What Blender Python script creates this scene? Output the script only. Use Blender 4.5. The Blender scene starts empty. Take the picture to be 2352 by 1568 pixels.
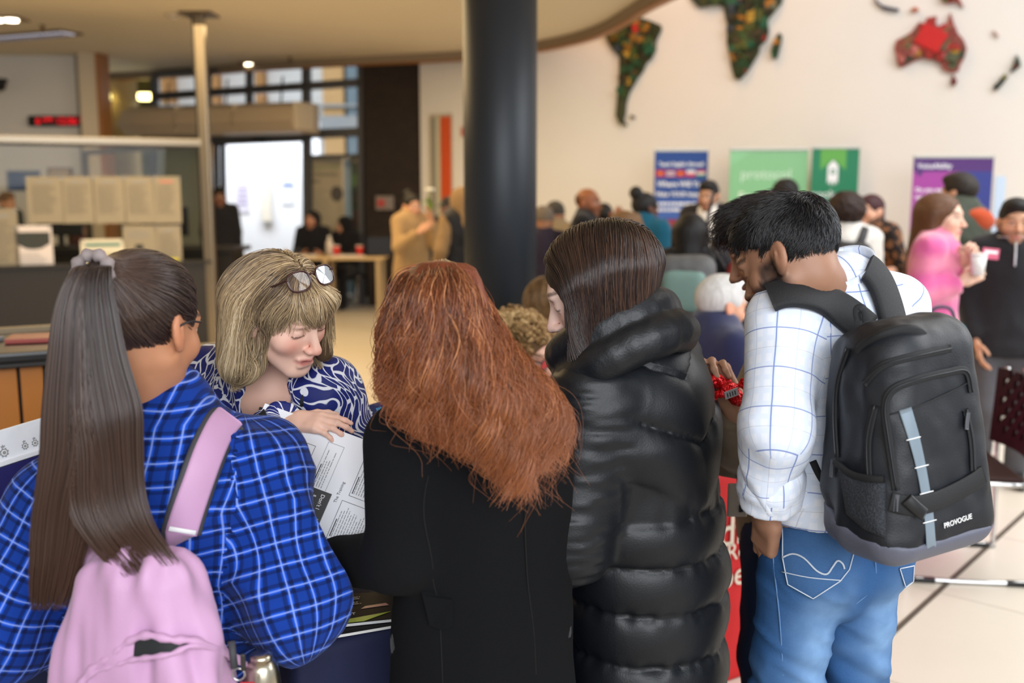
import bpy, bmesh, math, random
import numpy as np
from mathutils import Vector, Matrix

# ------------------------------------------------------------------ camera, world, lights, exposure
SC = bpy.context.scene
COL = SC.collection
random.seed(7)
RNG = np.random.default_rng(7)
FPX = 2287.0
CAMZ = 1.65
PITCH = math.radians(8.55)
cam_data = bpy.data.cameras.new('camera')
cam_data.sensor_width = 36.0
cam_data.lens = 36.0 * FPX / 2352.0
cam_data.clip_start = 0.05
cam_data.clip_end = 200
cam_data.dof.use_dof = True
cam_data.dof.focus_distance = 2.05
cam_data.dof.aperture_fstop = 2.2
cam = bpy.data.objects.new('camera', cam_data)
COL.objects.link(cam)
cam.location = (0, 0, CAMZ)
cam.rotation_euler = (math.pi / 2 - PITCH, 0, 0)
SC.camera = cam

SC.view_settings.view_transform = 'Standard'
SC.view_settings.look = 'None'
SC.view_settings.gamma = 1
SC.view_settings.exposure = 0.42
SC.view_settings.use_curve_mapping = False
SC.cycles.max_bounces = 6
SC.cycles.diffuse_bounces = 3
SC.cycles.glossy_bounces = 3
SC.cycles.transmission_bounces = 5
SC.cycles.transparent_max_bounces = 8
SC.cycles.caustics_reflective = False
SC.cycles.caustics_refractive = False
SC.cycles.sample_clamp_indirect = 4.0
SC.cycles.use_denoising = True

world = bpy.data.worlds.new('sky')
SC.world = world
world.use_nodes = True
wbg = world.node_tree.nodes['Background']
wbg.inputs[0].default_value = (0.86, 0.93, 1.0, 1)
wbg.inputs[1].default_value = 0.5

def area_light(name, loc, target, sx, sy, power, color):
    d = bpy.data.lights.new(name, 'AREA')
    d.shape = 'RECTANGLE'
    d.size, d.size_y, d.energy, d.color = sx, sy, power, color
    o = bpy.data.objects.new(name, d)
    COL.objects.link(o)
    o.location = loc
    o.rotation_euler = (Vector(target) - Vector(loc)).to_track_quat('-Z', 'Y').to_euler()
    return o

# daylight through the big windows behind the camera and on the right, the atrium roof light, warm wall washers
area_light('window_daylight_rear', (1.2, -3.2, 3.0), (0.0, 2.4, 1.0), 5.5, 2.6, 285, (0.93, 0.96, 1.0))
area_light('window_daylight_right', (7.4, 3.0, 4.2), (1.2, 3.0, 0.6), 5.0, 3.5, 240, (0.97, 0.98, 1.0))
area_light('atrium_rooflight', (4.6, 4.6, 6.7), (2.6, 4.4, 0.0), 3.5, 4.5, 300, (1.0, 0.98, 0.95))
area_light('wall_washer', (0.2, 10.2, 6.6), (0.3, 13.2, 2.6), 4.0, 1.0, 75, (1.0, 0.5, 0.16))
area_light('ceiling_glow', (-2.6, 9.0, 3.38), (-2.6, 9.0, 0.0), 4.0, 5.0, 190, (1.0, 0.72, 0.38))
area_light('lobby_daylight', (-4.6, 17.6, 3.9), (-4.4, 19.6, 1.2), 4.0, 1.5, 170, (0.9, 0.95, 1.0))
# ------------------------------------------------------------------ helpers
CT, ST = math.cos(PITCH), math.sin(PITCH)
def V(*a): return np.array(a, float)
def ray(px, py):
    u = (px - 1176.0) / FPX
    w = (784.0 - py) / FPX
    return V(u, CT + w * ST, -ST + w * CT)
def P(px, py, Y):
    """the world point seen at pixel (px, py) standing at distance Y"""
    d = ray(px, py)
    return V(0, 0, CAMZ) + d * (Y / d[1])
def PZ(px, py, z):
    d = ray(px, py)
    return V(0, 0, CAMZ) + d * ((z - CAMZ) / d[2])
def nrm(v):
    v = np.asarray(v, float)
    return v / (np.linalg.norm(v) + 1e-12)
UP = V(0, 0, 1)

def lin(c):
    """sRGB 0..255 -> linear"""
    out = []
    for x in c:
        x /= 255.0
        out.append(x / 12.92 if x <= 0.04045 else ((x + 0.055) / 1.055) ** 2.4)
    return tuple(out)

# ---- materials
_M = {}
def nodes_of(name):
    m = bpy.data.materials.new(name)
    m.use_nodes = True
    nt = m.node_tree
    return m, nt, nt.nodes['Principled BSDF']
def mix_col(nt, fac, a, b, blend='MIX'):
    n = nt.nodes.new('ShaderNodeMix')
    n.data_type = 'RGBA'
    n.blend_type = blend
    for sock, v in ((n.inputs[0], fac), (n.inputs[6], a), (n.inputs[7], b)):
        if hasattr(v, 'is_output'): nt.links.new(v, sock)
        elif isinstance(v, (int, float)): sock.default_value = v
        else: sock.default_value = (*v[:3], 1)
    return n.outputs[2]
def math_n(nt, op, a, b=0.0, c=0.0):
    n = nt.nodes.new('ShaderNodeMath')
    n.operation = op
    for s, v in zip(n.inputs, (a, b, c)):
        if hasattr(v, 'is_output'): nt.links.new(v, s)
        else: s.default_value = v
    return n.outputs[0]
def coord(nt, which='Object'):
    return nt.nodes.new('ShaderNodeTexCoord').outputs[which]
def noise_n(nt, vec, scale, detail=3, rough=0.5, dist=0.0):
    n = nt.nodes.new('ShaderNodeTexNoise')
    n.inputs['Scale'].default_value = scale
    n.inputs['Detail'].default_value = detail
    n.inputs['Roughness'].default_value = rough
    n.inputs['Distortion'].default_value = dist
    if vec is not None: nt.links.new(vec, n.inputs['Vector'])
    return n
def bump(nt, b, height, strength=0.3, dist=0.01):
    n = nt.nodes.new('ShaderNodeBump')
    n.inputs['Strength'].default_value = strength
    n.inputs['Distance'].default_value = dist
    nt.links.new(height, n.inputs['Height'])
    nt.links.new(n.outputs[0], b.inputs['Normal'])
def mat(name, rgb, rough=0.6, metal=0.0, var=0.08, scale=30.0, bmp=0.0, bscale=120.0, sheen=0.0, spec=0.5, coat=0.0, emit=None, es=1.0):
    """a plain surface: base colour broken up by noise, optional fine relief"""
    if name in _M: return _M[name]
    m, nt, b = nodes_of(name)
    c = lin(rgb)
    if var > 0:
        n = noise_n(nt, coord(nt), scale, 4)
        lo = tuple(x * (1 - var) for x in c)
        hi = tuple(min(1, x * (1 + var)) for x in c)
        nt.links.new(mix_col(nt, n.outputs[0], lo, hi), b.inputs['Base Color'])
    else:
        b.inputs['Base Color'].default_value = (*c, 1)
    b.inputs['Roughness'].default_value = rough
    b.inputs['Metallic'].default_value = metal
    b.inputs['Specular IOR Level'].default_value = spec
    b.inputs['Sheen Weight'].default_value = sheen
    b.inputs['Coat Weight'].default_value = coat
    if bmp > 0:
        n2 = noise_n(nt, coord(nt), bscale, 3)
        bump(nt, b, n2.outputs[0], bmp, 0.004)
    if emit:
        b.inputs['Emission Color'].default_value = (*lin(emit), 1)
        b.inputs['Emission Strength'].default_value = es
    _M[name] = m
    return m
def glass_mat(name, tint=(1, 1, 1), rough=0.02, ior=1.45):
    if name in _M: return _M[name]
    m = bpy.data.materials.new(name)
    m.use_nodes = True
    nt = m.node_tree
    nt.nodes.clear()
    out = nt.nodes.new('ShaderNodeOutputMaterial')
    tr = nt.nodes.new('ShaderNodeBsdfTransparent')
    tr.inputs[0].default_value = (*tint, 1)
    gl = nt.nodes.new('ShaderNodeBsdfGlossy')
    gl.inputs['Roughness'].default_value = rough
    fr = nt.nodes.new('ShaderNodeFresnel')
    fr.inputs[0].default_value = ior
    mx = nt.nodes.new('ShaderNodeMixShader')
    nt.links.new(fr.outputs[0], mx.inputs[0])
    nt.links.new(tr.outputs[0], mx.inputs[1])
    nt.links.new(gl.outputs[0], mx.inputs[2])
    nt.links.new(mx.outputs[0], out.inputs[0])
    _M[name] = m
    return m

# ---- objects
def link(o, parent=None):
    COL.objects.link(o)
    if parent is not None: o.parent = parent
    return o
def tag(o, label=None, cat=None, group=None, kind=None):
    if label: o['label'] = label
    if cat: o['category'] = cat
    if group: o['group'] = group
    if kind: o['kind'] = kind
    return o
def empty(name, loc=(0, 0, 0), rotz=0.0):
    o = bpy.data.objects.new(name, None)
    o.empty_display_size = 0.1
    COL.objects.link(o)
    o.location = tuple(loc)
    o.rotation_euler = (0, 0, rotz)
    return o
def empty_m(name, M):
    o = bpy.data.objects.new(name, None)
    COL.objects.link(o)
    o.matrix_world = M
    return o
def mesh_obj(name, verts, faces, m=None, parent=None, smooth=True, loc=None):
    me = bpy.data.meshes.new(name)
    me.from_pydata([tuple(v) for v in verts], [], [tuple(f) for f in faces])
    if smooth: me.shade_smooth()
    if m is not None: me.materials.append(m)
    o = bpy.data.objects.new(name, me)
    if loc is not None: o.location = tuple(loc)
    return link(o, parent)
def np_mesh(name, verts, faces, m=None, smooth=True):
    """mesh data from numpy arrays (quads or tris)"""
    me = bpy.data.meshes.new(name)
    nv, nf, k = len(verts), len(faces), faces.shape[1]
    me.vertices.add(nv)
    me.vertices.foreach_set('co', np.ascontiguousarray(verts, np.float32).ravel())
    me.loops.add(nf * k)
    me.loops.foreach_set('vertex_index', np.ascontiguousarray(faces, np.int32).ravel())
    me.polygons.add(nf)
    me.polygons.foreach_set('loop_start', np.arange(0, nf * k, k, dtype=np.int32))
    me.update(calc_edges=True)
    if smooth: me.shade_smooth()
    if m is not None: me.materials.append(m)
    return me
def np_obj(name, verts, faces, m=None, parent=None, smooth=True):
    return link(bpy.data.objects.new(name, np_mesh(name, verts, faces, m, smooth)), parent)
def bm_obj(name, bm, m=None, parent=None, smooth=False):
    me = bpy.data.meshes.new(name)
    bmesh.ops.recalc_face_normals(bm, faces=bm.faces)
    bm.to_mesh(me)
    bm.free()
    if smooth: me.shade_smooth()
    if m is not None: me.materials.append(m)
    return link(bpy.data.objects.new(name, me), parent)
def bm_box(bm, c, s, M=None, bevel=0.0):
    r = bmesh.ops.create_cube(bm, size=1.0)
    vs = r['verts']
    bmesh.ops.scale(bm, vec=s, verts=vs)
    if bevel > 0:
        es = list({e for v in vs for e in v.link_edges})
        rr = bmesh.ops.bevel(bm, geom=es, offset=bevel, segments=2, affect='EDGES', profile=0.6)
        vs = list({v for f in rr['faces'] for v in f.verts} | {v for v in vs if v.is_valid})
    bmesh.ops.translate(bm, vec=c, verts=vs)
    if M is not None: bmesh.ops.transform(bm, matrix=M, verts=vs)
    return vs
def box(name, c, s, m, parent=None, bevel=0.004, M=None):
    bm = bmesh.new()
    bm_box(bm, c, s, M, bevel)
    return bm_obj(name, bm, m, parent)
def tube_mesh(pts, r, n=10, closed=False, flat=None):
    """verts, faces of a tube along pts; r a number or one per point"""
    pts = np.asarray(pts, float)
    N = len(pts)
    rs = np.full(N, r) if np.isscalar(r) else np.asarray(r, float)
    T = np.gradient(pts, axis=0)
    if closed: T = np.roll(pts, -1, 0) - np.roll(pts, 1, 0)
    T /= np.linalg.norm(T, axis=1)[:, None] + 1e-12
    ref = UP if abs(T[0] @ UP) < 0.9 else V(1, 0, 0)
    vs = []
    a = nrm(np.cross(T[0], ref))
    for i in range(N):
        a = nrm(a - T[i] * (a @ T[i]))
        b = np.cross(T[i], a)
        for k in range(n):
            t = 2 * math.pi * k / n
            vs.append(pts[i] + rs[i] * (a * math.cos(t) + b * math.sin(t)))
    fs = []
    for i in range(N if closed else N - 1):
        for k in range(n):
            j = (i + 1) % N
            fs.append((i * n + k, i * n + (k + 1) % n, j * n + (k + 1) % n, j * n + k))
    if not closed:
        fs.append(tuple(range(n))[::-1])
        fs.append(tuple((N - 1) * n + k for k in range(n)))
    return vs, fs
def tube(name, pts, r, m, parent=None, n=10, closed=False):
    vs, fs = tube_mesh(pts, r, n, closed)
    return mesh_obj(name, vs, fs, m, parent)
def ribbon(name, pts, nors, w, th, m, parent=None):
    """a strap: a flat band of width w and thickness th along pts, lying on surface normals"""
    pts, nors = np.asarray(pts, float), np.asarray(nors, float)
    T = np.gradient(pts, axis=0)
    vs, fs = [], []
    N = len(pts)
    ws = np.full(N, w) if np.isscalar(w) else np.asarray(w, float)
    prof = [(-1, 0), (-1.0, .7), (-.82, 1), (.82, 1), (1.0, .7), (1, 0)]
    K = len(prof)
    for i in range(N):
        t = nrm(T[i]); n_ = nrm(nors[i] - t * (nors[i] @ t)); s = np.cross(t, n_)
        for (a, b) in prof:
            vs.append(pts[i] + s * a * ws[i] / 2 + n_ * b * th)
    for i in range(N - 1):
        for k in range(K):
            fs.append((i * K + k, i * K + (k + 1) % K, (i + 1) * K + (k + 1) % K, (i + 1) * K + k))
    fs.append(tuple(range(K)))
    fs.append(tuple((N - 1) * K + k for k in range(K))[::-1])
    return mesh_obj(name, vs, fs, m, parent)
def lathe(name, prof, m, parent=None, n=24, loc=None):
    vs, fs = [], []
    for (r, z) in prof:
        for k in range(n):
            t = 2 * math.pi * k / n
            vs.append((r * math.cos(t), r * math.sin(t), z))
    for i in range(len(prof) - 1):
        for k in range(n):
            fs.append((i * n + k, i * n + (k + 1) % n, (i + 1) * n + (k + 1) % n, (i + 1) * n + k))
    fs.append(tuple(range(n))[::-1])
    fs.append(tuple((len(prof) - 1) * n + k for k in range(n)))
    return mesh_obj(name, vs, fs, m, parent, loc=loc)
def prism(name, poly, th, m, parent=None, M=None, bevel=0.0):
    """a polygon in the xz plane given thickness th towards -y"""
    bm = bmesh.new()
    vs = [bm.verts.new((x, 0, z)) for x, z in poly]
    f = bm.faces.new(vs)
    r = bmesh.ops.extrude_face_region(bm, geom=[f])
    bmesh.ops.translate(bm, vec=(0, -th, 0), verts=[v for v in r['geom'] if isinstance(v, bmesh.types.BMVert)])
    bmesh.ops.triangulate(bm, faces=[f for f in bm.faces if len(f.verts) > 4])
    if M is not None: bmesh.ops.transform(bm, matrix=M, verts=bm.verts)
    return bm_obj(name, bm, m, parent)
FONT = bpy.data.fonts.get('Bfont') if bpy.data.fonts else None
def text(name, s, size, m, parent, M, bold=0.0, depth=0.0006, align='LEFT', space=1.0):
    """flat lettering lying in the local xy plane of M"""
    cu = bpy.data.curves.new(name, 'FONT')
    cu.body, cu.size, cu.extrude, cu.offset, cu.align_x = s, size, depth, bold * size, align
    cu.resolution_u = 3
    cu.space_character = space
    o = bpy.data.objects.new(name, cu)
    me = bpy.data.meshes.new_from_object(o)
    bpy.data.objects.remove(o)
    me.materials.clear()
    me.materials.append(m)
    r = bpy.data.objects.new(name, me)
    link(r, parent)
    r.matrix_local = M
    return r
def frame_m(o, x, y, z):
    M = Matrix.Identity(4)
    for i, a in enumerate((x, y, z, o)):
        for k in range(3): M[k][i] = a[k]
    return M
def tl(x, y, z): return Matrix.Translation((x, y, z))

# ---- smooth 3D value noise
_NT = RNG.random((32, 32, 32)).astype(np.float32)
def noise3(p, s=1.0, off=0.0):
    q = np.asarray(p) * s + off
    i = np.floor(q).astype(int); f = (q - i).astype(np.float32)
    f = f * f * (3 - 2 * f)
    i0 = i & 31; i1 = (i + 1) & 31
    x0, y0, z0 = i0[..., 0], i0[..., 1], i0[..., 2]; x1, y1, z1 = i1[..., 0], i1[..., 1], i1[..., 2]
    fx, fy, fz = f[..., 0], f[..., 1], f[..., 2]
    c00 = _NT[x0, y0, z0] * (1 - fx) + _NT[x1, y0, z0] * fx
    c10 = _NT[x0, y1, z0] * (1 - fx) + _NT[x1, y1, z0] * fx
    c01 = _NT[x0, y0, z1] * (1 - fx) + _NT[x1, y0, z1] * fx
    c11 = _NT[x0, y1, z1] * (1 - fx) + _NT[x1, y1, z1] * fx
    return (c00 * (1 - fy) + c10 * fy) * (1 - fz) + (c01 * (1 - fy) + c11 * fy) * fz - 0.5
def noise3v(p, s=1.0, off=0.0):
    return np.stack([noise3(p, s, off), noise3(p, s, off + 11.3), noise3(p, s, off + 23.7)], -1)

# ---- signed-distance volumes turned into meshes
class RC:
    """round cone from a to b; flat squeezes it along axis n; cut ends it squarely at b"""
    def __init__(s, a, b, ra, rb, n=None, flat=1.0, cut=False, tagv=None):
        s.a, s.b, s.ra, s.rb = np.asarray(a, float), np.asarray(b, float), ra, rb
        s.n, s.flat, s.cut, s.tag = (None if n is None else nrm(n)), flat, cut, tagv
    def bounds(s):
        r = max(s.ra, s.rb) * max(1.0, s.flat)
        return np.minimum(s.a, s.b) - r, np.maximum(s.a, s.b) + r
    def d(s, X, Y, Z):
        ba = s.b - s.a
        L2 = float(ba @ ba) + 1e-9
        px, py, pz = X - s.a[0], Y - s.a[1], Z - s.a[2]
        t0 = (px * ba[0] + py * ba[1] + pz * ba[2]) / L2
        t = np.clip(t0, 0, 1)
        qx, qy, qz = px - t * ba[0], py - t * ba[1], pz - t * ba[2]
        if s.n is not None and s.flat != 1.0:
            e = (qx * s.n[0] + qy * s.n[1] + qz * s.n[2]) * (1 / s.flat - 1)
            qx, qy, qz = qx + s.n[0] * e, qy + s.n[1] * e, qz + s.n[2] * e
        d = np.sqrt(qx * qx + qy * qy + qz * qz) - (s.ra + (s.rb - s.ra) * t)
        if s.flat < 1: d = d * (0.5 + 0.5 * s.flat)
        if s.cut: d = np.maximum(d, (t0 - 1) * math.sqrt(L2))
        return d
class EL:
    """ellipsoid, axes the columns of R"""
    def __init__(s, c, r, R=None, tagv=None):
        s.c, s.r, s.R, s.tag = np.asarray(c, float), np.asarray(r, float) * np.ones(3), R, tagv
    def bounds(s):
        m = s.r if s.R is None else np.sqrt((np.asarray(s.R) ** 2) @ (s.r ** 2))
        return s.c - m, s.c + m
    def d(s, X, Y, Z):
        x, y, z = X - s.c[0], Y - s.c[1], Z - s.c[2]
        if s.R is not None:
            R = s.R
            x, y, z = (x * R[0, 0] + y * R[1, 0] + z * R[2, 0], x * R[0, 1] + y * R[1, 1] + z * R[2, 1], x * R[0, 2] + y * R[1, 2] + z * R[2, 2])
        a, b, c = x / s.r[0], y / s.r[1], z / s.r[2]
        k0 = np.sqrt(a * a + b * b + c * c)
        k1 = np.sqrt((a / s.r[0]) ** 2 + (b / s.r[1]) ** 2 + (c / s.r[2]) ** 2) + 1e-9
        return k0 * (k0 - 1) / k1
class BX:
    """rounded box, axes the columns of R"""
    def __init__(s, c, h, r, R=None, taper=0.0, tagv=None):
        s.c, s.h, s.r, s.R, s.taper, s.tag = np.asarray(c, float), np.asarray(h, float), r, R, taper, tagv
    def bounds(s):
        m = s.h if s.R is None else np.abs(np.asarray(s.R)) @ s.h
        return s.c - m * 1.1, s.c + m * 1.1
    def d(s, X, Y, Z):
        x, y, z = X - s.c[0], Y - s.c[1], Z - s.c[2]
        if s.R is not None:
            R = s.R
            x, y, z = (x * R[0, 0] + y * R[1, 0] + z * R[2, 0], x * R[0, 1] + y * R[1, 1] + z * R[2, 1], x * R[0, 2] + y * R[1, 2] + z * R[2, 2])
        k = 1 - s.taper * z / s.h[2]
        qx, qy, qz = np.abs(x) - (s.h[0] * k - s.r), np.abs(y) - (s.h[1] * k - s.r), np.abs(z) - (s.h[2] - s.r)
        o = np.sqrt(np.maximum(qx, 0) ** 2 + np.maximum(qy, 0) ** 2 + np.maximum(qz, 0) ** 2)
        return o + np.minimum(np.maximum(qx, np.maximum(qy, qz)), 0) - s.r
class Vol:
    def __init__(s, prims, h, k=0.03, pad=0.0, full=False, lo=None, hi=None):
        """prims: list of prim, ('-', prim, k) or (prim, k); joined in order by smooth union / difference"""
        pos = [(p[0] if isinstance(p, tuple) and p[0] != '-' else p) for p in prims if not (isinstance(p, tuple) and p[0] in ('-', 'clip'))]
        B = [p.bounds() for p in pos]
        s.lo = (np.min([b[0] for b in B], 0) if lo is None else np.asarray(lo, float)) - 3 * h - pad
        hi_ = (np.max([b[1] for b in B], 0) if hi is None else np.asarray(hi, float)) + 3 * h + pad
        s.n = np.ceil((hi_ - s.lo) / h).astype(int) + 1
        s.h, s.prims, s.k = h, pos, k
        s.F = np.full(s.n, 1.0 if not full else 5.0, np.float32)
        s.ax = [(s.lo[i] + h * np.arange(s.n[i])).astype(np.float32) for i in range(3)]
        for p in prims:
            if isinstance(p, tuple) and p[0] == 'clip':
                X, Y, Z = s.ax[0][:, None, None], s.ax[1][None, :, None], s.ax[2][None, None, :]
                q, n_ = p[1], nrm(p[2])
                s.F = np.maximum(s.F, (X - q[0]) * n_[0] + (Y - q[1]) * n_[1] + (Z - q[2]) * n_[2])
            elif isinstance(p, tuple) and p[0] == '-': s._op(p[1], p[2], full, True)
            elif isinstance(p, tuple): s._op(p[0], p[1], full, False)
            else: s._op(p, k, full, False)
    def _op(s, p, k, full, sub):
        lo, hi = p.bounds()
        m = k + 3 * s.h
        if full: i0, i1 = np.zeros(3, int), s.n
        else:
            i0 = np.clip(np.floor((lo - m - s.lo) / s.h).astype(int), 0, s.n)
            i1 = np.clip(np.ceil((hi + m - s.lo) / s.h).astype(int) + 1, 0, s.n)
        if np.any(i1 <= i0): return
        sl = tuple(slice(a, b) for a, b in zip(i0, i1))
        X, Y, Z = s.ax[0][sl[0]][:, None, None], s.ax[1][sl[1]][None, :, None], s.ax[2][sl[2]][None, None, :]
        d = p.d(X, Y, Z).astype(np.float32)
        F = s.F[sl]
        if sub:
            d = -d
            hh = np.maximum(k - np.abs(F - d), 0) / max(k, 1e-6)
            s.F[sl] = np.maximum(F, d) + hh * hh * k * 0.25
        else:
            hh = np.maximum(k - np.abs(F - d), 0) / max(k, 1e-6)
            s.F[sl] = np.minimum(F, d) - hh * hh * k * 0.25
    def sample(s, p):
        q = (np.asarray(p) - s.lo) / s.h
        q = np.clip(q, 0.001, np.array(s.n) - 1.01)
        i = q.astype(int); f = q - i
        x, y, z = i[:, 0], i[:, 1], i[:, 2]; fx, fy, fz = f[:, 0], f[:, 1], f[:, 2]
        F = s.F
        c00 = F[x, y, z] * (1 - fx) + F[x + 1, y, z] * fx
        c10 = F[x, y + 1, z] * (1 - fx) + F[x + 1, y + 1, z] * fx
        c01 = F[x, y, z + 1] * (1 - fx) + F[x + 1, y, z + 1] * fx
        c11 = F[x, y + 1, z + 1] * (1 - fx) + F[x + 1, y + 1, z + 1] * fx
        return (c00 * (1 - fy) + c10 * fy) * (1 - fz) + (c01 * (1 - fy) + c11 * fy) * fz
    def grad(s, p):
        p = np.asarray(p, float); e = s.h
        g = np.stack([s.sample(p + d) - s.sample(p - d) for d in (V(e, 0, 0), V(0, e, 0), V(0, 0, e))], -1)
        return g / (np.linalg.norm(g, axis=1)[:, None] + 1e-9)
    def project(s, p, off=0.0, it=12):
        """pull points onto the surface (valid where the field is a distance)"""
        p = np.array(p, float)
        for _ in range(it):
            p -= s.grad(p) * (np.clip(s.sample(p) - off, -0.03, 0.03))[:, None] * 0.8
        return p
    def mesh(s):
        F = s.F; h = s.h
        S = F < 0
        n = s.n - 1
        cnt = np.zeros(n, np.int8)
        for dx in (0, 1):
            for dy in (0, 1):
                for dz in (0, 1):
                    cnt += S[dx:dx + n[0], dy:dy + n[1], dz:dz + n[2]]
        act = (cnt > 0) & (cnt < 8)
        idx = np.argwhere(act)
        if len(idx) == 0: return np.zeros((0, 3)), np.zeros((0, 4), int)
        vid = np.full(n, -1, np.int32)
        vid[act] = np.arange(len(idx), dtype=np.int32)
        acc = np.zeros((len(idx), 3), np.float32); c = np.zeros(len(idx), np.float32)
        cor = [(a, b, d) for a in (0, 1) for b in (0, 1) for d in (0, 1)]
        val = {q: F[idx[:, 0] + q[0], idx[:, 1] + q[1], idx[:, 2] + q[2]] for q in cor}
        for ax in range(3):
            for q in cor:
                if q[ax]: continue
                q2 = list(q); q2[ax] = 1; q2 = tuple(q2)
                a, b = val[q], val[q2]
                mk = (a < 0) != (b < 0)
                t = np.where(mk, a / np.where(mk, a - b, 1), 0)
                for i in range(3):
                    acc[:, i] += np.where(mk, q[i] + (t if i == ax else 0), 0)
                c += mk
        verts = s.lo + (idx + acc / c[:, None]) * h
        faces = []
        for ax in range(3):
            b, d = [(1, 2), (2, 0), (0, 1)][ax]
            A = np.take(S, range(0, n[ax]), ax); B_ = np.take(S, range(1, n[ax] + 1), ax)
            ch = np.argwhere(A != B_)
            ok = (ch[:, b] > 0) & (ch[:, d] > 0) & (ch[:, b] < n[b]) & (ch[:, d] < n[d])
            ch = ch[ok]
            ins = A[ch[:, 0], ch[:, 1], ch[:, 2]]
            def cell(ob, od):
                q = ch.copy(); q[:, b] += ob; q[:, d] += od
                return vid[q[:, 0], q[:, 1], q[:, 2]]
            f = np.stack([cell(-1, -1), cell(0, -1), cell(0, 0), cell(-1, 0)], 1)
            f[~ins] = f[~ins][:, ::-1]
            faces.append(f)
        faces = np.concatenate(faces)
        return verts, faces[(faces >= 0).all(1)]
def vnormals(v, f):
    n = np.cross(v[f[:, 2]] - v[f[:, 0]], v[f[:, 3]] - v[f[:, 1]])
    out = np.zeros_like(v)
    for k in range(4): np.add.at(out, f[:, k], n)
    return out / (np.linalg.norm(out, axis=1)[:, None] + 1e-12)
def smooth_v(v, f, it=1, w=0.5):
    for _ in range(it):
        acc = np.zeros_like(v); c = np.zeros(len(v))
        for a, b in ((0, 1), (1, 2), (2, 3), (3, 0)):
            np.add.at(acc, f[:, a], v[f[:, b]]); np.add.at(c, f[:, a], 1)
            np.add.at(acc, f[:, b], v[f[:, a]]); np.add.at(c, f[:, b], 1)
        v = v * (1 - w) + w * acc / np.maximum(c, 1)[:, None]
    return v
def set_uv(me, v, f, prims, right, upv):
    """UV in metres: planar on prims tagged 'torso', around and along on the others; one prim per face"""
    D = np.stack([p.d(v[:, 0], v[:, 1], v[:, 2]) for p in prims], 1)
    own = np.argmin(D, 1)
    fo = own[f[:, 0]]
    uv = np.zeros((len(f), 4, 2))
    for i, p in enumerate(prims):
        mk = fo == i
        if not mk.any(): continue
        q = v[f[mk]]
        if p.tag == 'torso' or not isinstance(p, RC):
            uv[mk, :, 0] = q @ right; uv[mk, :, 1] = q @ upv
        else:
            ax = nrm(p.b - p.a)
            e1 = nrm(right - ax * (right @ ax)); e2 = np.cross(ax, e1)
            w = q - p.a
            ang = np.arctan2(w @ e2, w @ e1)
            ang = ang[:, :1] + (ang - ang[:, :1] + math.pi) % (2 * math.pi) - math.pi
            uv[mk, :, 0] = ang * 0.5 * (p.ra + p.rb) + i * 0.37; uv[mk, :, 1] = w @ ax
    l = me.uv_layers.new(name='uv')
    l.data.foreach_set('uv', uv.reshape(-1).astype(np.float32))
def set_col(me, name, cols):
    a = me.color_attributes.new(name, 'FLOAT_COLOR', 'POINT')
    c = np.ones((len(cols), 4), np.float32); c[:, :3] = cols
    a.data.foreach_set('color', c.ravel())
def strands(name, vol, roots, dirfn, steps, step, level, m, parent, rad=0.0007, gain=6.0, lock=0.0, nlock=150, wave=0.0, wfreq=60.0, clump=0.3, cfreq=25.0, rnd=0.08, tip=0.25, trim=None, seed=1):
    """hair: curves grown from roots, kept near a level of the hair volume and steered by dirfn(points, u)"""
    rng = np.random.default_rng(seed)
    Pn = np.array(roots, float); N = len(Pn)
    lev = np.broadcast_to(level, (N,)).astype(float)
    out = np.zeros((N, steps, 3)); out[:, 0] = Pn
    gi = rng.choice(N, min(nlock, N), replace=False)
    own = np.argmin(((Pn[:, None, :] - Pn[gi][None]) ** 2).sum(-1), 1)
    ph = rng.random(len(gi))[own] * 6.28 / 0.35 + rng.random(N) * 1.5
    jit = rng.normal(size=(N, 3)) * rnd
    for i in range(1, steps):
        u = i / (steps - 1)
        n_ = vol.grad(Pn); dist = vol.sample(Pn)
        d = dirfn(Pn, u, i)
        d = d + jit + noise3v(Pn, cfreq) * 2 * clump
        if wave > 0:
            side = np.cross(n_, d)
            d = d + side * (wave * np.sin(wfreq * (i * step) + ph * 0.35))[:, None]
        d -= n_ * (d * n_).sum(1)[:, None] * 0.9
        d /= np.linalg.norm(d, axis=1)[:, None] + 1e-9
        d -= n_ * (np.clip(dist - lev, -0.03, 0.03) * gain / 0.1)[:, None]
        d /= np.linalg.norm(d, axis=1)[:, None] + 1e-9
        Pn = Pn + d * step
        out[:, i] = Pn
    if lock > 0:
        g = out[gi][own]
        w_ = (lock * np.clip(np.linspace(0, 1, steps) * 1.6 - 0.25, 0, 1))[None, :, None] * (0.6 + 0.4 * rng.random((N, 1, 1)))
        out = out * (1 - w_) + g * w_
    if trim is not None:
        # ragged ends: shorten each curve to its own share of the length
        k = rng.uniform(trim[0], trim[1], N) if np.ndim(trim) == 1 else np.asarray(trim)[0]
        tt = np.linspace(0, 1, steps)[None, :] * k[:, None] * (steps - 1)
        i0 = np.clip(np.floor(tt).astype(int), 0, steps - 2); fr = (tt - i0)[..., None]
        rows = np.arange(N)[:, None]
        out = out[rows, i0] * (1 - fr) + out[rows, i0 + 1] * fr
    return curves_obj(name, out, rad, tip, m, parent, rng)
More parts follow.
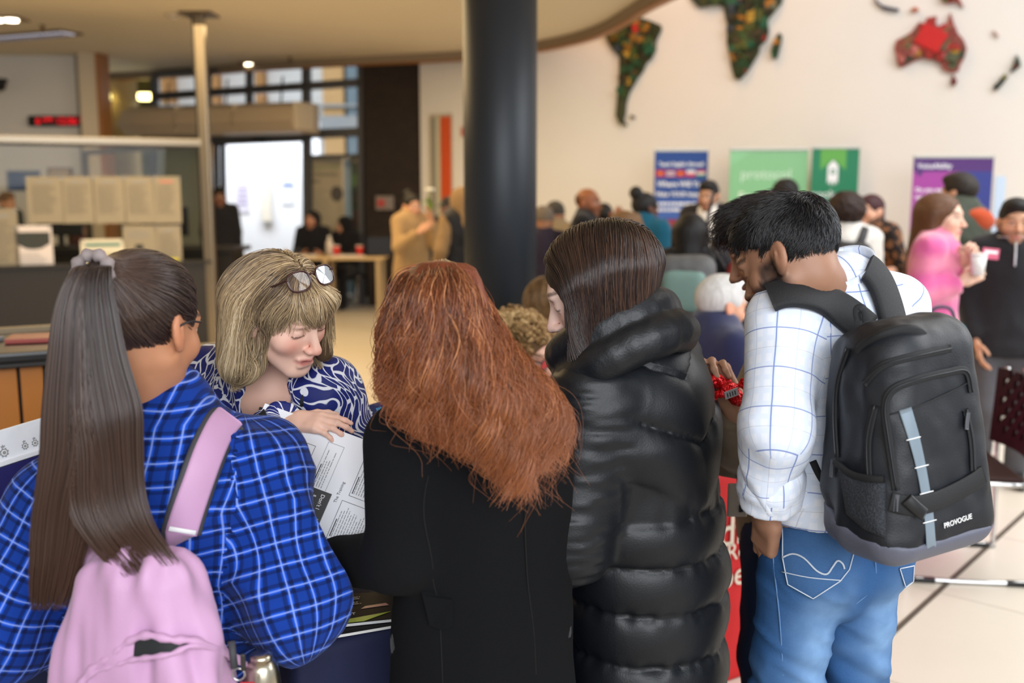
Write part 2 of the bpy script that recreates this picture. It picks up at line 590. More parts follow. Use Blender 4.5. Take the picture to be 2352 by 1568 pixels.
def curves_obj(name, out, rad, tip, m, parent, rng, tone=None):
    N, steps = out.shape[:2]
    cu = bpy.data.hair_curves.new(name)
    cu.add_curves([steps] * N)
    cu.attributes['position'].data.foreach_set('vector', out.astype(np.float32).ravel())
    t = np.linspace(0, 1, steps)
    rr = (rad * np.where(t < 0.6, 1, 1 - (t - 0.6) / 0.4 * (1 - tip)))[None, :] * (0.7 + 0.6 * rng.random((N, 1)))
    a = cu.attributes.get('radius') or cu.attributes.new('radius', 'FLOAT', 'POINT')
    a.data.foreach_set('value', rr.astype(np.float32).ravel())
    c = cu.attributes.new('tone', 'FLOAT', 'CURVE')
    if tone is None: tone = np.clip(0.5 + noise3(out[:, steps // 3], 14.0) * 1.1 + rng.normal(size=N) * 0.16, 0, 1)
    c.data.foreach_set('value', tone.astype(np.float32))
    c2 = cu.attributes.new('along', 'FLOAT', 'POINT')
    c2.data.foreach_set('value', np.tile(t, (N, 1)).astype(np.float32).ravel())
    cu.materials.append(m)
    o = link(bpy.data.objects.new(name, cu), parent)
    o['kind'] = 'stuff'
    return o
def hair_mat(name, stops, rough=0.35, spec=0.4, tipcol=None):
    """strand colour picked per strand from stops [(pos, rgb)]; tips may fade to another colour"""
    if name in _M: return _M[name]
    m, nt, b = nodes_of(name)
    at = nt.nodes.new('ShaderNodeAttribute'); at.attribute_name = 'tone'
    cr = nt.nodes.new('ShaderNodeValToRGB')
    while len(cr.color_ramp.elements) < len(stops): cr.color_ramp.elements.new(0.5)
    for e, (p_, c) in zip(cr.color_ramp.elements, stops):
        e.position = p_; e.color = (*lin(c), 1)
    nt.links.new(at.outputs['Fac'], cr.inputs[0])
    col = cr.outputs[0]
    if tipcol is not None:
        al = nt.nodes.new('ShaderNodeAttribute'); al.attribute_name = 'along'
        f = math_n(nt, 'MULTIPLY', math_n(nt, 'POWER', al.outputs['Fac'], 1.6), 0.75)
        col = mix_col(nt, f, col, lin(tipcol))
    nt.links.new(col, b.inputs['Base Color'])
    b.inputs['Roughness'].default_value = rough
    b.inputs['Specular IOR Level'].default_value = spec
    _M[name] = m
    return m
def cap_mat(name, rgb, rough=0.55, scale=1.0):
    """the under layer of hair: streaky relief and tone"""
    if name in _M: return _M[name]
    m, nt, b = nodes_of(name)
    mp = nt.nodes.new('ShaderNodeMapping'); mp.inputs['Scale'].default_value = (90 * scale, 90 * scale, 9 * scale)
    nt.links.new(coord(nt), mp.inputs['Vector'])
    n = noise_n(nt, mp.outputs[0], 1.0, 4, 0.6, 0.4)
    c = lin(rgb)
    nt.links.new(mix_col(nt, n.outputs[0], tuple(x * 0.45 for x in c), tuple(min(1, x * 1.6) for x in c)), b.inputs['Base Color'])
    b.inputs['Roughness'].default_value = rough
    b.inputs['Specular IOR Level'].default_value = 0.35
    bump(nt, b, n.outputs[0], 0.7, 0.006)
    _M[name] = m
    return m

def rayhit(vol, px_pts, Y0, Y1, off=0.0, n=160):
    """where the camera's view of each pixel meets a volume (points in the world)"""
    out = []
    for (x, y) in px_pts:
        d = ray(x, y); o = V(0, 0, CAMZ)
        Ys = np.linspace(Y0, Y1, n); q = o + d[None] * (Ys / d[1])[:, None]
        s_ = vol.sample(q)
        i = np.argmax(s_ < 0) if (s_ < 0).any() else int(np.argmin(s_))
        if i > 0 and s_[i] < 0:
            t = s_[i - 1] / (s_[i - 1] - s_[i]); p_ = q[i - 1] + (q[i] - q[i - 1]) * t
        else: p_ = q[i]
        out.append(p_)
    out = np.array(out)
    return out + vol.grad(out) * off
def dense(pts, n=6, closed=False):
    """straight runs between points"""
    pts = [np.asarray(p, float) for p in pts]; out = []
    for a, b in zip(pts, pts[1:] + ([pts[0]] if closed else [])):
        out += [a + (b - a) * t / n for t in range(n)]
    if not closed: out.append(pts[-1])
    return out
# ------------------------------------------------------------------ the setting
WHITE = mat('wall_paint', (236, 232, 225), 0.75, var=0.02, scale=3, bmp=0.05)
CREAM = mat('ceiling_paint', (240, 228, 202), 0.8, var=0.03, scale=60, bmp=0.15, bscale=90)
STEEL = mat('brushed_steel', (150, 140, 124), 0.32, 0.85, var=0.05)
DARKMETAL = mat('dark_metal', (34, 36, 40), 0.45, 0.3)
CHROME = mat('chrome', (200, 200, 200), 0.12, 1.0, var=0.0)
OAK = mat('oak_trim', (168, 112, 58), 0.45, var=0.15, scale=14)
BLACKP = mat('black_plastic', (18, 18, 20), 0.4)
GREYFR = mat('grey_window_frame', (84, 84, 86), 0.45, 0.2)
PAPER = mat('paper', (236, 236, 232), 0.6, var=0.02)
INK = mat('ink', (40, 42, 48), 0.6, var=0)
INKGREY = mat('grey_ink', (150, 152, 156), 0.6, var=0)
WHITEPRINT = mat('white_print', (240, 240, 240), 0.6, var=0)
GLASS = glass_mat('clear_glass')
def S(o, label=None):
    o['kind'] = 'structure'
    if label: o['label'] = label
    return o

# floor: grout bed, square tiles turned with the building, a dark movement joint
TA = math.atan2(1.357, 1.168)
TD, TN = V(math.cos(TA), math.sin(TA), 0), V(math.sin(TA), -math.cos(TA), 0)
TO = V(1.484, 3.61, 0)
floor = S(box('floor', (0, 8, -0.06), (26, 34, 0.1), mat('floor_grout', (150, 140, 126), 0.8), bevel=0), 'pale stone tiled concourse floor')
TILE = mat('stone_tile', (212, 203, 187), 0.34, var=0.05, scale=2.5, spec=0.45)
tsz = 0.892
bm = bmesh.new(); bm_box(bm, (0, 0, 0), (tsz - 0.006, tsz - 0.006, 0.02), bevel=0.002)
tme = bpy.data.meshes.new('floor_tile'); bm.to_mesh(tme); bm.free(); tme.materials.append(TILE)
nt_ = 0
for i in range(-16, 18):
    for j in range(-16, 18):
        c = TO + TD * (i * tsz) + TN * ((j + 0.5) * tsz * 1.0 + 0.0)
        if c[1] < 1.3 or c[1] > 16.2: continue
        if abs(c[0]) > 0.56 * c[1] + 0.9 or c[0] < -6.6: continue
        if c[1] > 14.6 - (c[0] + 1.3) * 0.62 and c[0] > -1.3: continue
        o = bpy.data.objects.new('floor_tile', tme)
        link(o, floor)
        o.matrix_local = frame_m(c + V(0, 0, -0.009), TD, TN * -1, UP)
        nt_ += 1
jt = box('trim_1', (0, 0, 0), (14, 0.022, 0.004), mat('joint_strip', (84, 74, 62), 0.6), bevel=0)
jt.matrix_world = frame_m(TO + TD * 1.0 + V(0, 0, 0.002), TD, TN * -1, UP)
S(jt, 'dark movement joint running across the floor tiles')
mt = box('floor_mat', tuple(PZ(600, 648, 0.006)), (2.6, 1.6, 0.012), mat('entrance_mat', (62, 66, 74), 0.95), bevel=0.003)
tag(mt, 'dark grey entrance mat on the floor of the bright lobby', 'mat')

# the tall white wall with the map
W1, W2 = V(-1.28, 14.2, 0), V(5.24, 10.2, 0)
WX = nrm(W2 - W1); WN = V(WX[1], -WX[0], 0)          # along the wall to the right; out of the wall towards the camera
def wall_slab(name, a, b, z0, z1, th, m, label=None):
    a, b = V(*a[:2], 0), V(*b[:2], 0)
    x = nrm(b - a); n_ = V(x[1], -x[0], 0)
    o = box(name, (0, 0, 0), (np.linalg.norm(b - a), th, z1 - z0), m, bevel=0)
    o.matrix_world = frame_m((a + b) / 2 - n_ * th / 2 + UP * (z0 + z1) / 2, x, n_ * -1, UP)
    return S(o, label)
def on_wall(px, py, off=0.0):
    d = ray(px, py); o = V(0, 0, CAMZ)
    t = ((W1 + WN * off - o) @ WN) / (d @ WN)
    return o + d * t
wall_slab('wall_back', W1, W2 + WX * 5.0, 0, 7.6, 0.3, WHITE, 'tall white wall carrying the world map')
wall_slab('wall_left', (-8.0, -5), (-8.0, 20.5), 0, 4.2, 0.2, WHITE)  # unseen wall, put in to stop sky light from the left
wall_slab('wall_rear', (-2.6, -5), (-8.0, -5), 0, 4.2, 0.2, WHITE)  # unseen wall behind the camera, added with the left one against sky light
# left stub of wall in front of the glass entrance
A0, A1 = P(-200, 128, 14.1), P(190, 134, 14.1)
wall_slab('wall_side', (-8.0, 14.1), (A1[0], 14.1), 0, 3.5, 0.25, WHITE, 'white wall behind the reception desk')
c0, c1 = P(190, 200, 13.95), P(231, 200, 13.95)
S(box('trim_2', ((c0[0] + c1[0]) / 2, 13.98, 1.75), (c1[0] - c0[0], 0.3, 3.5), mat('pier_paint', (224, 208, 180), 0.7, var=0.02), bevel=0.004), 'pale pier at the end of the left wall')
c2 = P(239, 200, 13.95)
S(box('trim_3', ((c1[0] + c2[0]) / 2, 13.99, 1.75), (c2[0] - c1[0], 0.36, 3.5), OAK, bevel=0.004), 'oak edge of the entrance opening')
g0, g1 = P(176, 200, 14.06), P(190, 200, 14.06)
S(box('trim_4', ((g0[0] + g1[0]) / 2, 14.06, 1.75), (0.07, 0.07, 3.5), mat('grey_conduit', (150, 142, 130), 0.6), bevel=0.004), 'grey vertical conduit on the left wall')

# low curved ceiling with its wooden lip
CZ = 3.5
edge_px = [(237, 178), (459, 164), (608, 152), (800, 141), (1060, 128), (1150, 118), (1235, 106), (1290, 95), (1340, 82), (1390, 62), (1440, 33), (1490, 2)]
edge = [PZ(x, y, CZ - 0.06) for x, y in edge_px]
edge = [V(e[0], e[1], CZ) for e in edge] + [V(1.75, 8.0, CZ), V(2.15, 6.2, CZ), V(2.3, 4.2, CZ), V(1.9, 2.2, CZ), V(0.9, 0.4, CZ), V(-0.8, -0.9, CZ)]
def smooth_path(p, n=4):
    p = np.asarray(p, float); out = []
    for i in range(len(p) - 1):
        p0, p1, p2, p3 = p[max(i - 1, 0)], p[i], p[i + 1], p[min(i + 2, len(p) - 1)]
        for k in range(n):
            t = k / n
            out.append(0.5 * (2 * p1 + (p2 - p0) * t + (2 * p0 - 5 * p1 + 4 * p2 - p3) * t * t + (3 * p1 - p0 - 3 * p2 + p3) * t ** 3))
    out.append(p[-1])
    return np.array(out)
ep = smooth_path(edge, 4)
bm = bmesh.new()
poly = [bm.verts.new(v) for v in ep] + [bm.verts.new(v) for v in ((-7.9, -0.9, CZ), (-7.9, 16.6, CZ))]
f = bm.faces.new(poly)
r = bmesh.ops.extrude_face_region(bm, geom=[f])
bmesh.ops.translate(bm, vec=(0, 0, 0.35), verts=[v for v in r['geom'] if isinstance(v, bmesh.types.BMVert)])
bmesh.ops.triangulate(bm, faces=[f for f in bm.faces if len(f.verts) > 4])
S(bm_obj('ceiling', bm, CREAM), 'low cream ceiling with a curved edge')
# lip: grey inner face and oak underside
def lip(name, m, o0, o1, z0, z1, label):
    vs, fs = [], []
    for i, p_ in enumerate(ep):
        t = ep[min(i + 1, len(ep) - 1)] - ep[max(i - 1, 0)]
        nn = nrm(V(-t[1], t[0], 0))        # towards the tall space
        for o_, z in ((o0, z0), (o1, z0), (o1, z1), (o0, z1)):
            vs.append(p_ + nn * o_ + UP * (z - CZ))
    for i in range(len(ep) - 1):
        for k in range(4):
            fs.append((i * 4 + k, i * 4 + (k + 1) % 4, i * 4 + 4 + (k + 1) % 4, i * 4 + 4 + k))
    o = mesh_obj(name, vs, fs, m, smooth=False)
    return S(o, label)
lip('trim_5', mat('lip_grey', (150, 132, 108), 0.6), -0.02, 0.0, CZ - 0.10, CZ + 0.01, 'grey inner face of the curved ceiling edge')
lip('trim_6', OAK, 0.0, 0.10, CZ - 0.12, CZ + 0.36, 'oak band along the curved ceiling edge')
S(box('ceiling_2', (2.6, 12.2, 7.7), (21, 7, 0.2), WHITE, bevel=0), 'high roof over the tall wall')

# the dark column
pc = P(1149, 400, 5.5)
col_m = mat('column_paint', (36, 42, 49), 0.46, 0.15, var=0.04, scale=4)
cb = empty('column', (pc[0], 5.5, 0))
tag(cb, 'thick dark blue grey round steel column rising to the ceiling', 'column')
lathe('shaft', [(0.199, 0.0), (0.199, 3.5)], col_m, cb, 40)
lathe('base_collar', [(0.23, 0.0), (0.23, 0.05), (0.205, 0.07)], DARKMETAL, cb, 40)

# glazed entrance
FA, FB = P(237, 300, 16.0), P(834, 300, 14.5)
FXv = nrm(V(FB[0] - FA[0], FB[1] - FA[1], 0)); FN = V(FXv[1], -FXv[0], 0)
def on_fac(px, py, off=0.0):
    d = ray(px, py); o = V(0, 0, CAMZ)
    t = ((FA + FN * off - o) @ FN) / (d @ FN)
    return o + d * t
win = empty('window_1', (FA[0], FA[1], 0)); S(win, 'grey framed glazed entrance screen')
def fac_bar(name, pa, pb, w, d, m, parent=win):
    """bar between two pixel positions on the facade plane"""
    a, b = on_fac(*pa), on_fac(*pb)
    x = nrm(b - a); z = FN; y = np.cross(z, x)
    bm = bmesh.new(); bm_box(bm, (0, 0, 0), (np.linalg.norm(b - a), w, d), bevel=0.004)
    o = bm_obj(name, bm, m, parent)
    o.matrix_world = frame_m((a + b) / 2, x, y, z)
    o.matrix_parent_inverse = Matrix.Identity(4)
    o.matrix_local = Matrix.Translation(-Vector((FA[0], FA[1], 0))) @ frame_m((a + b) / 2, x, y, z)
    return o
for x, t, b_ in ((355, 178, 700), (478, 172, 322), (573, 160, 315), (704, 150, 700), (829, 142, 700)):
    fac_bar('mullion', (x, t), (x + 3 * (b_ > 400), b_), 0.11 if x in (704,) else 0.08, 0.1, GREYFR)
fac_bar('transom', (352, 222), (832, 189), 0.11, 0.1, GREYFR)
fac_bar('transom', (352, 172), (832, 141), 0.06, 0.1, GREYFR)
fac_bar('transom', (352, 322), (832, 303), 0.13, 0.1, GREYFR)
fac_bar('door_track', (490, 318), (704, 309), 0.20, 0.16, GREYFR)
fac_bar('transom', (704, 360), (832, 357), 0.05, 0.1, GREYFR)
def fac_pane(name, x0, x1, y0, y1, m, off=0.0):
    q = [on_fac(x0, y1, off), on_fac(x1, y1, off), on_fac(x1, y0, off), on_fac(x0, y0, off)]
    q += [v - FN * 0.012 for v in q]
    o = mesh_obj(name, [v - V(FA[0], FA[1], 0) for v in q], [(0, 1, 2, 3), (7, 6, 5, 4), (0, 4, 5, 1), (1, 5, 6, 2), (2, 6, 7, 3), (3, 7, 4, 0)], m, win, smooth=False)
    return o
for (x0, x1) in ((357, 476), (480, 571), (575, 702), (707, 827)):
    for (y0, y1) in ((165, 215), (220, 312)):
        fac_pane('pane', x0, x1, y0, y1, GLASS)
fac_pane('pane', 707, 827, 318, 700, GLASS)
fac_pane('frosted_pane', 357, 486, 325, 700, mat('frosted_glass', (150, 152, 134), 0.35, var=0.05, scale=2))
dl = empty('door_2', (FA[0], FA[1], 0)); S(dl, 'dark sliding door leaf of the entrance')
for xx in (497, 512):
    o = fac_bar('door_stile', (xx, 325), (xx + 3, 700), 0.07, 0.06, DARKMETAL, dl)
fac_bar('door_rail', (497, 330), (513, 330), 0.08, 0.06, DARKMETAL, dl)
# warm interior bay on the far left of the screen
lb0, lb1 = on_fac(232, 300, -1.1), on_fac(352, 300, -1.1)
wall_slab('wall_bay', lb0[:2], lb1[:2], 0, 4.6, 0.1, mat('bay_paint', (186, 160, 88), 0.7))
bayc = on_fac(290, 300, -0.9)
lathe('trim_7', [(0.26, 0), (0.26, 4.5)], mat('tan_column', (176, 148, 96), 0.7), None, 28, (bayc[0], bayc[1], 0)); S(bpy.data.objects['trim_7'], 'tan round column behind the glass')
for k, (x0, x1, lab) in enumerate(((236, 254, 'small yellow wall light left of the tan column'), (318, 352, 'bright yellow wall light right of the tan column'))):
    c_ = on_fac((x0 + x1) / 2, 222, -0.55)
    w_ = (x1 - x0) / FPX * c_[1]
    L = empty('wall_light', c_); tag(L, lab, 'light')
    box('diffuser', (0, 0, 0), (w_, 0.08, 0.11), mat('lamp_glow', (255, 232, 140), 0.5, emit=(255, 236, 150), es=6), L, 0.02)
    box('back_plate', (0, 0.05, 0), (w_ * 0.9, 0.02, 0.14), GREYFR, L, 0.004)
for k, x in enumerate((242, 336)):
    L = empty('slatted_screen', on_fac(x, 300, -0.7)); L.location.z = 0
    tag(L, 'dark green slatted strip left of the tan column' if k == 0 else 'dark green slatted strip right of the tan column', 'screen')
    w_ = 0.13 if k == 0 else 0.22
    box('backing', (0, 0.03, 1.75), (w_, 0.02, 5.6), mat('dark_olive', (64, 60, 26), 0.7), L)
    for i in range(30): box('slat', (0, 0, 1.5 + i * 0.095), (w_, 0.03, 0.05), mat('slat_green', (92, 88, 40), 0.6), L, 0.003)

# lobby beyond the doors: white wall, notices, lit by daylight
lw0, lw1 = P(500, 400, 19.6), P(760, 400, 19.6)
wall_slab('wall_lobby', (lw0[0], 19.6), (lw1[0] - 0.2, 19.6), 0, 3.0, 0.15, mat('lobby_white', (240, 243, 250), 0.7, var=0.01), 'bright white lobby wall beyond the doors')
def lobby_sheet(name, x0, x1, y0, y1, m, label, cat, th=0.02):
    a, b = P(x0, y0, 19.55), P(x1, y1, 19.55)
    o = box(name, ((a[0] + b[0]) / 2, 19.585 - th / 2, (a[2] + b[2]) / 2), (abs(b[0] - a[0]), th, abs(a[2] - b[2])), m, bevel=0.002)
    return tag(o, label, cat)
s1 = lobby_sheet('notice', 538, 572, 420, 488, mat('notice_lilac', (222, 220, 236), 0.6), 'pale notice sheet left on the bright lobby wall', 'notice')
s2 = lobby_sheet('notice', 645, 674, 418, 470, mat('notice_pale', (226, 230, 240), 0.6), 'notice sheet with a blue header on the bright lobby wall', 'notice')
def sub_box(parent, c, s, m, name):
    o = box(name, c, s, m, parent, 0.0); return o
a, b = P(648, 421, 19.5), P(672, 428, 19.5)
box('header', ((a[0] + b[0]) / 2, 19.56, (a[2] + b[2]) / 2), (b[0] - a[0], 0.006, a[2] - b[2]), mat('header_blue', (50, 90, 170), 0.6), s2, 0)
for k in range(4):
    a, b = P(545, 430 + k * 12, 19.5), P(566, 434 + k * 12, 19.5)
    box('text_line', ((a[0] + b[0]) / 2, 19.56, (a[2] + b[2]) / 2), (b[0] - a[0], 0.006, a[2] - b[2]), mat('lilac_ink', (150, 130, 180), 0.6), s1, 0)
rd = lobby_sheet('radiator', 600, 626, 412, 508, mat('radiator_white', (232, 226, 214), 0.5), 'slim upright cream wall heater between the lobby notices', 'heater', 0.14)
for k in range(3): box('fin', (rd.location[0], 0, 0), (0.01, 0.01, 0.01), WHITE, rd, 0) if False else None
# facade opposite the entrance, seen through the glass
ow = 22.5
wall_slab('wall_outside', (-14, ow), (4, ow), 0, 9, 0.2, mat('outside_render', (226, 230, 232), 0.8, var=0.02), 'pale rendered building across the yard')
for k, (x0, x1, c) in enumerate(((368, 392, (190, 140, 84)), (480, 498, (190, 140, 84)), (585, 603, (176, 130, 78)), (740, 788, (208, 170, 118)), (795, 830, (120, 140, 152)))):
    a, b = P(x0, 100, ow - 0.3), P(x1, 100, ow - 0.3)
    S(box('trim_%d' % (8 + k), ((a[0] + b[0]) / 2, ow - 0.2, 4.0), (b[0] - a[0], 0.4, 8.0), mat('outside_%d' % k, c, 0.8), bevel=0.01))
for k, y in enumerate((252, 292)):
    a, b = P(352, y, ow - 0.6), P(830, y - 18, ow - 0.6)
    S(box('trim_%d' % (14 + k), ((a[0] + b[0]) / 2, ow - 0.6, (a[2] + b[2]) / 2), (b[0] - a[0], 0.2, 0.06 if k == 0 else 0.3), mat('outside_sill', (150, 156, 160), 0.7), bevel=0.01))

# air curtain heater box over the doors
hb = empty('air_curtain', tuple(on_fac(505, 280, 0.75)))
tag(hb, 'long angular beige air curtain box over the entrance doors', 'heater')
hx0, hx1 = on_fac(306, 290, 0.75), on_fac(700, 270, 0.75)
hl = np.linalg.norm(hx1 - hx0)
hm = mat('heater_beige', (188, 170, 144), 0.45)
hM = Matrix.Translation(-hb.location) @ frame_m((hx0 + hx1) / 2 + V(0, 0, 0.0), nrm(V(*(hx1 - hx0)[:2], 0)), V(-FN[0], -FN[1], 0), UP)
prof = [(-0.36, -0.02), (-0.24, 0.17), (-0.05, 0.24), (0.4, 0.24), (0.4, -0.17), (-0.2, -0.17)]
n_seg = 3
for k in range(n_seg):
    x0, x1 = -hl / 2 + hl * k / n_seg + 0.012, -hl / 2 + hl * (k + 1) / n_seg - 0.012
    vs = [(x0, y, z) for y, z in prof] + [(x1, y, z) for y, z in prof]
    fs = [(i, (i + 1) % 6, 6 + (i + 1) % 6, 6 + i) for i in range(6)] + [tuple(range(6))[::-1], tuple(range(6, 12))]
    o = mesh_obj('casing', [hM @ Vector(v) for v in vs], fs, hm, hb, smooth=False)
    box('seam_band', (0, 0, 0), (0.03, 0.5, 0.36), mat('heater_band', (222, 206, 176), 0.4), hb, 0.01).matrix_local = hM @ tl(x1, 0.0, 0.045)
for x in (-0.9, 0.1, 1.0):
    t_ = tube('hanger', [Vector((x, 0.1, 0.22)), Vector((x + 0.05, 0.1, 0.6))], 0.014, DARKMETAL, hb); t_.matrix_local = hM
t_ = tube('conduit', [Vector((-1.1, 0.1, 0.42)), Vector((1.25, 0.1, 0.46))], 0.016, DARKMETAL, hb); t_.matrix_local = hM
sn = box('door_sensor', tuple(on_fac(597, 324, 0.14)), (0.2, 0.08, 0.06), BLACKP, None, 0.012)
tag(sn, 'small black motion sensor above the entrance doorway', 'sensor')

# brick pier and white wall with the orange door
bp, nt, b = nodes_of('dark_brick')
br = nt.nodes.new('ShaderNodeTexBrick')
br.inputs['Color1'].default_value = (*lin((48, 36, 28)), 1); br.inputs['Color2'].default_value = (*lin((36, 27, 22)), 1); br.inputs['Mortar'].default_value = (*lin((24, 19, 16)), 1)
br.inputs['Scale'].default_value = 4.0; br.inputs['Mortar Size'].default_value = 0.02
mp = nt.nodes.new('ShaderNodeMapping'); mp.inputs['Rotation'].default_value = (math.pi / 2, 0, 0)
nt.links.new(coord(nt), mp.inputs['Vector']); nt.links.new(mp.outputs[0], br.inputs['Vector'])
nt.links.new(br.outputs['Color'], b.inputs['Base Color']); b.inputs['Roughness'].default_value = 0.85
bump(nt, b, br.outputs['Fac'], -0.5, 0.01)
ba, bb = P(836, 300, 14.45), P(972, 300, 14.25)
wall_slab('wall_brick', ba[:2], bb[:2], 0, 3.5, 0.5, bp, 'dark brick wall beside the entrance')
ds, de = on_wall(988, 300), on_wall(1040, 300)
door1 = empty('door_1', ((ds[0] + de[0]) / 2, (ds[1] + de[1]) / 2, 0)); S(door1, 'tall doorway with an orange door in the white wall')
dz = on_wall(1010, 262)[2]
def wall_panel(name, px0, px1, z0, z1, off, m, parent, th=0.02):
    a, b = on_wall(px0, 400, off), on_wall(px1, 400, off)
    o = box(name, (0, 0, 0), (np.linalg.norm(b - a), th, z1 - z0), m, parent, 0.002)
    c = (a + b) / 2
    o.matrix_local = Matrix.Translation(-(parent.location if parent else Vector((0, 0, 0)))) @ frame_m(V(c[0], c[1], (z0 + z1) / 2), WX, WN * -1, UP)
    return o
wall_panel('door_frame', 988, 1040, 0, dz, 0.012, mat('doorframe_cream', (196, 184, 158), 0.6), door1, 0.02)
wall_panel('glass_panel', 991, 1003, 0.05, dz - 0.04, 0.03, mat('doorway_grey', (150, 146, 134), 0.4), door1)
wall_panel('side_light', 1003, 1012, 0.05, dz - 0.04, 0.03, mat('doorway_pale', (206, 204, 178), 0.4), door1)
wall_panel('leaf', 1013, 1036, 0.03, dz - 0.04, 0.035, mat('orange_door', (214, 84, 34), 0.5), door1)
fs_ = wall_panel('fire_sign', 1061, 1072, on_wall(1066, 313)[2], on_wall(1066, 292)[2], 0.02, mat('sign_red', (190, 50, 40), 0.5), None)
tag(fs_, 'small red sign on the white wall left of the dark column', 'sign')
fp = P(884, 466, 14.33)
fa = empty('fire_alarm_point', fp); tag(fa, 'small red break glass fire alarm point on the dark brick wall', 'alarm')
box('housing', (0, 0, 0), (0.26, 0.05, 0.2), mat('alarm_plate', (120, 108, 100), 0.5), fa, 0.01)
box('button', (-0.05, -0.03, 0), (0.1, 0.03, 0.1), mat('alarm_red', (170, 40, 34), 0.5), fa, 0.01)
# ------------------------------------------------------------------ ceiling fittings
def downlight(px, py, n, label, glow=True):
    c = PZ(px, py, CZ)
    o = empty('ceiling_light', c); tag(o, label, 'light')
    w = 0.17 * n
    box('trim_plate', (0, 0, -0.008), (w + 0.1, 0.3, 0.016), mat('plate_brown', (120, 100, 74), 0.5), o, 0.003)
    for k in range(n):
        l = lathe('lamp', [(0.068, -0.03), (0.075, -0.012), (0.075, 0.0)], mat('lamp_white', (255, 240, 214), 0.5, emit=(255, 236, 206), es=9.0), o, 16, ((k - (n - 1) / 2) * 0.165, 0, 0))
downlight(600, 145, 3, 'triple recessed spotlight in the cream ceiling above the entrance')
downlight(8, 42, 2, 'small recessed light at the far left of the cream ceiling')
# linear louvred light
a, b = PZ(-40, 88, CZ), PZ(158, 72, CZ)
ll = empty('louvre_light', (a + b) / 2, math.atan2((b - a)[1], (b - a)[0])); tag(ll, 'long narrow louvred strip light in the cream ceiling', 'light')
L_ = np.linalg.norm(b - a)
box('tray', (0, 0, -0.013), (L_ + 0.1, 0.34, 0.02), mat('tray_brown', (110, 92, 70), 0.5), ll, 0.003)
box('tube_lamp', (0, 0, -0.022), (L_, 0.2, 0.006), mat('tube_glow', (228, 226, 236), 0.5, emit=(226, 226, 240), es=0.9), ll, 0)
for k in range(20): box('louvre', (-L_ / 2 + (k + 0.5) * L_ / 20, 0, -0.034), (0.012, 0.2, 0.02), mat('louvre_grey', (120, 116, 124), 0.4), ll, 0)
for (px, py, lab) in ((97, 58, 'sprinkler head on the ceiling beside the strip light'), (666, 131, 'sprinkler head on the ceiling right of the triple spotlight')):
    c = PZ(px, py, CZ); s_ = empty('sprinkler', c); tag(s_, lab, 'sprinkler')
    lathe('stem', [(0.03, 0), (0.02, -0.03), (0.012, -0.07)], mat('brass_dull', (120, 96, 60), 0.4, 0.6), s_, 10)
    lathe('deflector', [(0.03, -0.075), (0.03, -0.085)], mat('brass_dull', (120, 96, 60), 0.4, 0.6), s_, 10)
c = PZ(398, 33, CZ); s_ = empty('smoke_detector', c); tag(s_, 'white round smoke detector on the ceiling beside the steel post', 'detector')
lathe('base', [(0.09, 0), (0.09, -0.02), (0.07, -0.03)], mat('detector_white', (214, 200, 176), 0.5), s_, 18)
lathe('sensor', [(0.05, -0.03), (0.045, -0.055), (0.02, -0.06)], mat('detector_white', (214, 200, 176), 0.5), s_, 18)
c = P(-2, 192, 13.8); s_ = empty('camera_dome', c); tag(s_, 'black dome camera on the left wall at the picture edge', 'camera')
lathe('dome', [(0.02, -0.1), (0.07, -0.07), (0.09, 0.0), (0.09, 0.03)], BLACKP, s_, 18)
box('bracket', (0, 0.08, 0.05), (0.12, 0.1, 0.05), BLACKP, s_, 0.01)

# LED clock on the left wall
a, b = P(54, 264, 13.9), P(194, 288, 13.9)
ck = empty('led_clock', ((a[0] + b[0]) / 2, 14.05, (a[2] + b[2]) / 2)); tag(ck, 'long black digital clock with glowing red digits on the left wall', 'clock')
cw, ch = b[0] - a[0], a[2] - b[2]
box('case', (0, 0, 0), (cw, 0.08, ch), BLACKP, ck, 0.006)
LED = mat('led_red', (255, 20, 40), 0.5, emit=(255, 22, 40), es=0.8, var=0)
rotX = Matrix.Rotation(math.pi / 2, 4, 'X')
text('display', '6', ch * 0.95, LED, ck, tl(-cw * 0.37, -0.045, -ch * 0.33) @ rotX, bold=0.0)
text('display', 'APR', ch * 0.62, LED, ck, tl(-cw * 0.26, -0.045, -ch * 0.1) @ rotX, bold=0.0)
text('display', '12:06', ch * 0.95, LED, ck, tl(-cw * 0.03, -0.045, -ch * 0.33) @ rotX, bold=0.0)
text('display', '24', ch * 0.62, LED, ck, tl(cw * 0.37, -0.045, -ch * 0.1) @ rotX, bold=0.0)

# ------------------------------------------------------------------ reception screen
SA, SB = P(0, 318, 10.05), P(470, 328, 10.85)
SXv = nrm(V(SB[0] - SA[0], SB[1] - SA[1], 0)); SN = V(SXv[1], -SXv[0], 0)
def on_scr(px, py, off=0.0):
    d = ray(px, py); o = V(0, 0, CAMZ)
    t = ((SA + SN * off - o) @ SN) / (d @ SN)
    return o + d * t
pb = on_scr(474, 400)
rs = empty('reception_screen', (pb[0], pb[1], 0)); tag(rs, 'steel framed glass screen of the reception desk with notices on it', 'screen')
def rel(o, M): o.matrix_local = Matrix.Translation(-rs.location) @ M; return o
PR = 0.058
post = box('post', (0, 0, 1.75), (0.105, 0.10, 3.5), STEEL, rs, 0.01)
box('post_edge', (-0.062, 0, 1.75), (0.03, 0.06, 3.46), BLACKP, rs, 0.003)
box('ceiling_plate', (0, 0, 3.488), (0.34, 0.34, 0.024), mat('plate_steel', (120, 104, 82), 0.4, 0.6), rs, 0.006)
zb = SB[2]
Lr = 4.6
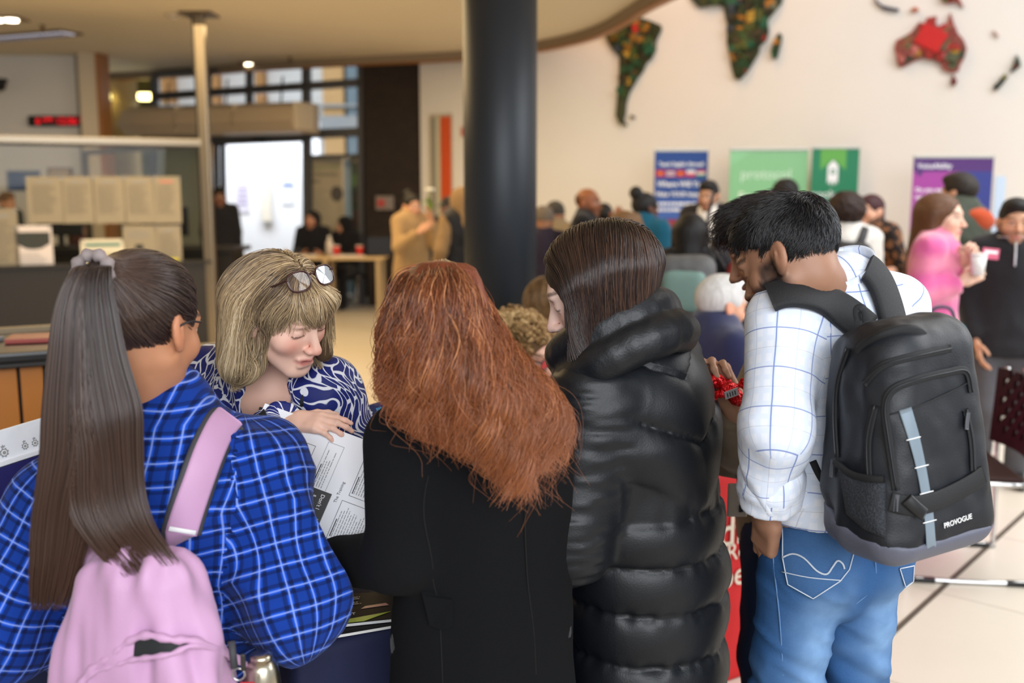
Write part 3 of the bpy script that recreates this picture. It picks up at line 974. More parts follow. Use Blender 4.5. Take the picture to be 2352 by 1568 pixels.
rel(box('top_rail', (0, 0, 0), (Lr, 0.07, 0.075), STEEL, rs, 0.008), frame_m(V(pb[0], pb[1], zb) - SXv * Lr / 2, SXv, SN * -1, UP))
rel(box('rail_shadow_gap', (0, 0, 0), (Lr, 0.05, 0.02), DARKMETAL, rs, 0.0), frame_m(V(pb[0], pb[1], zb - 0.05) - SXv * Lr / 2, SXv, SN * -1, UP))
rel(box('glass_pane', (0, 0, 0), (Lr, 0.010, zb - 0.85), glass_mat('screen_glass', (0.95, 0.96, 0.94), 0.02, 1.18), rs, 0.0), frame_m(V(pb[0], pb[1], (zb + 0.83) / 2) - SXv * Lr / 2, SXv, SN * -1, UP))
q = P(195, 352, 13.2)
dvec = V(q[0] - pb[0], q[1] - pb[1], 0); dl_ = np.linalg.norm(dvec); dx = nrm(dvec)
rel(box('rear_rail', (0, 0, 0), (dl_, 0.06, 0.06), mat('rail_dark', (88, 80, 70), 0.4, 0.5), rs, 0.006), frame_m(V(pb[0], pb[1], 2.15) + dx * dl_ / 2, dx, np.cross(UP, dx), UP))
rel(box('rear_post', (0, 0, 0), (0.06, 0.06, 2.15), mat('rail_dark', (88, 80, 70), 0.4, 0.5), rs, 0.006), frame_m(V(q[0], q[1], 1.075), V(1, 0, 0), V(0, 1, 0), UP))

def lines_on(parent, M, w, rows, y0, dy, th, m, x0=0.0, seed=0, name='text_line', ragged=0.35, off=0.0012):
    """rows of illegible print: thin dashes joined into one flat part"""
    rng = random.Random(seed); bm = bmesh.new()
    for r_ in range(rows):
        x = x0; end = x0 + w * (1 - ragged * rng.random())
        while x < end:
            l = min(rng.uniform(0.04, 0.16) * w, end - x)
            y = y0 - r_ * dy
            vs = [bm.verts.new((x, y, off)), bm.verts.new((x + l, y, off)), bm.verts.new((x + l, y + th, off)), bm.verts.new((x, y + th, off))]
            bm.faces.new(vs); x += l + 0.02 * w
    o = bm_obj(name, bm, m, parent); o['kind'] = 'stuff'
    o.matrix_local = M
    return o
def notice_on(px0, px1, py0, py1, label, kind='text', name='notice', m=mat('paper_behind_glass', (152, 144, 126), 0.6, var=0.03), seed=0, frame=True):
    c = on_scr((px0 + px1) / 2, (py0 + py1) / 2, 0.012)
    a, b = on_scr(px0, py1, 0.012), on_scr(px1, py0, 0.012)
    w, h = np.linalg.norm((b - a)[:2]), b[2] - a[2]
    o = empty_m(name, frame_m(c, SXv, UP, SN)); tag(o, label, 'notice')
    box('sheet', (0, 0, 0), (w, h, 0.004), m, o, 0.0)
    if frame:
        for s_ in (-1, 1): box('clip', (s_ * w * 0.46, h * 0.46, 0.004), (0.025, 0.025, 0.008), STEEL, o, 0.002)
    if kind in ('text', 'red', 'qr', 'yellow'):
        box('heading', (0, h * 0.39, 0.0035), (w * 0.5, h * 0.035, 0.002), mat('red_ink', (210, 120, 110), 0.6, var=0) if kind == 'red' else INKGREY, o, 0)
        lines_on(o, tl(-w * 0.36, 0, 0.003), w * 0.72, 15, h * 0.3, h * 0.042, h * 0.009, mat('notice_ink', (84, 82, 80), 0.6, var=0), seed=seed)
    if kind == 'yellow':
        box('highlight', (0, -h * 0.33, 0.006), (w * 0.72, h * 0.15, 0.002), mat('highlighter', (226, 214, 40), 0.6), o, 0)
    return o, w, h
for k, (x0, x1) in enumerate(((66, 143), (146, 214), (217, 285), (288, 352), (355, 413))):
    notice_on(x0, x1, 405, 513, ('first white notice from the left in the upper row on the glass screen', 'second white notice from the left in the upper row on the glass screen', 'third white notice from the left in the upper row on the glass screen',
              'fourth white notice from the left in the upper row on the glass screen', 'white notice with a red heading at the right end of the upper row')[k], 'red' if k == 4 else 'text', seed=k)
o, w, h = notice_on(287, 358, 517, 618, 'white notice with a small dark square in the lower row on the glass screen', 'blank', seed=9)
lines_on(o, tl(-w * 0.36, 0, 0.003), w * 0.72, 4, h * 0.36, h * 0.05, h * 0.015, INKGREY, seed=5)
box('dark_square', (-0.01, -h * 0.03, 0.004), (w * 0.24, w * 0.26, 0.002), mat('dark_print', (40, 42, 40), 0.6), o, 0)
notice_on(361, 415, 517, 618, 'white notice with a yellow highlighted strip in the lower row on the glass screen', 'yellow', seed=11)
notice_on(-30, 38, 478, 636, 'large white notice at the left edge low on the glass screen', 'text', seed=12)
o, w, h = notice_on(38, 118, 517, 628, 'poster with a dark arched picture low on the left of the glass screen', 'blank', m=mat('poster_lilac', (226, 220, 224), 0.6), seed=13)
pm = mat('poster_dark', (52, 58, 56), 0.6)
prism('picture', [(-w * 0.44, h * 0.36), (w * 0.44, h * 0.36), (w * 0.44, h * 0.12), (w * 0.2, h * 0.02), (0, 0), (-w * 0.2, h * 0.02), (-w * 0.44, h * 0.12)], 0.002, pm, o, Matrix.Rotation(-math.pi / 2, 4, 'X') @ tl(0, -0.003, 0))
lines_on(o, tl(-w * 0.36, 0, 0.003), w * 0.72, 5, -h * 0.1, h * 0.05, h * 0.015, INKGREY, seed=15)
box('purple_strip', (0.03, -h * 0.4, 0.004), (w * 0.6, h * 0.08, 0.002), mat('strip_purple', (170, 150, 190), 0.6), o, 0)
o, w, h = notice_on(190, 286, 548, 640, 'cream poster with a teal heading low in the middle of the glass screen', 'blank', m=mat('poster_cream', (226, 222, 204), 0.6), seed=16)
box('heading', (0, h * 0.36, 0.004), (w * 0.8, h * 0.08, 0.002), mat('teal_print', (60, 128, 122), 0.6), o, 0)
for s_ in (-1, 1): box('box_outline', (s_ * w * 0.2, 0, 0.004), (w * 0.3, h * 0.3, 0.002), mat('box_beige', (196, 196, 172), 0.6), o, 0)
prism('arrow', [(0.0, 0.0), (w * 0.12, h * 0.1), (w * 0.12, 0.04), (w * 0.25, 0.04), (w * 0.25, -0.02), (w * 0.1, -0.02)], 0.002, mat('teal_pale', (120, 180, 186), 0.6), o, Matrix.Rotation(-math.pi / 2, 4, 'X') @ tl(w * 0.22, -0.003, 0))
notice_on(418, 478, 612, 742, 'long pale notice hanging below the glass screen beside the steel post', 'text', m=mat('paper_grey', (206, 204, 196), 0.6), seed=18)

# reception counter: dark top and body, near end clad in upright oak slats
cx = V(0.88, 0.475, 0); cn = V(cx[1], -cx[0], 0)
cA = V(-1.70, 3.30, 0) - cx * 1.1
Lc = 1.62
ct = empty_m('reception_counter', frame_m(cA, cx, cn * -1, UP)); tag(ct, 'reception counter with a black top and upright oak slats at the left edge', 'counter')
box('worktop', (Lc / 2, 0.24, 1.10), (Lc, 0.56, 0.04), mat('counter_black', (30, 29, 29), 0.3), ct, 0.012)
box('fascia', (Lc / 2, 0.0, 1.08), (Lc, 0.06, 0.03), mat('fascia_black', (34, 31, 28), 0.5), ct, 0.006)
box('back_ledge', (Lc / 2, 0.50, 1.125), (Lc, 0.05, 0.03), mat('ledge_beige', (130, 112, 84), 0.5), ct, 0.004)
box('body', (Lc / 2, 0.27, 0.53), (Lc, 0.44, 1.06), mat('counter_body', (40, 32, 26), 0.6), ct, 0.004)
nsl = int(Lc / 0.079)
for k in range(nsl):
    box('slat', ((k + 0.5) * Lc / nsl, 0.03, 0.535), (Lc / nsl - 0.010, 0.03, 1.05), mat('oak_slat', (164, 98, 26), 0.45, var=0.12, scale=8), ct, 0.004)
rel(box('base_panel', (0, 0, 0), (Lr, 0.06, 0.9), mat('fascia_black', (24, 22, 22), 0.5), rs, 0.0), frame_m(V(pb[0], pb[1], 0.45) - SXv * Lr / 2, SXv, SN * -1, UP))
rel(box('base_cap', (0, 0, 0), (Lr, 0.16, 0.03), mat('fascia_black', (34, 31, 28), 0.5), rs, 0.004), frame_m(V(pb[0], pb[1], 0.9) - SXv * Lr / 2, SXv, SN * -1, UP))
# back desk and clutter behind the glass
bd = empty('back_desk', (-4.9, 11.9, 0)); tag(bd, 'dark back desk behind the glass screen', 'desk')
box('top', (0, 0, 0.98), (3.4, 0.7, 0.05), mat('desk_dark', (30, 28, 28), 0.5), bd)
box('front_panel', (0, -0.3, 0.49), (3.3, 0.04, 0.95), mat('desk_front', (22, 20, 20), 0.6), bd)
for sx in (-1.6, 1.6): box('side_panel', (sx, 0, 0.49), (0.05, 0.6, 0.95), mat('desk_front', (22, 20, 20), 0.6), bd)
for k, (x, c, lab) in enumerate(((-5.35, (24, 26, 30), 'black computer monitor on the back desk, left'), (-4.1, (24, 26, 30), 'black computer monitor on the back desk, right'))):
    mo = empty('monitor', (x, 11.85, 1.005)); tag(mo, lab, 'monitor')
    box('screen', (0, 0, 0.3), (0.55, 0.04, 0.34), mat('monitor_black', c, 0.3), mo, 0.01)
    box('stand', (0, 0.02, 0.08), (0.06, 0.04, 0.16), BLACKP, mo, 0.004)
    box('foot', (0, 0, 0.01), (0.22, 0.16, 0.02), BLACKP, mo, 0.004)
bpz = P(55, 415, 14.088)
bpo = box('poster', tuple(bpz), (0.46, 0.02, 0.27), mat('poster_blue', (34, 70, 130), 0.5, var=0.3, scale=9), None, 0)
tag(bpo, 'blue poster on the wall behind the reception glass', 'poster')
pz = P(138, 396, 14.083); pf = empty('picture_frame', pz); tag(pf, 'small brown framed picture on the wall behind the reception glass', 'picture')
box('frame', (0, 0, 0), (0.34, 0.03, 0.13), mat('frame_brown', (96, 60, 40), 0.5), pf, 0.004)
box('print', (0, -0.018, 0), (0.28, 0.01, 0.09), mat('print_pale', (200, 180, 150), 0.6), pf, 0)
# leaflets on the counter
for k, (x, y, c, rz, lab) in enumerate(((1.22, 0.22, (150, 60, 50), 0.3, 'red leaflet lying on the black reception counter'), (0.98, 0.3, (120, 120, 124), -0.4, 'grey leaflet stack lying on the black reception counter'))):
    pos = ct.matrix_world @ Vector((x, y, 1.122))
    lf = box('leaflet', (0, 0, 0.008), (0.21, 0.15, 0.016), mat('leaflet_%d' % k, c, 0.4), None, 0.002)
    lf.location = pos; lf.rotation_euler = (0, 0, rz); tag(lf, lab, 'leaflet')

# ------------------------------------------------------------------ world map on the tall wall
def pip(x, y, poly):
    c = False
    for i in range(len(poly)):
        x1, y1 = poly[i]; x2, y2 = poly[i - 1]
        if (y1 > y) != (y2 > y) and x < (x2 - x1) * (y - y1) / (y2 - y1) + x1: c = not c
    return c
def wall_uv(px, py):
    p_ = on_wall(px, py) - W1
    return float(p_ @ WX), float(p_[2])
def chip_mat(c): return mat('chip_%d_%d_%d' % c, c, 0.45, var=0.35, scale=60, bmp=0.4, bscale=90)
_chip_me = {}
def chip_mesh(c, kind):
    key = (c, kind)
    if key not in _chip_me:
        bm = bmesh.new()
        bm_box(bm, (0, 0, 0.5), (1, 1, 1))
        if kind == 1:
            for ox in (-0.3, 0.0, 0.3): bm_box(bm, (ox, 0.1, 1.15), (0.18, 0.5, 0.4))
        if kind == 2:
            bm_box(bm, (0.1, -0.1, 1.2), (0.5, 0.4, 0.6)); bm_box(bm, (-0.3, 0.3, 1.1), (0.2, 0.2, 0.3))
        me = bpy.data.meshes.new('circuit_board'); bm.to_mesh(me); bm.free(); me.materials.append(chip_mat(c))
        _chip_me[key] = me
    return _chip_me[key]
GREENS = [(44, 62, 24), (60, 84, 34), (34, 74, 40), (86, 92, 34), (40, 50, 22), (28, 92, 62), (70, 58, 26), (52, 46, 22)]
ACC = [(190, 124, 30), (200, 40, 34), (150, 106, 36), (120, 122, 96), (46, 60, 70), (200, 160, 60)]
REDS = [(176, 44, 36), (190, 84, 76), (150, 70, 60), (196, 110, 100), (120, 100, 60), (170, 30, 26), (86, 90, 60)]
def continent(poly_px, label, pal, acc, n, seed, sc=(0.05, 0.13), base=(44, 52, 24), accp=0.25):
    uv = [wall_uv(x, y) for x, y in poly_px]
    cx_, cz_ = np.mean([u for u, _ in uv]), np.mean([z for _, z in uv])
    o = empty_m('map_continent', frame_m(W1 + WX * cx_ + UP * cz_, WX, UP, WN)); tag(o, label, 'wall art', 'circuit board world map on the white wall')
    rel_ = [(u - cx_, z - cz_) for u, z in uv]
    prism('backing', rel_, 0.045, chip_mat(base), o, Matrix.Rotation(-math.pi / 2, 4, 'X') @ Matrix.Scale(1, 4))
    rng = random.Random(seed)
    xs, zs = [r_[0] for r_ in rel_], [r_[1] for r_ in rel_]
    k = t = 0
    while k < n and t < n * 30:
        t += 1
        x, z = rng.uniform(min(xs), max(xs)), rng.uniform(min(zs), max(zs))
        w_, h_ = rng.uniform(*sc), rng.uniform(*sc)
        if not all(pip(x + a * w_ * 0.42, z + b_ * h_ * 0.42, rel_) for a in (-1, 1) for b_ in (-1, 1)): continue
        c = rng.choice(acc) if rng.random() < accp else rng.choice(pal)
        ch = bpy.data.objects.new('circuit_board', chip_mesh(c, rng.randrange(3)))
        link(ch, o)
        ch.matrix_local = tl(x, z, 0.04 + rng.uniform(0, 0.004)) @ Matrix.Rotation(rng.choice((0, 0, 0.5, -0.4, 0.2)), 4, 'Z') @ Matrix.Diagonal((w_, h_, rng.uniform(0.015, 0.05), 1))
        k += 1
    return o
continent([(1391, 78), (1402, 66), (1430, 52), (1452, 42), (1466, 28), (1474, 42), (1490, 46), (1505, 52), (1519, 58), (1521, 68), (1509, 92), (1507, 118), (1497, 136), (1486, 146), (1478, 165), (1466, 180), (1456, 198), (1446, 216), (1440, 238), (1438, 262), (1434, 276), (1442, 290), (1425, 284), (1417, 266), (1421, 220), (1425, 180), (1426, 130), (1408, 112), (1399, 96)],
          'tall narrow green and brown circuit board continent at the left of the wall map', GREENS, ACC, 70, 3)
continent([(1585, -8), (1596, 6), (1608, 18), (1628, 14), (1645, 10), (1665, 16), (1668, 36), (1674, 60), (1672, 98), (1678, 128), (1684, 160), (1690, 180), (1700, 184), (1716, 168), (1730, 146), (1744, 122), (1746, 108), (1762, 92), (1767, 72), (1763, 48), (1778, 30), (1796, 8), (1800, -12), (1700, -30)],
          'large green circuit board continent hanging at the top edge of the wall map', GREENS, ACC, 80, 5)
continent([(1791, 76), (1797, 82), (1795, 98), (1786, 134), (1776, 136), (1774, 122), (1780, 96)], 'slim brown and green circuit board island beside the large green continent', GREENS, ACC, 9, 6, (0.03, 0.07))
continent([(2060, 94), (2080, 84), (2096, 74), (2108, 58), (2112, 52), (2126, 56), (2132, 42), (2152, 38), (2150, 56), (2166, 66), (2174, 64), (2184, 30), (2192, 56), (2200, 76), (2214, 92), (2221, 112), (2216, 132), (2206, 150), (2202, 164), (2186, 168), (2168, 162), (2160, 146), (2146, 140), (2122, 134), (2106, 138), (2088, 148), (2070, 156), (2063, 150), (2060, 126), (2056, 112)],
          'red and pink circuit board continent at the right of the wall map', REDS, [(40, 110, 70), (190, 150, 50), (50, 60, 40)], 70, 8, base=(150, 76, 64), accp=0.2)
au = bpy.data.objects[-1] if False else None
continent([(2190, 172), (2199, 186), (2194, 197), (2184, 194)], 'tiny dark red island below the red circuit board continent', [(120, 26, 22)], [(120, 26, 22)], 2, 9, (0.02, 0.04), (120, 26, 22))
continent([(2336, 126), (2343, 140), (2345, 152), (2332, 162), (2320, 168), (2328, 150), (2332, 140)], 'upper dark green island with a red tip at the right of the wall map', [(40, 56, 34), (60, 66, 40)], [(170, 40, 34)], 6, 10, (0.02, 0.05), (38, 50, 30))
continent([(2308, 170), (2316, 176), (2306, 190), (2290, 208), (2280, 202), (2296, 186)], 'lower slim dark green island at the right of the wall map', [(40, 56, 34), (30, 44, 34)], [(150, 140, 50)], 6, 11, (0.02, 0.05), (34, 44, 30))
continent([(2010, -6), (2018, 6), (2030, 14), (2066, 22), (2064, 27), (2030, 22), (2014, 8)], 'thin dark blue island chain at the top of the wall map', [(30, 30, 70), (40, 40, 50)], [(40, 60, 90)], 5, 12, (0.02, 0.04), (32, 32, 60))
continent([(2160, -10), (2168, 8), (2186, 8), (2196, 4), (2214, 18), (2204, -2), (2196, -12)], 'small red and green island at the top edge above the red continent', REDS, [(60, 130, 60), (220, 140, 40)], 6, 13, (0.02, 0.05), (150, 50, 40))
continent([(2092, 22), (2108, 18), (2112, 24), (2098, 30)], 'very small orange island right of the dark blue island chain', [(190, 100, 70)], [(190, 100, 70)], 1, 14, (0.02, 0.03), (200, 130, 100))
continent([(2282, 70), (2292, 80), (2294, 86), (2286, 80)], 'tiny reddish sliver island left of the two green islands on the wall map', [(150, 90, 80)], [(150, 90, 80)], 1, 15, (0.01, 0.02), (170, 120, 110))
continent([(1452, 264), (1460, 268), (1458, 273), (1450, 270)], 'tiny dark islet beside the tip of the narrow continent', [(70, 70, 50)], [(70, 70, 50)], 1, 16, (0.01, 0.02), (90, 84, 60))
# the raised red board in the middle of the red continent
rb_o = [o_ for o_ in COL.objects if o_.get('label', '').startswith('red and pink')][0]
cpt = on_wall(2140, 88, 0.06); lc = rb_o.matrix_world.inverted() @ Vector(cpt)
rbm = Matrix.Translation(lc) @ Matrix.Rotation(-0.52, 4, 'Z')
o_ = box('circuit_board', (0, 0, 0.02), (0.27, 0.21, 0.07), chip_mat((200, 30, 28)), rb_o, 0.006); o_.matrix_local = rbm; o_['label'] = 'large raised bright red board'
# ------------------------------------------------------------------ people: head and hand templates
def rotm(ax, a): return np.array(Matrix.Rotation(a, 3, Vector(ax)))
EYE = V(0.0315, 0.0735, 0.003)
def head_prims(fem=False, eyes='open', mouth='closed', neck_dir=(0, -0.035, -0.2)):
    j = 0.9 if fem else 1.0
    ps = [EL((0, -0.012, 0.032), (0.076, 0.096, 0.086)), (EL((0, 0.022, -0.03), (0.061 * (0.97 if fem else 1), 0.066, 0.084)), 0.03)]
    nr = 0.046 if fem else 0.056
    ps.append((RC((0, -0.025, -0.05), neck_dir, nr, nr * 1.06), 0.03))
    for s_ in (-1, 1):
        ps.append((RC((s_ * 0.05 * j, 0.0, -0.05), (s_ * 0.018, 0.062, -0.1), 0.021, 0.017), 0.022))
        ps.append((EL((s_ * 0.04, 0.052, -0.026), (0.027, 0.025, 0.025)), 0.02))
    ps.append((EL((0, 0.068, -0.101), (0.022 * j, 0.019, 0.016)), 0.016))
    ps.append((RC((-0.034, 0.078, 0.025), (0.034, 0.078, 0.025), 0.011 if fem else 0.0135, 0.011 if fem else 0.0135), 0.02))
    for s_ in (-1, 1): ps.append(('-', EL((s_ * 0.032, 0.094, 0.003), (0.019, 0.015, 0.012)), 0.012))
    ps.append((RC((0, 0.083, 0.012), (0, 0.107, -0.03), 0.0075, 0.0105), 0.012))
    ps.append((EL((0, 0.109, -0.034), (0.0105, 0.0105, 0.0095)), 0.006))
    for s_ in (-1, 1):
        ps.append((EL((s_ * 0.0125, 0.098, -0.037), (0.0075, 0.011, 0.0075)), 0.006))
        ps.append(('-', EL((s_ * 0.007, 0.103, -0.0455), (0.0035, 0.006, 0.004)), 0.003))
        e = EYE * V(s_, 1, 1)
        ps.append((EL(e, 0.0125), 0.002))
        if eyes == 'open':
            ps.append((EL(e + V(0, -0.0005, 0.0085), (0.0155, 0.0135, 0.0068)), 0.003))
            ps.append((EL(e + V(0, -0.001, -0.0085), (0.0145, 0.0125, 0.0058)), 0.003))
        else:
            ps.append((EL(e + V(0, -0.0004, 0.001), (0.0155, 0.0138, 0.0125)), 0.003))
            ps.append((RC(e + V(-0.013, 0.0065, -0.0068), e + V(0.013, 0.0065, -0.0068), 0.0028, 0.0028), 0.003))
    ps.append((RC((-0.019, 0.083, -0.0635), (0, 0.0915, -0.0615), 0.0055, 0.0066), 0.008))
    ps.append((RC((0.019, 0.083, -0.0635), (0, 0.0915, -0.0615), 0.0055, 0.0066), 0.008))
    g = 0.0045 if mouth == 'open' else 0.0022
    ps.append((RC((-0.015, 0.083, -0.074 - g), (0.015, 0.083, -0.074 - g), 0.0078, 0.0078), 0.008))
    ps.append(('-', RC((-0.022, 0.092, -0.068 - g / 2), (0.022, 0.092, -0.068 - g / 2), g, g), 0.003))
    for s_ in (-1, 1):
        R = rotm((1, 0, 0), 0.25) @ rotm((0, 0, 1), s_ * 0.35)
        ps.append((EL((s_ * 0.08, -0.014, -0.004), (0.0085, 0.019, 0.032), R), 0.008))
        ps.append(('-', EL((s_ * 0.089, -0.01, 0.004), (0.0058, 0.0105, 0.019), R), 0.005))
        ps.append((EL((s_ * 0.0775, -0.004, -0.03), (0.006, 0.008, 0.009)), 0.006))
        ps.append((RC((s_ * 0.087, -0.012, 0.008), (s_ * 0.084, -0.006, -0.014), 0.0022, 0.0026), 0.004))
    return ps
_HT = {}
def head_template(fem, eyes, mouth, h, nd=(0, -0.035, -0.2)):
    nd = tuple(round(float(x) / 0.015) * 0.015 for x in nd)
    k = (fem, eyes, mouth, h, nd)
    if k not in _HT:
        v, f = Vol(head_prims(fem, eyes, mouth, nd), h).mesh()
        _HT[k] = (smooth_v(v, f, 1, 0.4), f)
    return _HT[k]
def skin_cols(v, skin, lips=None, brow=(40, 30, 26), iris=(60, 44, 30), beard=None, beard_w=0.0, fem=False, eyes='open', blush=0.5, grey=None):
    sk = np.array(lin(skin)); n = len(v)
    c = np.tile(sk, (n, 1)) * (1 + 0.10 * noise3(v, 70)[:, None] + 0.12 * noise3(v, 22)[:, None])
    x, y, z = v[:, 0], v[:, 1], v[:, 2]; ax = np.abs(x)
    def mixin(w, col):
        nonlocal c
        c = c * (1 - w[:, None]) + np.array(lin(col)) * w[:, None]
    red = tuple(np.clip(np.array(skin) * V(1.02, 0.78, 0.74), 0, 255))
    w = np.exp(-((ax - 0.042) ** 2 / 0.0004 + (z + 0.03) ** 2 / 0.0006)) * (y > 0.03) * 0.55 * blush
    mixin(w, red)
    mixin(np.exp(-(x ** 2 / 0.0003 + (z + 0.034) ** 2 / 0.0002)) * (y > 0.09) * 0.5 * blush, red)
    mixin(np.clip((ax - 0.074) / 0.01, 0, 1) * (np.abs(z) < 0.045) * (y < 0.03) * 0.4 * blush, red)
    if beard is not None:
        nz = noise3(v, 160) * 0.25
        ss = lambda t: np.clip(t, 0, 1) ** 2 * (3 - 2 * np.clip(t, 0, 1))
        m = ss((-0.026 - z + 0.25 * (ax - 0.03) * (y < 0.05)) / 0.018) * ss((z + 0.135) / 0.03) * ss((y + 0.022) / 0.03)
        m = np.maximum(m, ss((ax - 0.058) / 0.012) * ss((0.012 - z) / 0.02) * ss((z + 0.12) / 0.03) * ss((y + 0.012) / 0.016) * ss((0.05 - y) / 0.012))
        mou = np.exp(-((z + 0.0685) ** 2 / 0.00012 + x ** 2 / 0.0005))
        m = m * (1 - 0.8 * mou)
        m = np.maximum(m, np.exp(-((z + 0.052) ** 2 / 0.00003 + x ** 2 / 0.0007)) * (y > 0.07))
        mixin(np.clip(m * (beard_w + nz), 0, 1), beard)
    lp = lips or tuple(np.array(skin) * V(0.86, 0.62, 0.60))
    w = np.clip(1.6 - ((z + 0.0685) / 0.0105) ** 2 - (x / 0.023) ** 2, 0, 1) * (y > 0.07)
    mixin(np.clip(w, 0, 1) * 0.85, lp)
    bz = 0.0275 + 0.004 * np.sin(np.clip((ax - 0.014) / 0.036, 0, 1) * 2.4)
    w = np.clip(1.4 - (np.abs(z - bz) / (0.0034 if fem else 0.0048)) ** 2, 0, 1) * (ax > 0.013) * (ax < 0.053) * (y > 0.03)
    mixin(w * 0.8, brow)
    e = v - EYE * np.stack([np.sign(x), np.ones(n), np.ones(n)], 1)
    near = (y > 0.075) & (np.abs(e[:, 0]) < 0.015)
    if eyes == 'open':
        op = near & (np.abs(e[:, 2]) < 0.0042 * np.sqrt(np.clip(1 - (e[:, 0] / 0.0135) ** 2, 0, 1)))
        mixin(op * 1.0, (222, 218, 214))
        mixin((op & (e[:, 0] ** 2 + (e[:, 2] - 0.0006) ** 2 < 0.0056 ** 2)) * 1.0, iris)
        mixin((near & (np.abs(e[:, 2] - 0.0047) < 0.0013)) * 0.8, (30, 22, 20))
    else:
        mixin((near & (np.abs(e[:, 2] + 0.0065) < 0.0016)) * 0.85, (38, 28, 26))
    return np.clip(c, 0, 1)
SKIN, nt, b = nodes_of('skin')
at = nt.nodes.new('ShaderNodeVertexColor'); at.layer_name = 'Col'
nt.links.new(at.outputs['Color'], b.inputs['Base Color'])
b.inputs['Roughness'].default_value = 0.48
b.inputs['Specular IOR Level'].default_value = 0.4
b.inputs['Subsurface Weight'].default_value = 0.12
b.inputs['Subsurface Radius'].default_value = (0.012, 0.005, 0.003)
bump(nt, b, noise_n(nt, coord(nt), 420, 2).outputs[0], 0.12, 0.001)

# hand frame: y towards the fingertips, z out of the back of the hand, x towards the thumb (right hand, palm down: thumb at -x)
def hand_prims(curl=(0.35, 0.4, 0.45, 0.5), thumb=0.5, spread=0.06):
    ps = [BX((0, 0.045, 0), (0.037, 0.047, 0.0145), 0.013), (RC((0, 0.01, 0), (0, -0.05, 0), 0.027, 0.026, (0, 0, 1), 0.8), 0.02)]
    base = [(-0.028, 0.086, 0.0), (-0.0095, 0.092, 0.002), (0.0095, 0.089, 0.001), (0.027, 0.08, -0.001)]
    L = [(0.040, 0.026, 0.020), (0.044, 0.030, 0.021), (0.041, 0.028, 0.020), (0.032, 0.021, 0.018)]
    R = [0.0092, 0.0095, 0.009, 0.008]
    for i in range(4):
        p_ = V(*base[i]); sx = (i - 1.5) * spread
        a = curl[i] * 0.7
        for k in range(3):
            d = nrm(V(math.sin(sx), math.cos(a), -math.sin(a)))
            q = p_ + d * L[i][k]
            ps.append((RC(p_, q, R[i] * (1 - 0.08 * k), R[i] * (0.94 - 0.1 * k)), 0.006 if k else 0.01))
            p_ = q; a += curl[i] * (1.1 if k == 0 else 0.8)
    p_ = V(-0.026, 0.022, -0.004)
    for k, (l, r_) in enumerate(((0.042, 0.0125), (0.032, 0.0102), (0.026, 0.0088))):
        an = 0.85 - 0.38 * k * (0.6 + thumb)
        d = nrm(V(-math.sin(an), math.cos(an), -0.25 - thumb * 0.35))
        q = p_ + d * l
        ps.append((RC(p_, q, r_, r_ * 0.9), 0.012 if k == 0 else 0.006))
        p_ = q
    return ps
_HD = {}
def hand_template(kind, h):
    if (kind, h) not in _HD:
        c = {'relaxed': ((0.3, 0.36, 0.42, 0.48), 0.4), 'grip': ((0.95, 1.0, 1.05, 1.1), 1.0), 'point': ((0.12, 0.42, 0.55, 0.62), 0.7), 'flat': ((0.12, 0.12, 0.16, 0.2), 0.2), 'pinch': ((0.62, 0.7, 0.82, 0.92), 0.9)}[kind]
        v, f = Vol(hand_prims(*c), h).mesh()
        _HD[(kind, h)] = (v, f)
    return _HD[(kind, h)]

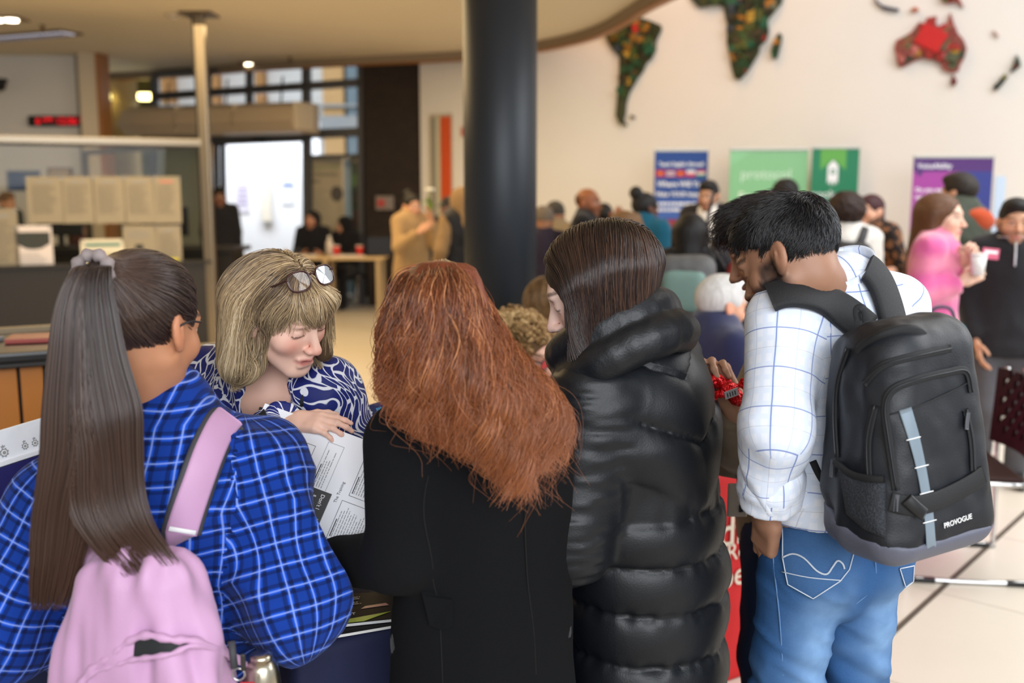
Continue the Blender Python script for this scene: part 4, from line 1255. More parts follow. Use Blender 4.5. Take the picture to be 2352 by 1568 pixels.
# ---- skeletons
def ik(S_, T, l1, l2, pole):
    d = T - S_; L = np.linalg.norm(d)
    L_ = min(L, (l1 + l2) * 0.998)
    x = nrm(d); a = (l1 * l1 - l2 * l2 + L_ * L_) / (2 * L_); h = math.sqrt(max(l1 * l1 - a * a, 0))
    p_ = pole - x * (pole @ x)
    return S_ + x * a + nrm(p_) * h, S_ + x * L_
class Pose: pass
def pose(x, y, facing, H=1.7, lean=0.0, side=0.0, sit=None, head=(0, 0, 0), armL=None, armR=None, w=1.0, step=0.0, turn=0.0):
    """a skeleton: (x, y) under the pelvis, facing a 2D direction; head = yaw to the right, pitch down, roll; arms = hand offsets (forward, outward, up) from the shoulder"""
    J = Pose(); s = J.s = H / 1.72; J.H = H; J.w = w
    f = J.f0 = nrm(V(facing[0], facing[1], 0)); r = J.r0 = V(f[1], -f[0], 0)
    pz = 0.53 * H if sit is None else sit + 0.09 * s
    J.base = V(x, y, 0); J.pelvis = V(x, y, pz)
    sp = UP * math.cos(lean) + f * math.sin(lean); sp = nrm(sp + r * side)
    J.up = sp; J.f = nrm(f - sp * (f @ sp)); 
    ft = J.f * math.cos(turn) + r * math.sin(turn)
    J.r = nrm(np.cross(J.f, sp)); J.r = nrm(J.r * math.cos(turn) - J.f * math.sin(turn)); J.f = nrm(np.cross(J.up, J.r))
    J.waist = J.pelvis + nrm(sp + UP * 0.5) * 0.10 * H
    J.chest = J.waist + sp * 0.12 * H
    J.neck = J.chest + sp * 0.085 * H + f * math.sin(lean) * 0.01
    J.shR = J.neck - sp * 0.022 * H + J.r * 0.099 * H * w; J.shL = J.neck - sp * 0.022 * H - J.r * 0.099 * H * w
    hy, hp, hr = head
    hf = f * math.cos(hy) + r * math.sin(hy)
    hr_ = V(hf[1], -hf[0], 0)
    hF = hf * math.cos(hp) - UP * math.sin(hp); hU = UP * math.cos(hp) + hf * math.sin(hp)
    hU2 = hU * math.cos(hr) + hr_ * math.sin(hr)
    J.hF, J.hU, J.hR = hF, hU2, nrm(np.cross(hF, hU2))
    J.hc = J.neck + nrm(hU2 + sp * 0.8) * 0.118 * s + hF * 0.022 * s
    J.hs = 1.07 * (0.55 + 0.45 * s)
    l1, l2 = 0.172 * H, 0.150 * H
    for nm, sg, arm in (('L', -1, armL), ('R', 1, armR)):
        S_ = J.shL if sg < 0 else J.shR
        if arm is None: arm = (0.06, 0.035, -0.318 * H)
        if isinstance(arm, np.ndarray): T = arm
        else: T = S_ + f * arm[0] + r * sg * arm[1] + UP * arm[2]
        E, T = ik(S_, T, l1, l2, -f * 0.6 - UP * 0.7 + r * sg * 0.5)
        setattr(J, 'el' + nm, E); setattr(J, 'wr' + nm, T)
        hp_ = J.pelvis + r * sg * 0.052 * H * w - UP * 0.015 * H
        setattr(J, 'hip' + nm, hp_)
        if sit is None:
            an = V(x, y, 0.05 * H) + r * sg * 0.062 * H + f * step * sg
            kn, an = ik(hp_, an, 0.25 * H, 0.232 * H, f)
        else:
            kn = hp_ + f * 0.245 * H + r * sg * 0.02 * H + UP * 0.0; an = kn - UP * (kn[2] - 0.05 * H) - f * 0.03
        setattr(J, 'kn' + nm, kn); setattr(J, 'an' + nm, an)
    return J
def head_M(J): return frame_m(J.hc, J.hR * J.hs, J.hF * J.hs, J.hU * J.hs)
def to_world(v, M):
    A = np.array(M); return v @ A[:3, :3].T + A[:3, 3]
def hand_M(J, side, palm=None, fdir=None, sc=1.0):
    E, W = (J.elL, J.wrL) if side < 0 else (J.elR, J.wrR)
    y = nrm(W - E) if fdir is None else nrm(fdir)
    z = nrm((J.r0 * side if palm is None else palm)); z = nrm(z - y * (z @ y))
    x = np.cross(y, z)
    s = J.s * 0.98 * sc
    if side > 0: return frame_m(W + y * 0.02 * s, x * s, y * s, z * s)
    return frame_m(W + y * 0.02 * s, -x * s, y * s, z * s)
def body_prims(J, e=0.0):
    s, w, f = J.s, J.w, J.f
    t = [RC(J.pelvis - J.up * 0.02, J.waist, (0.155 * w + e) * s, (0.138 * w + e) * s, f, 0.70, tagv='torso'),
         RC(J.waist, J.chest, (0.138 * w + e) * s, (0.158 * w + e) * s, f, 0.70, tagv='torso'),
         RC(J.chest, J.chest + (J.neck - J.chest) * 0.55, (0.158 * w + e) * s, (0.125 * w + e) * s, f, 0.66, tagv='torso'),
         RC(J.shL + (J.shR - J.shL) * 0.08, J.shR + (J.shL - J.shR) * 0.08, (0.055 + e * 0.7) * s, (0.055 + e * 0.7) * s, tagv='torso'),
         RC(J.neck - J.up * 0.05, J.neck + J.up * 0.02, (0.085 + e) * s, (0.058 + e) * s, tagv='torso')]
    return t
def sleeve_prims(J, e=0.012, sides=(-1, 1), upto=1.0, r1=0.056, r2=0.047, r3=0.036):
    o = []
    for sd in sides:
        S_, E, W = (J.shL, J.elL, J.wrL) if sd < 0 else (J.shR, J.elR, J.wrR)
        s = J.s
        o.append((RC(S_, E, (r1 + e) * s, (r2 + e) * s), 0.045))
        if upto > 0: o.append((RC(E, E + (W - E) * upto, (r2 + e) * s, (r3 + e) * s, cut=True), 0.03))
    return o
def leg_prims(J, e=0.012, r=(0.088, 0.062, 0.046)):
    s, w = J.s, J.w; o = [RC(J.hipL * 0.5 + J.hipR * 0.5 - J.up * 0.03, J.pelvis + J.up * 0.05, (0.135 * w + e) * s, (0.145 * w + e) * s, J.f, 0.78)]
    for H_, K, A in ((J.hipL, J.knL, J.anL), (J.hipR, J.knR, J.anR)):
        o += [(RC(H_, K, (r[0] * w + e) * s, (r[1] + e) * s), 0.03), (RC(K, A, (r[1] + e) * s, (r[2] + e) * s, cut=True), 0.03)]
    return o
class Person: pass
def person(J, label, skin=(205, 160, 132), fem=False, eyes='open', mouth='closed', lips=None, brow=(40, 30, 26), iris=(60, 44, 30), beard=None, beard_w=0.0, blush=0.5, hands=('relaxed', 'relaxed'), palms=(None, None), fdirs=(None, None), hres=0.0075, group=None, hand_sc=1.0):
    """body: one mesh holding torso, limbs, head with its face and both hands"""
    pr = body_prims(J, -0.012) + sleeve_prims(J, -0.006) + leg_prims(J, -0.008)
    v, f = Vol(pr, 0.026, 0.04).mesh()
    cols = [np.tile(np.array(lin(skin)), (len(v), 1))]; vs = [v]; fs = [f]; n = len(v)
    ql = np.array(head_M(J).inverted() @ Vector(J.neck - J.up * 0.05 * J.s))
    hv, hf = head_template(fem, eyes, mouth, hres, ql)
    cols.append(skin_cols(hv, skin, lips, brow, iris, beard, beard_w, fem, eyes, blush))
    vs.append(to_world(hv, head_M(J))); fs.append(hf + n); n += len(hv)
    for sd, kd, pl, fd in ((-1, hands[0], palms[0], fdirs[0]), (1, hands[1], palms[1], fdirs[1])):
        if kd is None: continue
        qv, qf = hand_template(kd, max(0.0032, hres * 0.62))
        c = np.array(lin(skin)) * (1 + 0.14 * noise3(qv, 60)[:, None])
        tipw = np.clip((qv[:, 1] - 0.12) / 0.05, 0, 1)[:, None] * 0.25
        cols.append(c * (1 - tipw) + c * V(1.0, 0.75, 0.72) * tipw)
        wv = to_world(qv, hand_M(J, sd, pl, fd, hand_sc))
        vs.append(wv); fs.append((qf if sd > 0 else qf[:, ::-1]) + n); n += len(qv)
    v = np.concatenate(vs) - J.base; f = np.concatenate(fs)
    me = np_mesh('person', v, f, SKIN); set_col(me, 'Col', np.concatenate(cols))
    o = bpy.data.objects.new('person', me); link(o); o.location = tuple(J.base)
    tag(o, label, 'person', group)
    J.obj = o
    return o
def fold(v, n_, amp, sc, stretch=None, seed=0.0):
    """cloth folds: ridged noise along the normals"""
    q = v if stretch is None else v * np.asarray(stretch)
    a = noise3(q, sc, seed) * 2
    return v + n_ * (amp * (1 - 2 * np.abs(a)))[:, None] * 0.6 + n_ * (amp * noise3(q, sc * 2.3, seed + 5) * 0.8)[:, None]
def garment(J, name, prims, h, m, k=0.035, fold_amp=0.0, fold_sc=14, stretch=None, uv=False, post=None, sm=1, parent=None):
    vol = Vol(prims, h, k)
    v, f = vol.mesh()
    if sm: v = smooth_v(v, f, sm, 0.5)
    n_ = vnormals(v, f)
    if fold_amp: v = fold(v, n_, fold_amp, fold_sc, stretch)
    if post: v = post(v, n_)
    me = np_mesh(name, v - J.base, f, m)
    if uv: set_uv(me, v, f, vol.prims, J.r, J.up)
    o = bpy.data.objects.new(name, me); link(o, parent or J.obj)
    J.vol = vol
    return o
# ---- hair and headwear in the head frame
FACE_CUT = lambda z=0.06, w=0.07: ('-', EL((0, 0.1, z - 0.11), (w, 0.078, 0.11)), 0.015)
EAR_CUT = [('-', EL((s_ * 0.086, 0.0, -0.012), (0.022, 0.03, 0.036)), 0.012) for s_ in (-1, 1)]
SCALP = EL((0, -0.016, 0.036), (0.083, 0.102, 0.09))
def hair_prims(style):
    if style == 'short': return [SCALP, (EL((0, 0.02, 0.088), (0.066, 0.085, 0.04)), 0.03), FACE_CUT(), ] + EAR_CUT
    if style == 'fade': return [EL((0, -0.014, 0.034), (0.079, 0.1, 0.09)), (EL((0, 0.012, 0.09), (0.066, 0.085, 0.042)), 0.02), FACE_CUT(0.062, 0.066)] + EAR_CUT
    if style == 'bald': return [EL((0, -0.016, 0.03), (0.0775, 0.0985, 0.078)), ('-', EL((0, 0.03, 0.09), (0.075, 0.1, 0.06)), 0.03), FACE_CUT(0.06, 0.075)] + EAR_CUT
    if style == 'bob': return [SCALP, (RC((0.066, -0.015, 0.03), (0.078, 0.0, -0.13), 0.028, 0.026), 0.04), (RC((-0.066, -0.015, 0.03), (-0.078, 0.0, -0.13), 0.028, 0.026), 0.04), (RC((0, -0.06, 0.03), (0, -0.075, -0.13), 0.07, 0.062), 0.04), FACE_CUT(0.06, 0.062)]
    if style in ('long', 'longwave'): return [SCALP, (RC((0.066, -0.02, 0.03), (0.075, -0.035, -0.2), 0.03, 0.032), 0.04), (RC((-0.066, -0.02, 0.03), (-0.075, -0.035, -0.2), 0.03, 0.032), 0.04), (RC((0, -0.06, 0.03), (0, -0.115, -0.34), 0.075, 0.062), 0.05), FACE_CUT(0.066, 0.06)]
    if style == 'bun': return [SCALP, (EL((0, -0.095, 0.115), 0.05), 0.01), FACE_CUT()] + EAR_CUT
    if style == 'pony': return [SCALP, (RC((0, -0.11, 0.05), (0, -0.15, -0.2), 0.035, 0.02), 0.03), FACE_CUT()] + EAR_CUT
    if style == 'afro': return [EL((0, -0.02, 0.045), (0.118, 0.122, 0.112)), FACE_CUT(0.055, 0.07)]
    if style == 'curly': return [EL((0, -0.02, 0.04), (0.105, 0.115, 0.105)), FACE_CUT(0.05, 0.068)] + EAR_CUT[:0]
    if style == 'beanie': return [EL((0, -0.014, 0.045), (0.089, 0.108, 0.096)), ('clip', V(0, 0, 0.012), V(0, -0.25, -1)), (EL((0, -0.012, 0.03), (0.0925, 0.112, 0.026)), 0.004)]
    if style == 'pompom': return hair_prims('beanie') + [(EL((0, -0.03, 0.165), 0.042), 0.006)]
    if style == 'hood': return [EL((0, -0.03, 0.03), (0.108, 0.125, 0.125)), (RC((0, -0.05, -0.05), (0, -0.06, -0.17), 0.10, 0.12), 0.05), ('-', EL((0, 0.12, -0.01), (0.078, 0.11, 0.105)), 0.02)]
    if style == 'cap': return [EL((0, -0.014, 0.045), (0.087, 0.106, 0.086)), ('clip', V(0, 0, 0.028), V(0, -0.1, -1)), (EL((0, 0.115, 0.034), (0.068, 0.07, 0.008)), 0.01)]
    if style == 'scarfhead': return [EL((0, -0.02, 0.03), (0.095, 0.112, 0.105)), (RC((0, -0.03, -0.05), (0, -0.04, -0.16), 0.09, 0.105), 0.05), ('-', EL((0, 0.12, -0.015), (0.06, 0.1, 0.08)), 0.02)]
_HP = {}
def headwear(J, style, m, name='hair', amp=0.0, nsc=60, h=0.009):
    k = (style, amp, nsc, h)
    if k not in _HP:
        v, f = Vol(hair_prims(style), h, 0.03).mesh()
        v = smooth_v(v, f, 1, 0.5)
        n_ = vnormals(v, f)
        if amp: v = v + n_ * (amp * 2 * noise3(v, nsc) + amp * noise3(v, nsc * 2.1))[:, None]
        _HP[k] = (v, f)
    v, f = _HP[k]
    return np_obj(name, to_world(v, head_M(J)) - J.base, f, m, J.obj)
def shoes(J, m):
    for sd, A in ((-1, J.anL), (1, J.anR)):
        f = nrm(V(*(J.f0 * 1.0)[:2], 0) + J.r0 * sd * 0.15)
        c = V(A[0], A[1], 0.0)
        v, f_ = Vol([RC(c - f * 0.03 + UP * 0.05, c + f * 0.13 + UP * 0.038, 0.048, 0.036), (RC(c + UP * 0.06, A + UP * 0.03, 0.045, 0.045), 0.03), ('clip', c + UP * 0.004, -UP)], 0.016).mesh()
        np_obj('shoe', v - J.base, f_, m, J.obj)
def top(J, m, name='jacket', e=0.022, hem=0.07, upto=0.97, h=0.016, skirt=0.0, fold_amp=0.006, collar=0.0, uv=False, se=0.016, k=0.04, sides=(-1, 1), flare=0.02):
    """torso garment: hem metres below the pelvis, optional skirt of a long coat, sleeves to a share of the forearm"""
    pr = body_prims(J, e)
    if hem > 0: pr.append((RC(J.pelvis, J.pelvis - UP * (hem + skirt), (0.16 * J.w + e) * J.s, (0.165 * J.w + e + flare) * J.s, J.f, 0.74, tagv='torso'), 0.04))
    pr.append(('clip', J.pelvis - UP * (hem + skirt), -UP))
    if collar: pr.append((RC(J.neck - J.up * 0.02, J.neck + J.up * (0.02 + collar), (0.088 + e) * J.s, 0.082 * J.s, cut=True), 0.02))
    pr += sleeve_prims(J, se, upto=upto, sides=sides)
    return garment(J, name, pr, h, m, k, fold_amp, 13, None, uv)
def trousers(J, m, name='trousers', h=0.016, e=0.012, r=(0.088, 0.066, 0.054)):
    return garment(J, name, leg_prims(J, e, r), h, m, 0.03, 0.005, 15)
CL = lambda nm, rgb, **k: mat('cloth_' + nm, rgb, k.pop('rough', 0.85), var=k.pop('var', 0.12), scale=k.pop('scale', 40), bmp=0.25, bscale=k.pop('bscale', 500), sheen=k.pop('sheen', 0.15), spec=0.25, **k)
SHOE = mat('shoe_black', (24, 24, 26), 0.5)
TROU = CL('trousers_black', (26, 26, 30))
H_BLACK = cap_mat('hair_black', (22, 19, 18)); H_BROWN = cap_mat('hair_brown', (66, 44, 30)); H_AUBURN = cap_mat('hair_auburn', (112, 66, 34)); H_MID = cap_mat('hair_mid', (116, 84, 52))

# ------------------------------------------------------------------ people in the background
def bg(px, top_y, Y, H, facing, label, top_m, hair, hair_m, skin=(205, 160, 132), fem=False, tro=TROU, head=(0, 0, 0), armL=None, armR=None, sit=None, lean=0.0, w=1.0, coat=0.0, hname='hair', amp=0.0, nsc=60, collar=0.0, tname='jacket', beard=None, bw=0.0, upto=0.97, hands=('relaxed', 'relaxed'), lips=None, hres=0.009, e=0.022, mouth='closed', legs=True, brow=(40, 30, 26), palms=(None, None), blush=0.5):
    """stand a figure so that its head is seen at pixel px, with the crown at row top_y (the height follows from the distance unless given)"""
    P0 = P(px, top_y, Y)
    if H is None: H = P0[2] + 0.0 if sit is None else 1.7
    J = pose(P0[0], Y, facing, H, lean, 0, sit, head, armL, armR, w)
    # shift so that the head, not the pelvis, is under the pixel
    dx = V(P0[0] - J.hc[0], Y - J.hc[1])
    J = pose(P0[0] + dx[0], Y + dx[1], facing, H, lean, 0, sit, head, armL, armR, w)
    person(J, label, skin, fem, 'open', mouth, lips, brow, beard=beard, beard_w=bw, hands=hands, hres=hres, palms=palms, blush=blush)
    if top_m: top(J, top_m, tname, e=e, skirt=coat, upto=upto, collar=collar, h=0.018)
    if legs: trousers(J, tro, h=0.02); shoes(J, SHOE)
    if hair: headwear(J, hair, hair_m, hname, amp, nsc)
    return J
# ---- chairs for the seated people
def chair(loc, rotz, label, m_seat, name='meeting_chair'):
    o = empty(name, loc, rotz); tag(o, label, 'chair')
    box('seat', (0, 0.0, 0.45), (0.46, 0.44, 0.04), m_seat, o, 0.015)
    bm = bmesh.new(); bm_box(bm, (0, -0.23, 0.7), (0.45, 0.03, 0.34), Matrix.Translation((0, -0.0, 0)) , 0.012)
    bm_obj('backrest', bm, m_seat, o)
    for sx in (-1, 1):
        tube('leg', [(sx * 0.22, -0.22, 0.86), (sx * 0.22, -0.2, 0.44), (sx * 0.23, -0.25, 0.012)], 0.011, CHROME, o)
        tube('leg', [(sx * 0.22, 0.2, 0.44), (sx * 0.23, 0.23, 0.012)], 0.011, CHROME, o)
        tube('rail', [(sx * 0.22, -0.2, 0.43), (sx * 0.22, 0.2, 0.43)], 0.011, CHROME, o)
    return o
CH_DARK = mat('chair_dark', (36, 32, 34), 0.6)
def seat_for(J, label): return chair(tuple(J.base - J.f0 * 0.06), math.atan2(-J.f0[0], J.f0[1]), label, CH_DARK)

# left: people at the far table
Jm = bg(716, 476, 14.2, 1.76, (0.1, -1), 'seated man with long dark hair and a black coat at the far table', CL('black', (20, 20, 24)), 'longwave', H_BLACK, (196, 140, 112), beard=(60, 40, 30), bw=0.5, sit=0.50, head=(0.5, 0.0, 0), armL=(0.32, -0.04, -0.30), armR=(0.32, -0.04, -0.30))
seat_for(Jm, 'dark chair under the seated man with long hair')
Jw = bg(790, 500, 14.4, 1.62, (-0.3, -1), 'seated woman with a black headscarf at the far table', CL('black2', (18, 16, 20)), 'scarfhead', CL('scarf_black', (18, 16, 20)), (196, 148, 120), True, sit=0.48, head=(0.9, 0.1, 0), hname='headscarf', armL=(0.32, 0, -0.28), armR=(0.32, 0, -0.28))
seat_for(Jw, 'dark chair under the seated woman in the headscarf')
# far table with cups and bottle
ta, tb = P(566, 583, 13.55), P(884, 592, 13.3)
ft = empty('folding_table', ((ta[0] + tb[0]) / 2, 13.45, 0), 0.0); tag(ft, 'long light wood table with straight legs by the entrance', 'table')
LW = tb[0] - ta[0]; tz = 0.80
box('table_top', (0, 0, tz - 0.02), (LW, 0.62, 0.04), mat('table_birch', (206, 176, 128), 0.5), ft, 0.006)
for sx in (-1, 1):
    for sy in (-0.26, 0.26): box('leg', (sx * (LW / 2 - 0.08), sy, (tz - 0.04) / 2), (0.05, 0.05, tz - 0.04), mat('leg_beige', (190, 164, 122), 0.5), ft, 0.004)
for sy in (-0.26, 0.26): box('leg', (0.18, sy, (tz - 0.04) / 2), (0.05, 0.05, tz - 0.04), mat('leg_beige', (190, 164, 122), 0.5), ft, 0.004)
def on_table(px, Y, z): p_ = P(px, 560, Y); return (p_[0], Y, z)
for k, (px, lab) in enumerate(((772, 'red paper cup on the far table, next to the white bottle'), (826, 'red paper cup on the far table, near its right end'))):
    c = empty('paper_cup', on_table(px, 13.35, tz)); tag(c, lab, 'cup', 'red cups on the far table')
    lathe('cup_body', [(0.035, 0), (0.05, 0.13)], mat('cup_red', (206, 44, 30), 0.5), c, 16)
    lathe('cup_rim', [(0.053, 0.128), (0.053, 0.14)], mat('cup_white', (230, 224, 214), 0.5), c, 16)
bt = empty('bottle', on_table(757, 13.35, tz)); tag(bt, 'white plastic bottle on the far table left of a red cup', 'bottle')
lathe('bottle_body', [(0.05, 0), (0.05, 0.17), (0.022, 0.23)], mat('bottle_white', (206, 196, 184), 0.4), bt, 16)
lathe('bottle_cap', [(0.022, 0.23), (0.022, 0.27)], mat('cup_white', (230, 224, 214), 0.5), bt, 12)
bt = empty('jar', on_table(656, 13.35, tz)); tag(bt, 'small tan jar on the left half of the far table', 'jar')
lathe('jar_body', [(0.035, 0), (0.035, 0.07)], mat('jar_tan', (190, 140, 80), 0.5), bt, 12); lathe('jar_lid', [(0.03, 0.07), (0.03, 0.09)], mat('cup_white', (230, 224, 214), 0.5), bt, 12)
lp = empty('laptop', on_table(862, 13.45, tz), 0.5); tag(lp, 'open black laptop at the right end of the far table', 'laptop')
box('keyboard_base', (0, 0, 0.012), (0.34, 0.24, 0.02), BLACKP, lp, 0.005)
box('screen', (0, -0.14, 0.13), (0.34, 0.015, 0.24), BLACKP, lp, 0.005)
for k, (px, lab) in enumerate(((690, 'loose white papers on the far table in front of the seated man'), (800, 'loose white papers on the far table between the red cups'))):
    pp = box('paper_stack', (0, 0, 0.006), (0.42, 0.2, 0.012), PAPER, None, 0.001); pp.location = on_table(px, 13.32, tz); pp.rotation_euler = (0, 0, 0.15); tag(pp, lab, 'papers')

# roll-up banners
def banner(px0, px1, ytop, Y, zbot, label, m, turn=0.0):
    a, b = P(px0, ytop, Y), P(px1, ytop, Y)
    w = (b[0] - a[0]); zt = (a[2] + b[2]) / 2
    M = Matrix.Translation(((a[0] + b[0]) / 2, Y, 0)) @ Matrix.Rotation(turn, 4, 'Z')
    o = empty_m('roll_up_banner', M); tag(o, label, 'banner')
    w = w / math.cos(turn)
    box('print_panel', (0, 0, (zt + zbot) / 2), (w, 0.006, zt - zbot), m, o, 0)
    box('top_rail', (0, 0, zt + 0.008), (w + 0.01, 0.025, 0.026), mat('rail_alu', (170, 168, 160), 0.35, 0.8), o, 0.004)
    box('base', (0, 0, 0.05), (w + 0.04, 0.18, 0.1), mat('rail_alu', (170, 168, 160), 0.35, 0.8), o, 0.02)
    tube('pole', [(0, 0.03, 0.1), (0, 0.03, zt)], 0.012, mat('rail_alu', (170, 168, 160), 0.35, 0.8), o)
    return o, w, zt
def btext(o, s, size, x, z, m, bold=0.02, align='LEFT', space=1.0):
    return text('lettering', s, size, m, o, tl(x, -0.0045, z) @ rotX, bold, 0.0008, align, space)
def bpoly(o, poly, m, name='print_shape', off=0.0035):
    return prism(name, poly, 0.0012, m, o, tl(0, -off, 0))
def rect(x0, x1, z0, z1): return [(x0, z0), (x1, z0), (x1, z1), (x0, z1)]
b1, w, zt = banner(696, 786, 365, 14.9, 0.12, 'cream roll-up banner about a lake restoration project behind the far table', mat('banner_cream', (206, 192, 160), 0.6))
PG = mat('print_green', (110, 150, 60), 0.6, var=0); PD = mat('print_dark', (52, 60, 52), 0.6, var=0)
btext(b1, 'Wardown Park', w * 0.135, -w * 0.44, zt - w * 0.25, PG)
btext(b1, 'Lake Restoration', w * 0.122, -w * 0.44, zt - w * 0.42, PD)
btext(b1, 'Project', w * 0.122, -w * 0.44, zt - w * 0.59, PD)
lines_on(b1, tl(-w * 0.42, -0.004, zt - w * 0.8) @ rotX, w * 0.62, 9, 0, w * 0.085, w * 0.02, mat('print_beige', (160, 148, 124), 0.6, var=0), seed=3)
bpoly(b1, [(w * 0.34 + w * 0.16 * math.cos(t), zt - w * 0.88 + w * 0.2 * math.sin(t)) for t in np.linspace(0, 6.1, 18)], mat('print_photo', (66, 58, 48), 0.6, var=0.6, scale=12))
b2, w2, zt2 = banner(789, 812, 366, 15.0, 0.12, 'narrow pale blue banner edge between the cream and green banners', mat('banner_sky', (150, 180, 206), 0.5, var=0.1))
box('side_stripe', (w2 * 0.36, -0.005, zt2 * 0.55), (w2 * 0.2, 0.002, zt2 * 0.8), mat('stripe_pale', (196, 206, 214), 0.5), b2, 0)
b3, w, zt = banner(806, 866, 358, 14.75, 0.12, 'dark green roll-up banner with photo panels beside the brick wall', mat('banner_green', (34, 66, 30), 0.6, var=0.2, scale=8), 0.2)
bpoly(b3, rect(-w * 0.42, -w * 0.02, zt - w * 0.25, zt - w * 0.12), mat('print_pale', (190, 200, 180), 0.6, var=0))
for (x0, x1, z0, z1, c) in ((0.02, 0.46, -1.5, -0.55, (120, 96, 70)), (-0.46, -0.02, -1.1, -0.7, (70, 120, 40)), (-0.46, 0.0, -1.9, -1.3, (40, 40, 30)), (-0.1, 0.46, -2.9, -1.75, (96, 140, 46)), (-0.46, -0.12, -2.7, -2.0, (70, 36, 30))):
    bpoly(b3, rect(w * x0, w * x1, zt + w * z0, zt + w * z1), mat('photo_%d_%d_%d' % c, c, 0.6, var=0.6, scale=14))
b4, w, zt = banner(1504, 1627, 347, 11.35, 0.1, 'blue roll-up banner about teaching English abroad with a row of flags', mat('banner_blue', (20, 66, 140), 0.6), 0.0)
WP = WHITEPRINT
btext(b4, 'Teach English Abroad!', w * 0.094, 0, zt - w * 0.27, WP, 0.03, 'CENTER')
for k, cs in enumerate((((200, 30, 40),), ((200, 60, 70), (210, 200, 200), (120, 130, 160), (210, 200, 200), (200, 60, 70)), ((200, 24, 30),), ((230, 226, 226), (206, 40, 60)), ((200, 50, 60), (230, 226, 220), (60, 120, 70)))):
    x0 = -w * 0.47 + k * w * 0.19; hh = w * 0.12
    for q, c in enumerate(cs):
        z1 = zt - w * 0.35 - hh * q / len(cs)
        bpoly(b4, rect(x0, x0 + w * 0.165, z1 - hh / len(cs), z1), mat('flag_%d_%d_%d' % c, c, 0.6, var=0), 'flag')
    if k in (0, 2): bpoly(b4, [(x0 + w * 0.08 + w * (0.035 if i % 2 == 0 else 0.014) * math.sin(i * 0.628), zt - w * 0.41 + w * (0.035 if i % 2 == 0 else 0.014) * math.cos(i * 0.628)) for i in range(10)], mat('flag_star', (240, 200, 40), 0.6, var=0), 'flag', 0.0055)
btext(b4, 'Where Will You', w * 0.13, 0, zt - w * 0.65, WP, 0.03, 'CENTER')
btext(b4, 'Make YOUR Impact?', w * 0.108, 0, zt - w * 0.83, WP, 0.03, 'CENTER')
bpoly(b4, rect(-w * 0.5, w * 0.5, zt - w * 1.25, zt - w * 0.9), mat('banner_midblue', (60, 96, 170), 0.6, var=0))
lines_on(b4, tl(-w * 0.42, -0.006, zt - w * 1.0) @ rotX, w * 0.84, 2, 0, w * 0.11, w * 0.05, WP, seed=4)
bpoly(b4, rect(-w * 0.5, w * 0.5, zt - w * 1.48, zt - w * 1.27), mat('banner_red', (150, 40, 50), 0.6, var=0.4, scale=20))
lines_on(b4, tl(-w * 0.44, -0.006, zt - w * 1.6) @ rotX, w * 0.5, 9, 0, w * 0.16, w * 0.06, WP, seed=5)
b5, w, zt = banner(1677, 1857, 345, 11.0, 0.1, 'pale green roll-up banner left of the dark green ribbon banner', mat('banner_mint', (132, 190, 138), 0.6))
btext(b5, 'protocol', w * 0.185, -w * 0.36, zt - w * 0.36, mat('print_mintwhite', (196, 224, 196), 0.6, var=0), 0.012)
btext(b5, 'Employment', w * 0.15, -w * 0.38, zt - w * 0.63, mat('print_mintpale', (214, 232, 206), 0.6, var=0), 0.03)
bpoly(b5, [(-w * 0.5, zt - w * 0.2), (-w * 0.5, zt), (-w * 0.2, zt)], mat('mint_mid', (140, 200, 150), 0.6, var=0))
b6, w, zt = banner(1866, 1975, 341, 10.95, 0.1, 'dark green roll-up banner with an award ribbon emblem and white lettering', mat('banner_emerald', (22, 124, 84), 0.6))
LG = mat('print_lime', (96, 168, 72), 0.6, var=0)
bpoly(b6, [(-w * 0.32, zt), (w * 0.22, zt), (w * 0.22, zt - w * 0.45), (-w * 0.05, zt - w * 0.22), (-w * 0.32, zt - w * 0.45)], LG)
bpoly(b6, [(-w * 0.16, zt - w * 0.74), (-w * 0.16, zt - w * 0.36), (-w * 0.05, zt - w * 0.24), (w * 0.06, zt - w * 0.36), (w * 0.06, zt - w * 0.74), (w * 0.02, zt - w * 0.66), (-w * 0.01, zt - w * 0.78), (-w * 0.05, zt - w * 0.66), (-w * 0.09, zt - w * 0.78), (-w * 0.12, zt - w * 0.66)], WP, off=0.005)
bpoly(b6, [(-w * 0.05 + w * 0.055 * math.cos(t), zt - w * 0.48 + w * 0.06 * math.sin(t)) for t in np.linspace(0, 5.9, 14)], mat('banner_emerald', (22, 124, 84), 0.6), off=0.0065)
bpoly(b6, [(-w * 0.05 + w * 0.025 * math.cos(t), zt - w * 0.48 + w * 0.028 * math.sin(t)) for t in np.linspace(0, 5.9, 10)], WP, off=0.008)
btext(b6, 'cookery', w * 0.25, -w * 0.49, zt - w * 1.03, WP, 0.0)
lines_on(b6, tl(-w * 0.46, -0.005, zt - w * 1.14) @ rotX, w * 0.8, 1, 0, 0.1, w * 0.02, WP, seed=8, ragged=0)
b7, w, zt = banner(2099, 2283, 362, 9.6, 0.1, 'purple roll-up banner with white lettering behind the woman in pink', mat('banner_magenta', (156, 58, 146), 0.6))
bpoly(b7, rect(-w * 0.5, w * 0.5, zt - w * 0.17, zt), mat('banner_purple', (78, 36, 108), 0.6, var=0))
bpoly(b7, [(-w * 0.47, zt - w * 0.17), (-w * 0.36, zt - w * 0.17), (-w * 0.42, zt - w * 0.24)], mat('banner_purple', (78, 36, 108), 0.6, var=0))
bpoly(b7, rect(w * 0.08, w * 0.5, zt - w * 1.3, zt - w * 0.17), mat('banner_navy', (44, 54, 130), 0.6, var=0))
btext(b7, 'VoiceAbility', w * 0.088, -w * 0.45, zt - w * 0.13, WP, 0.012)
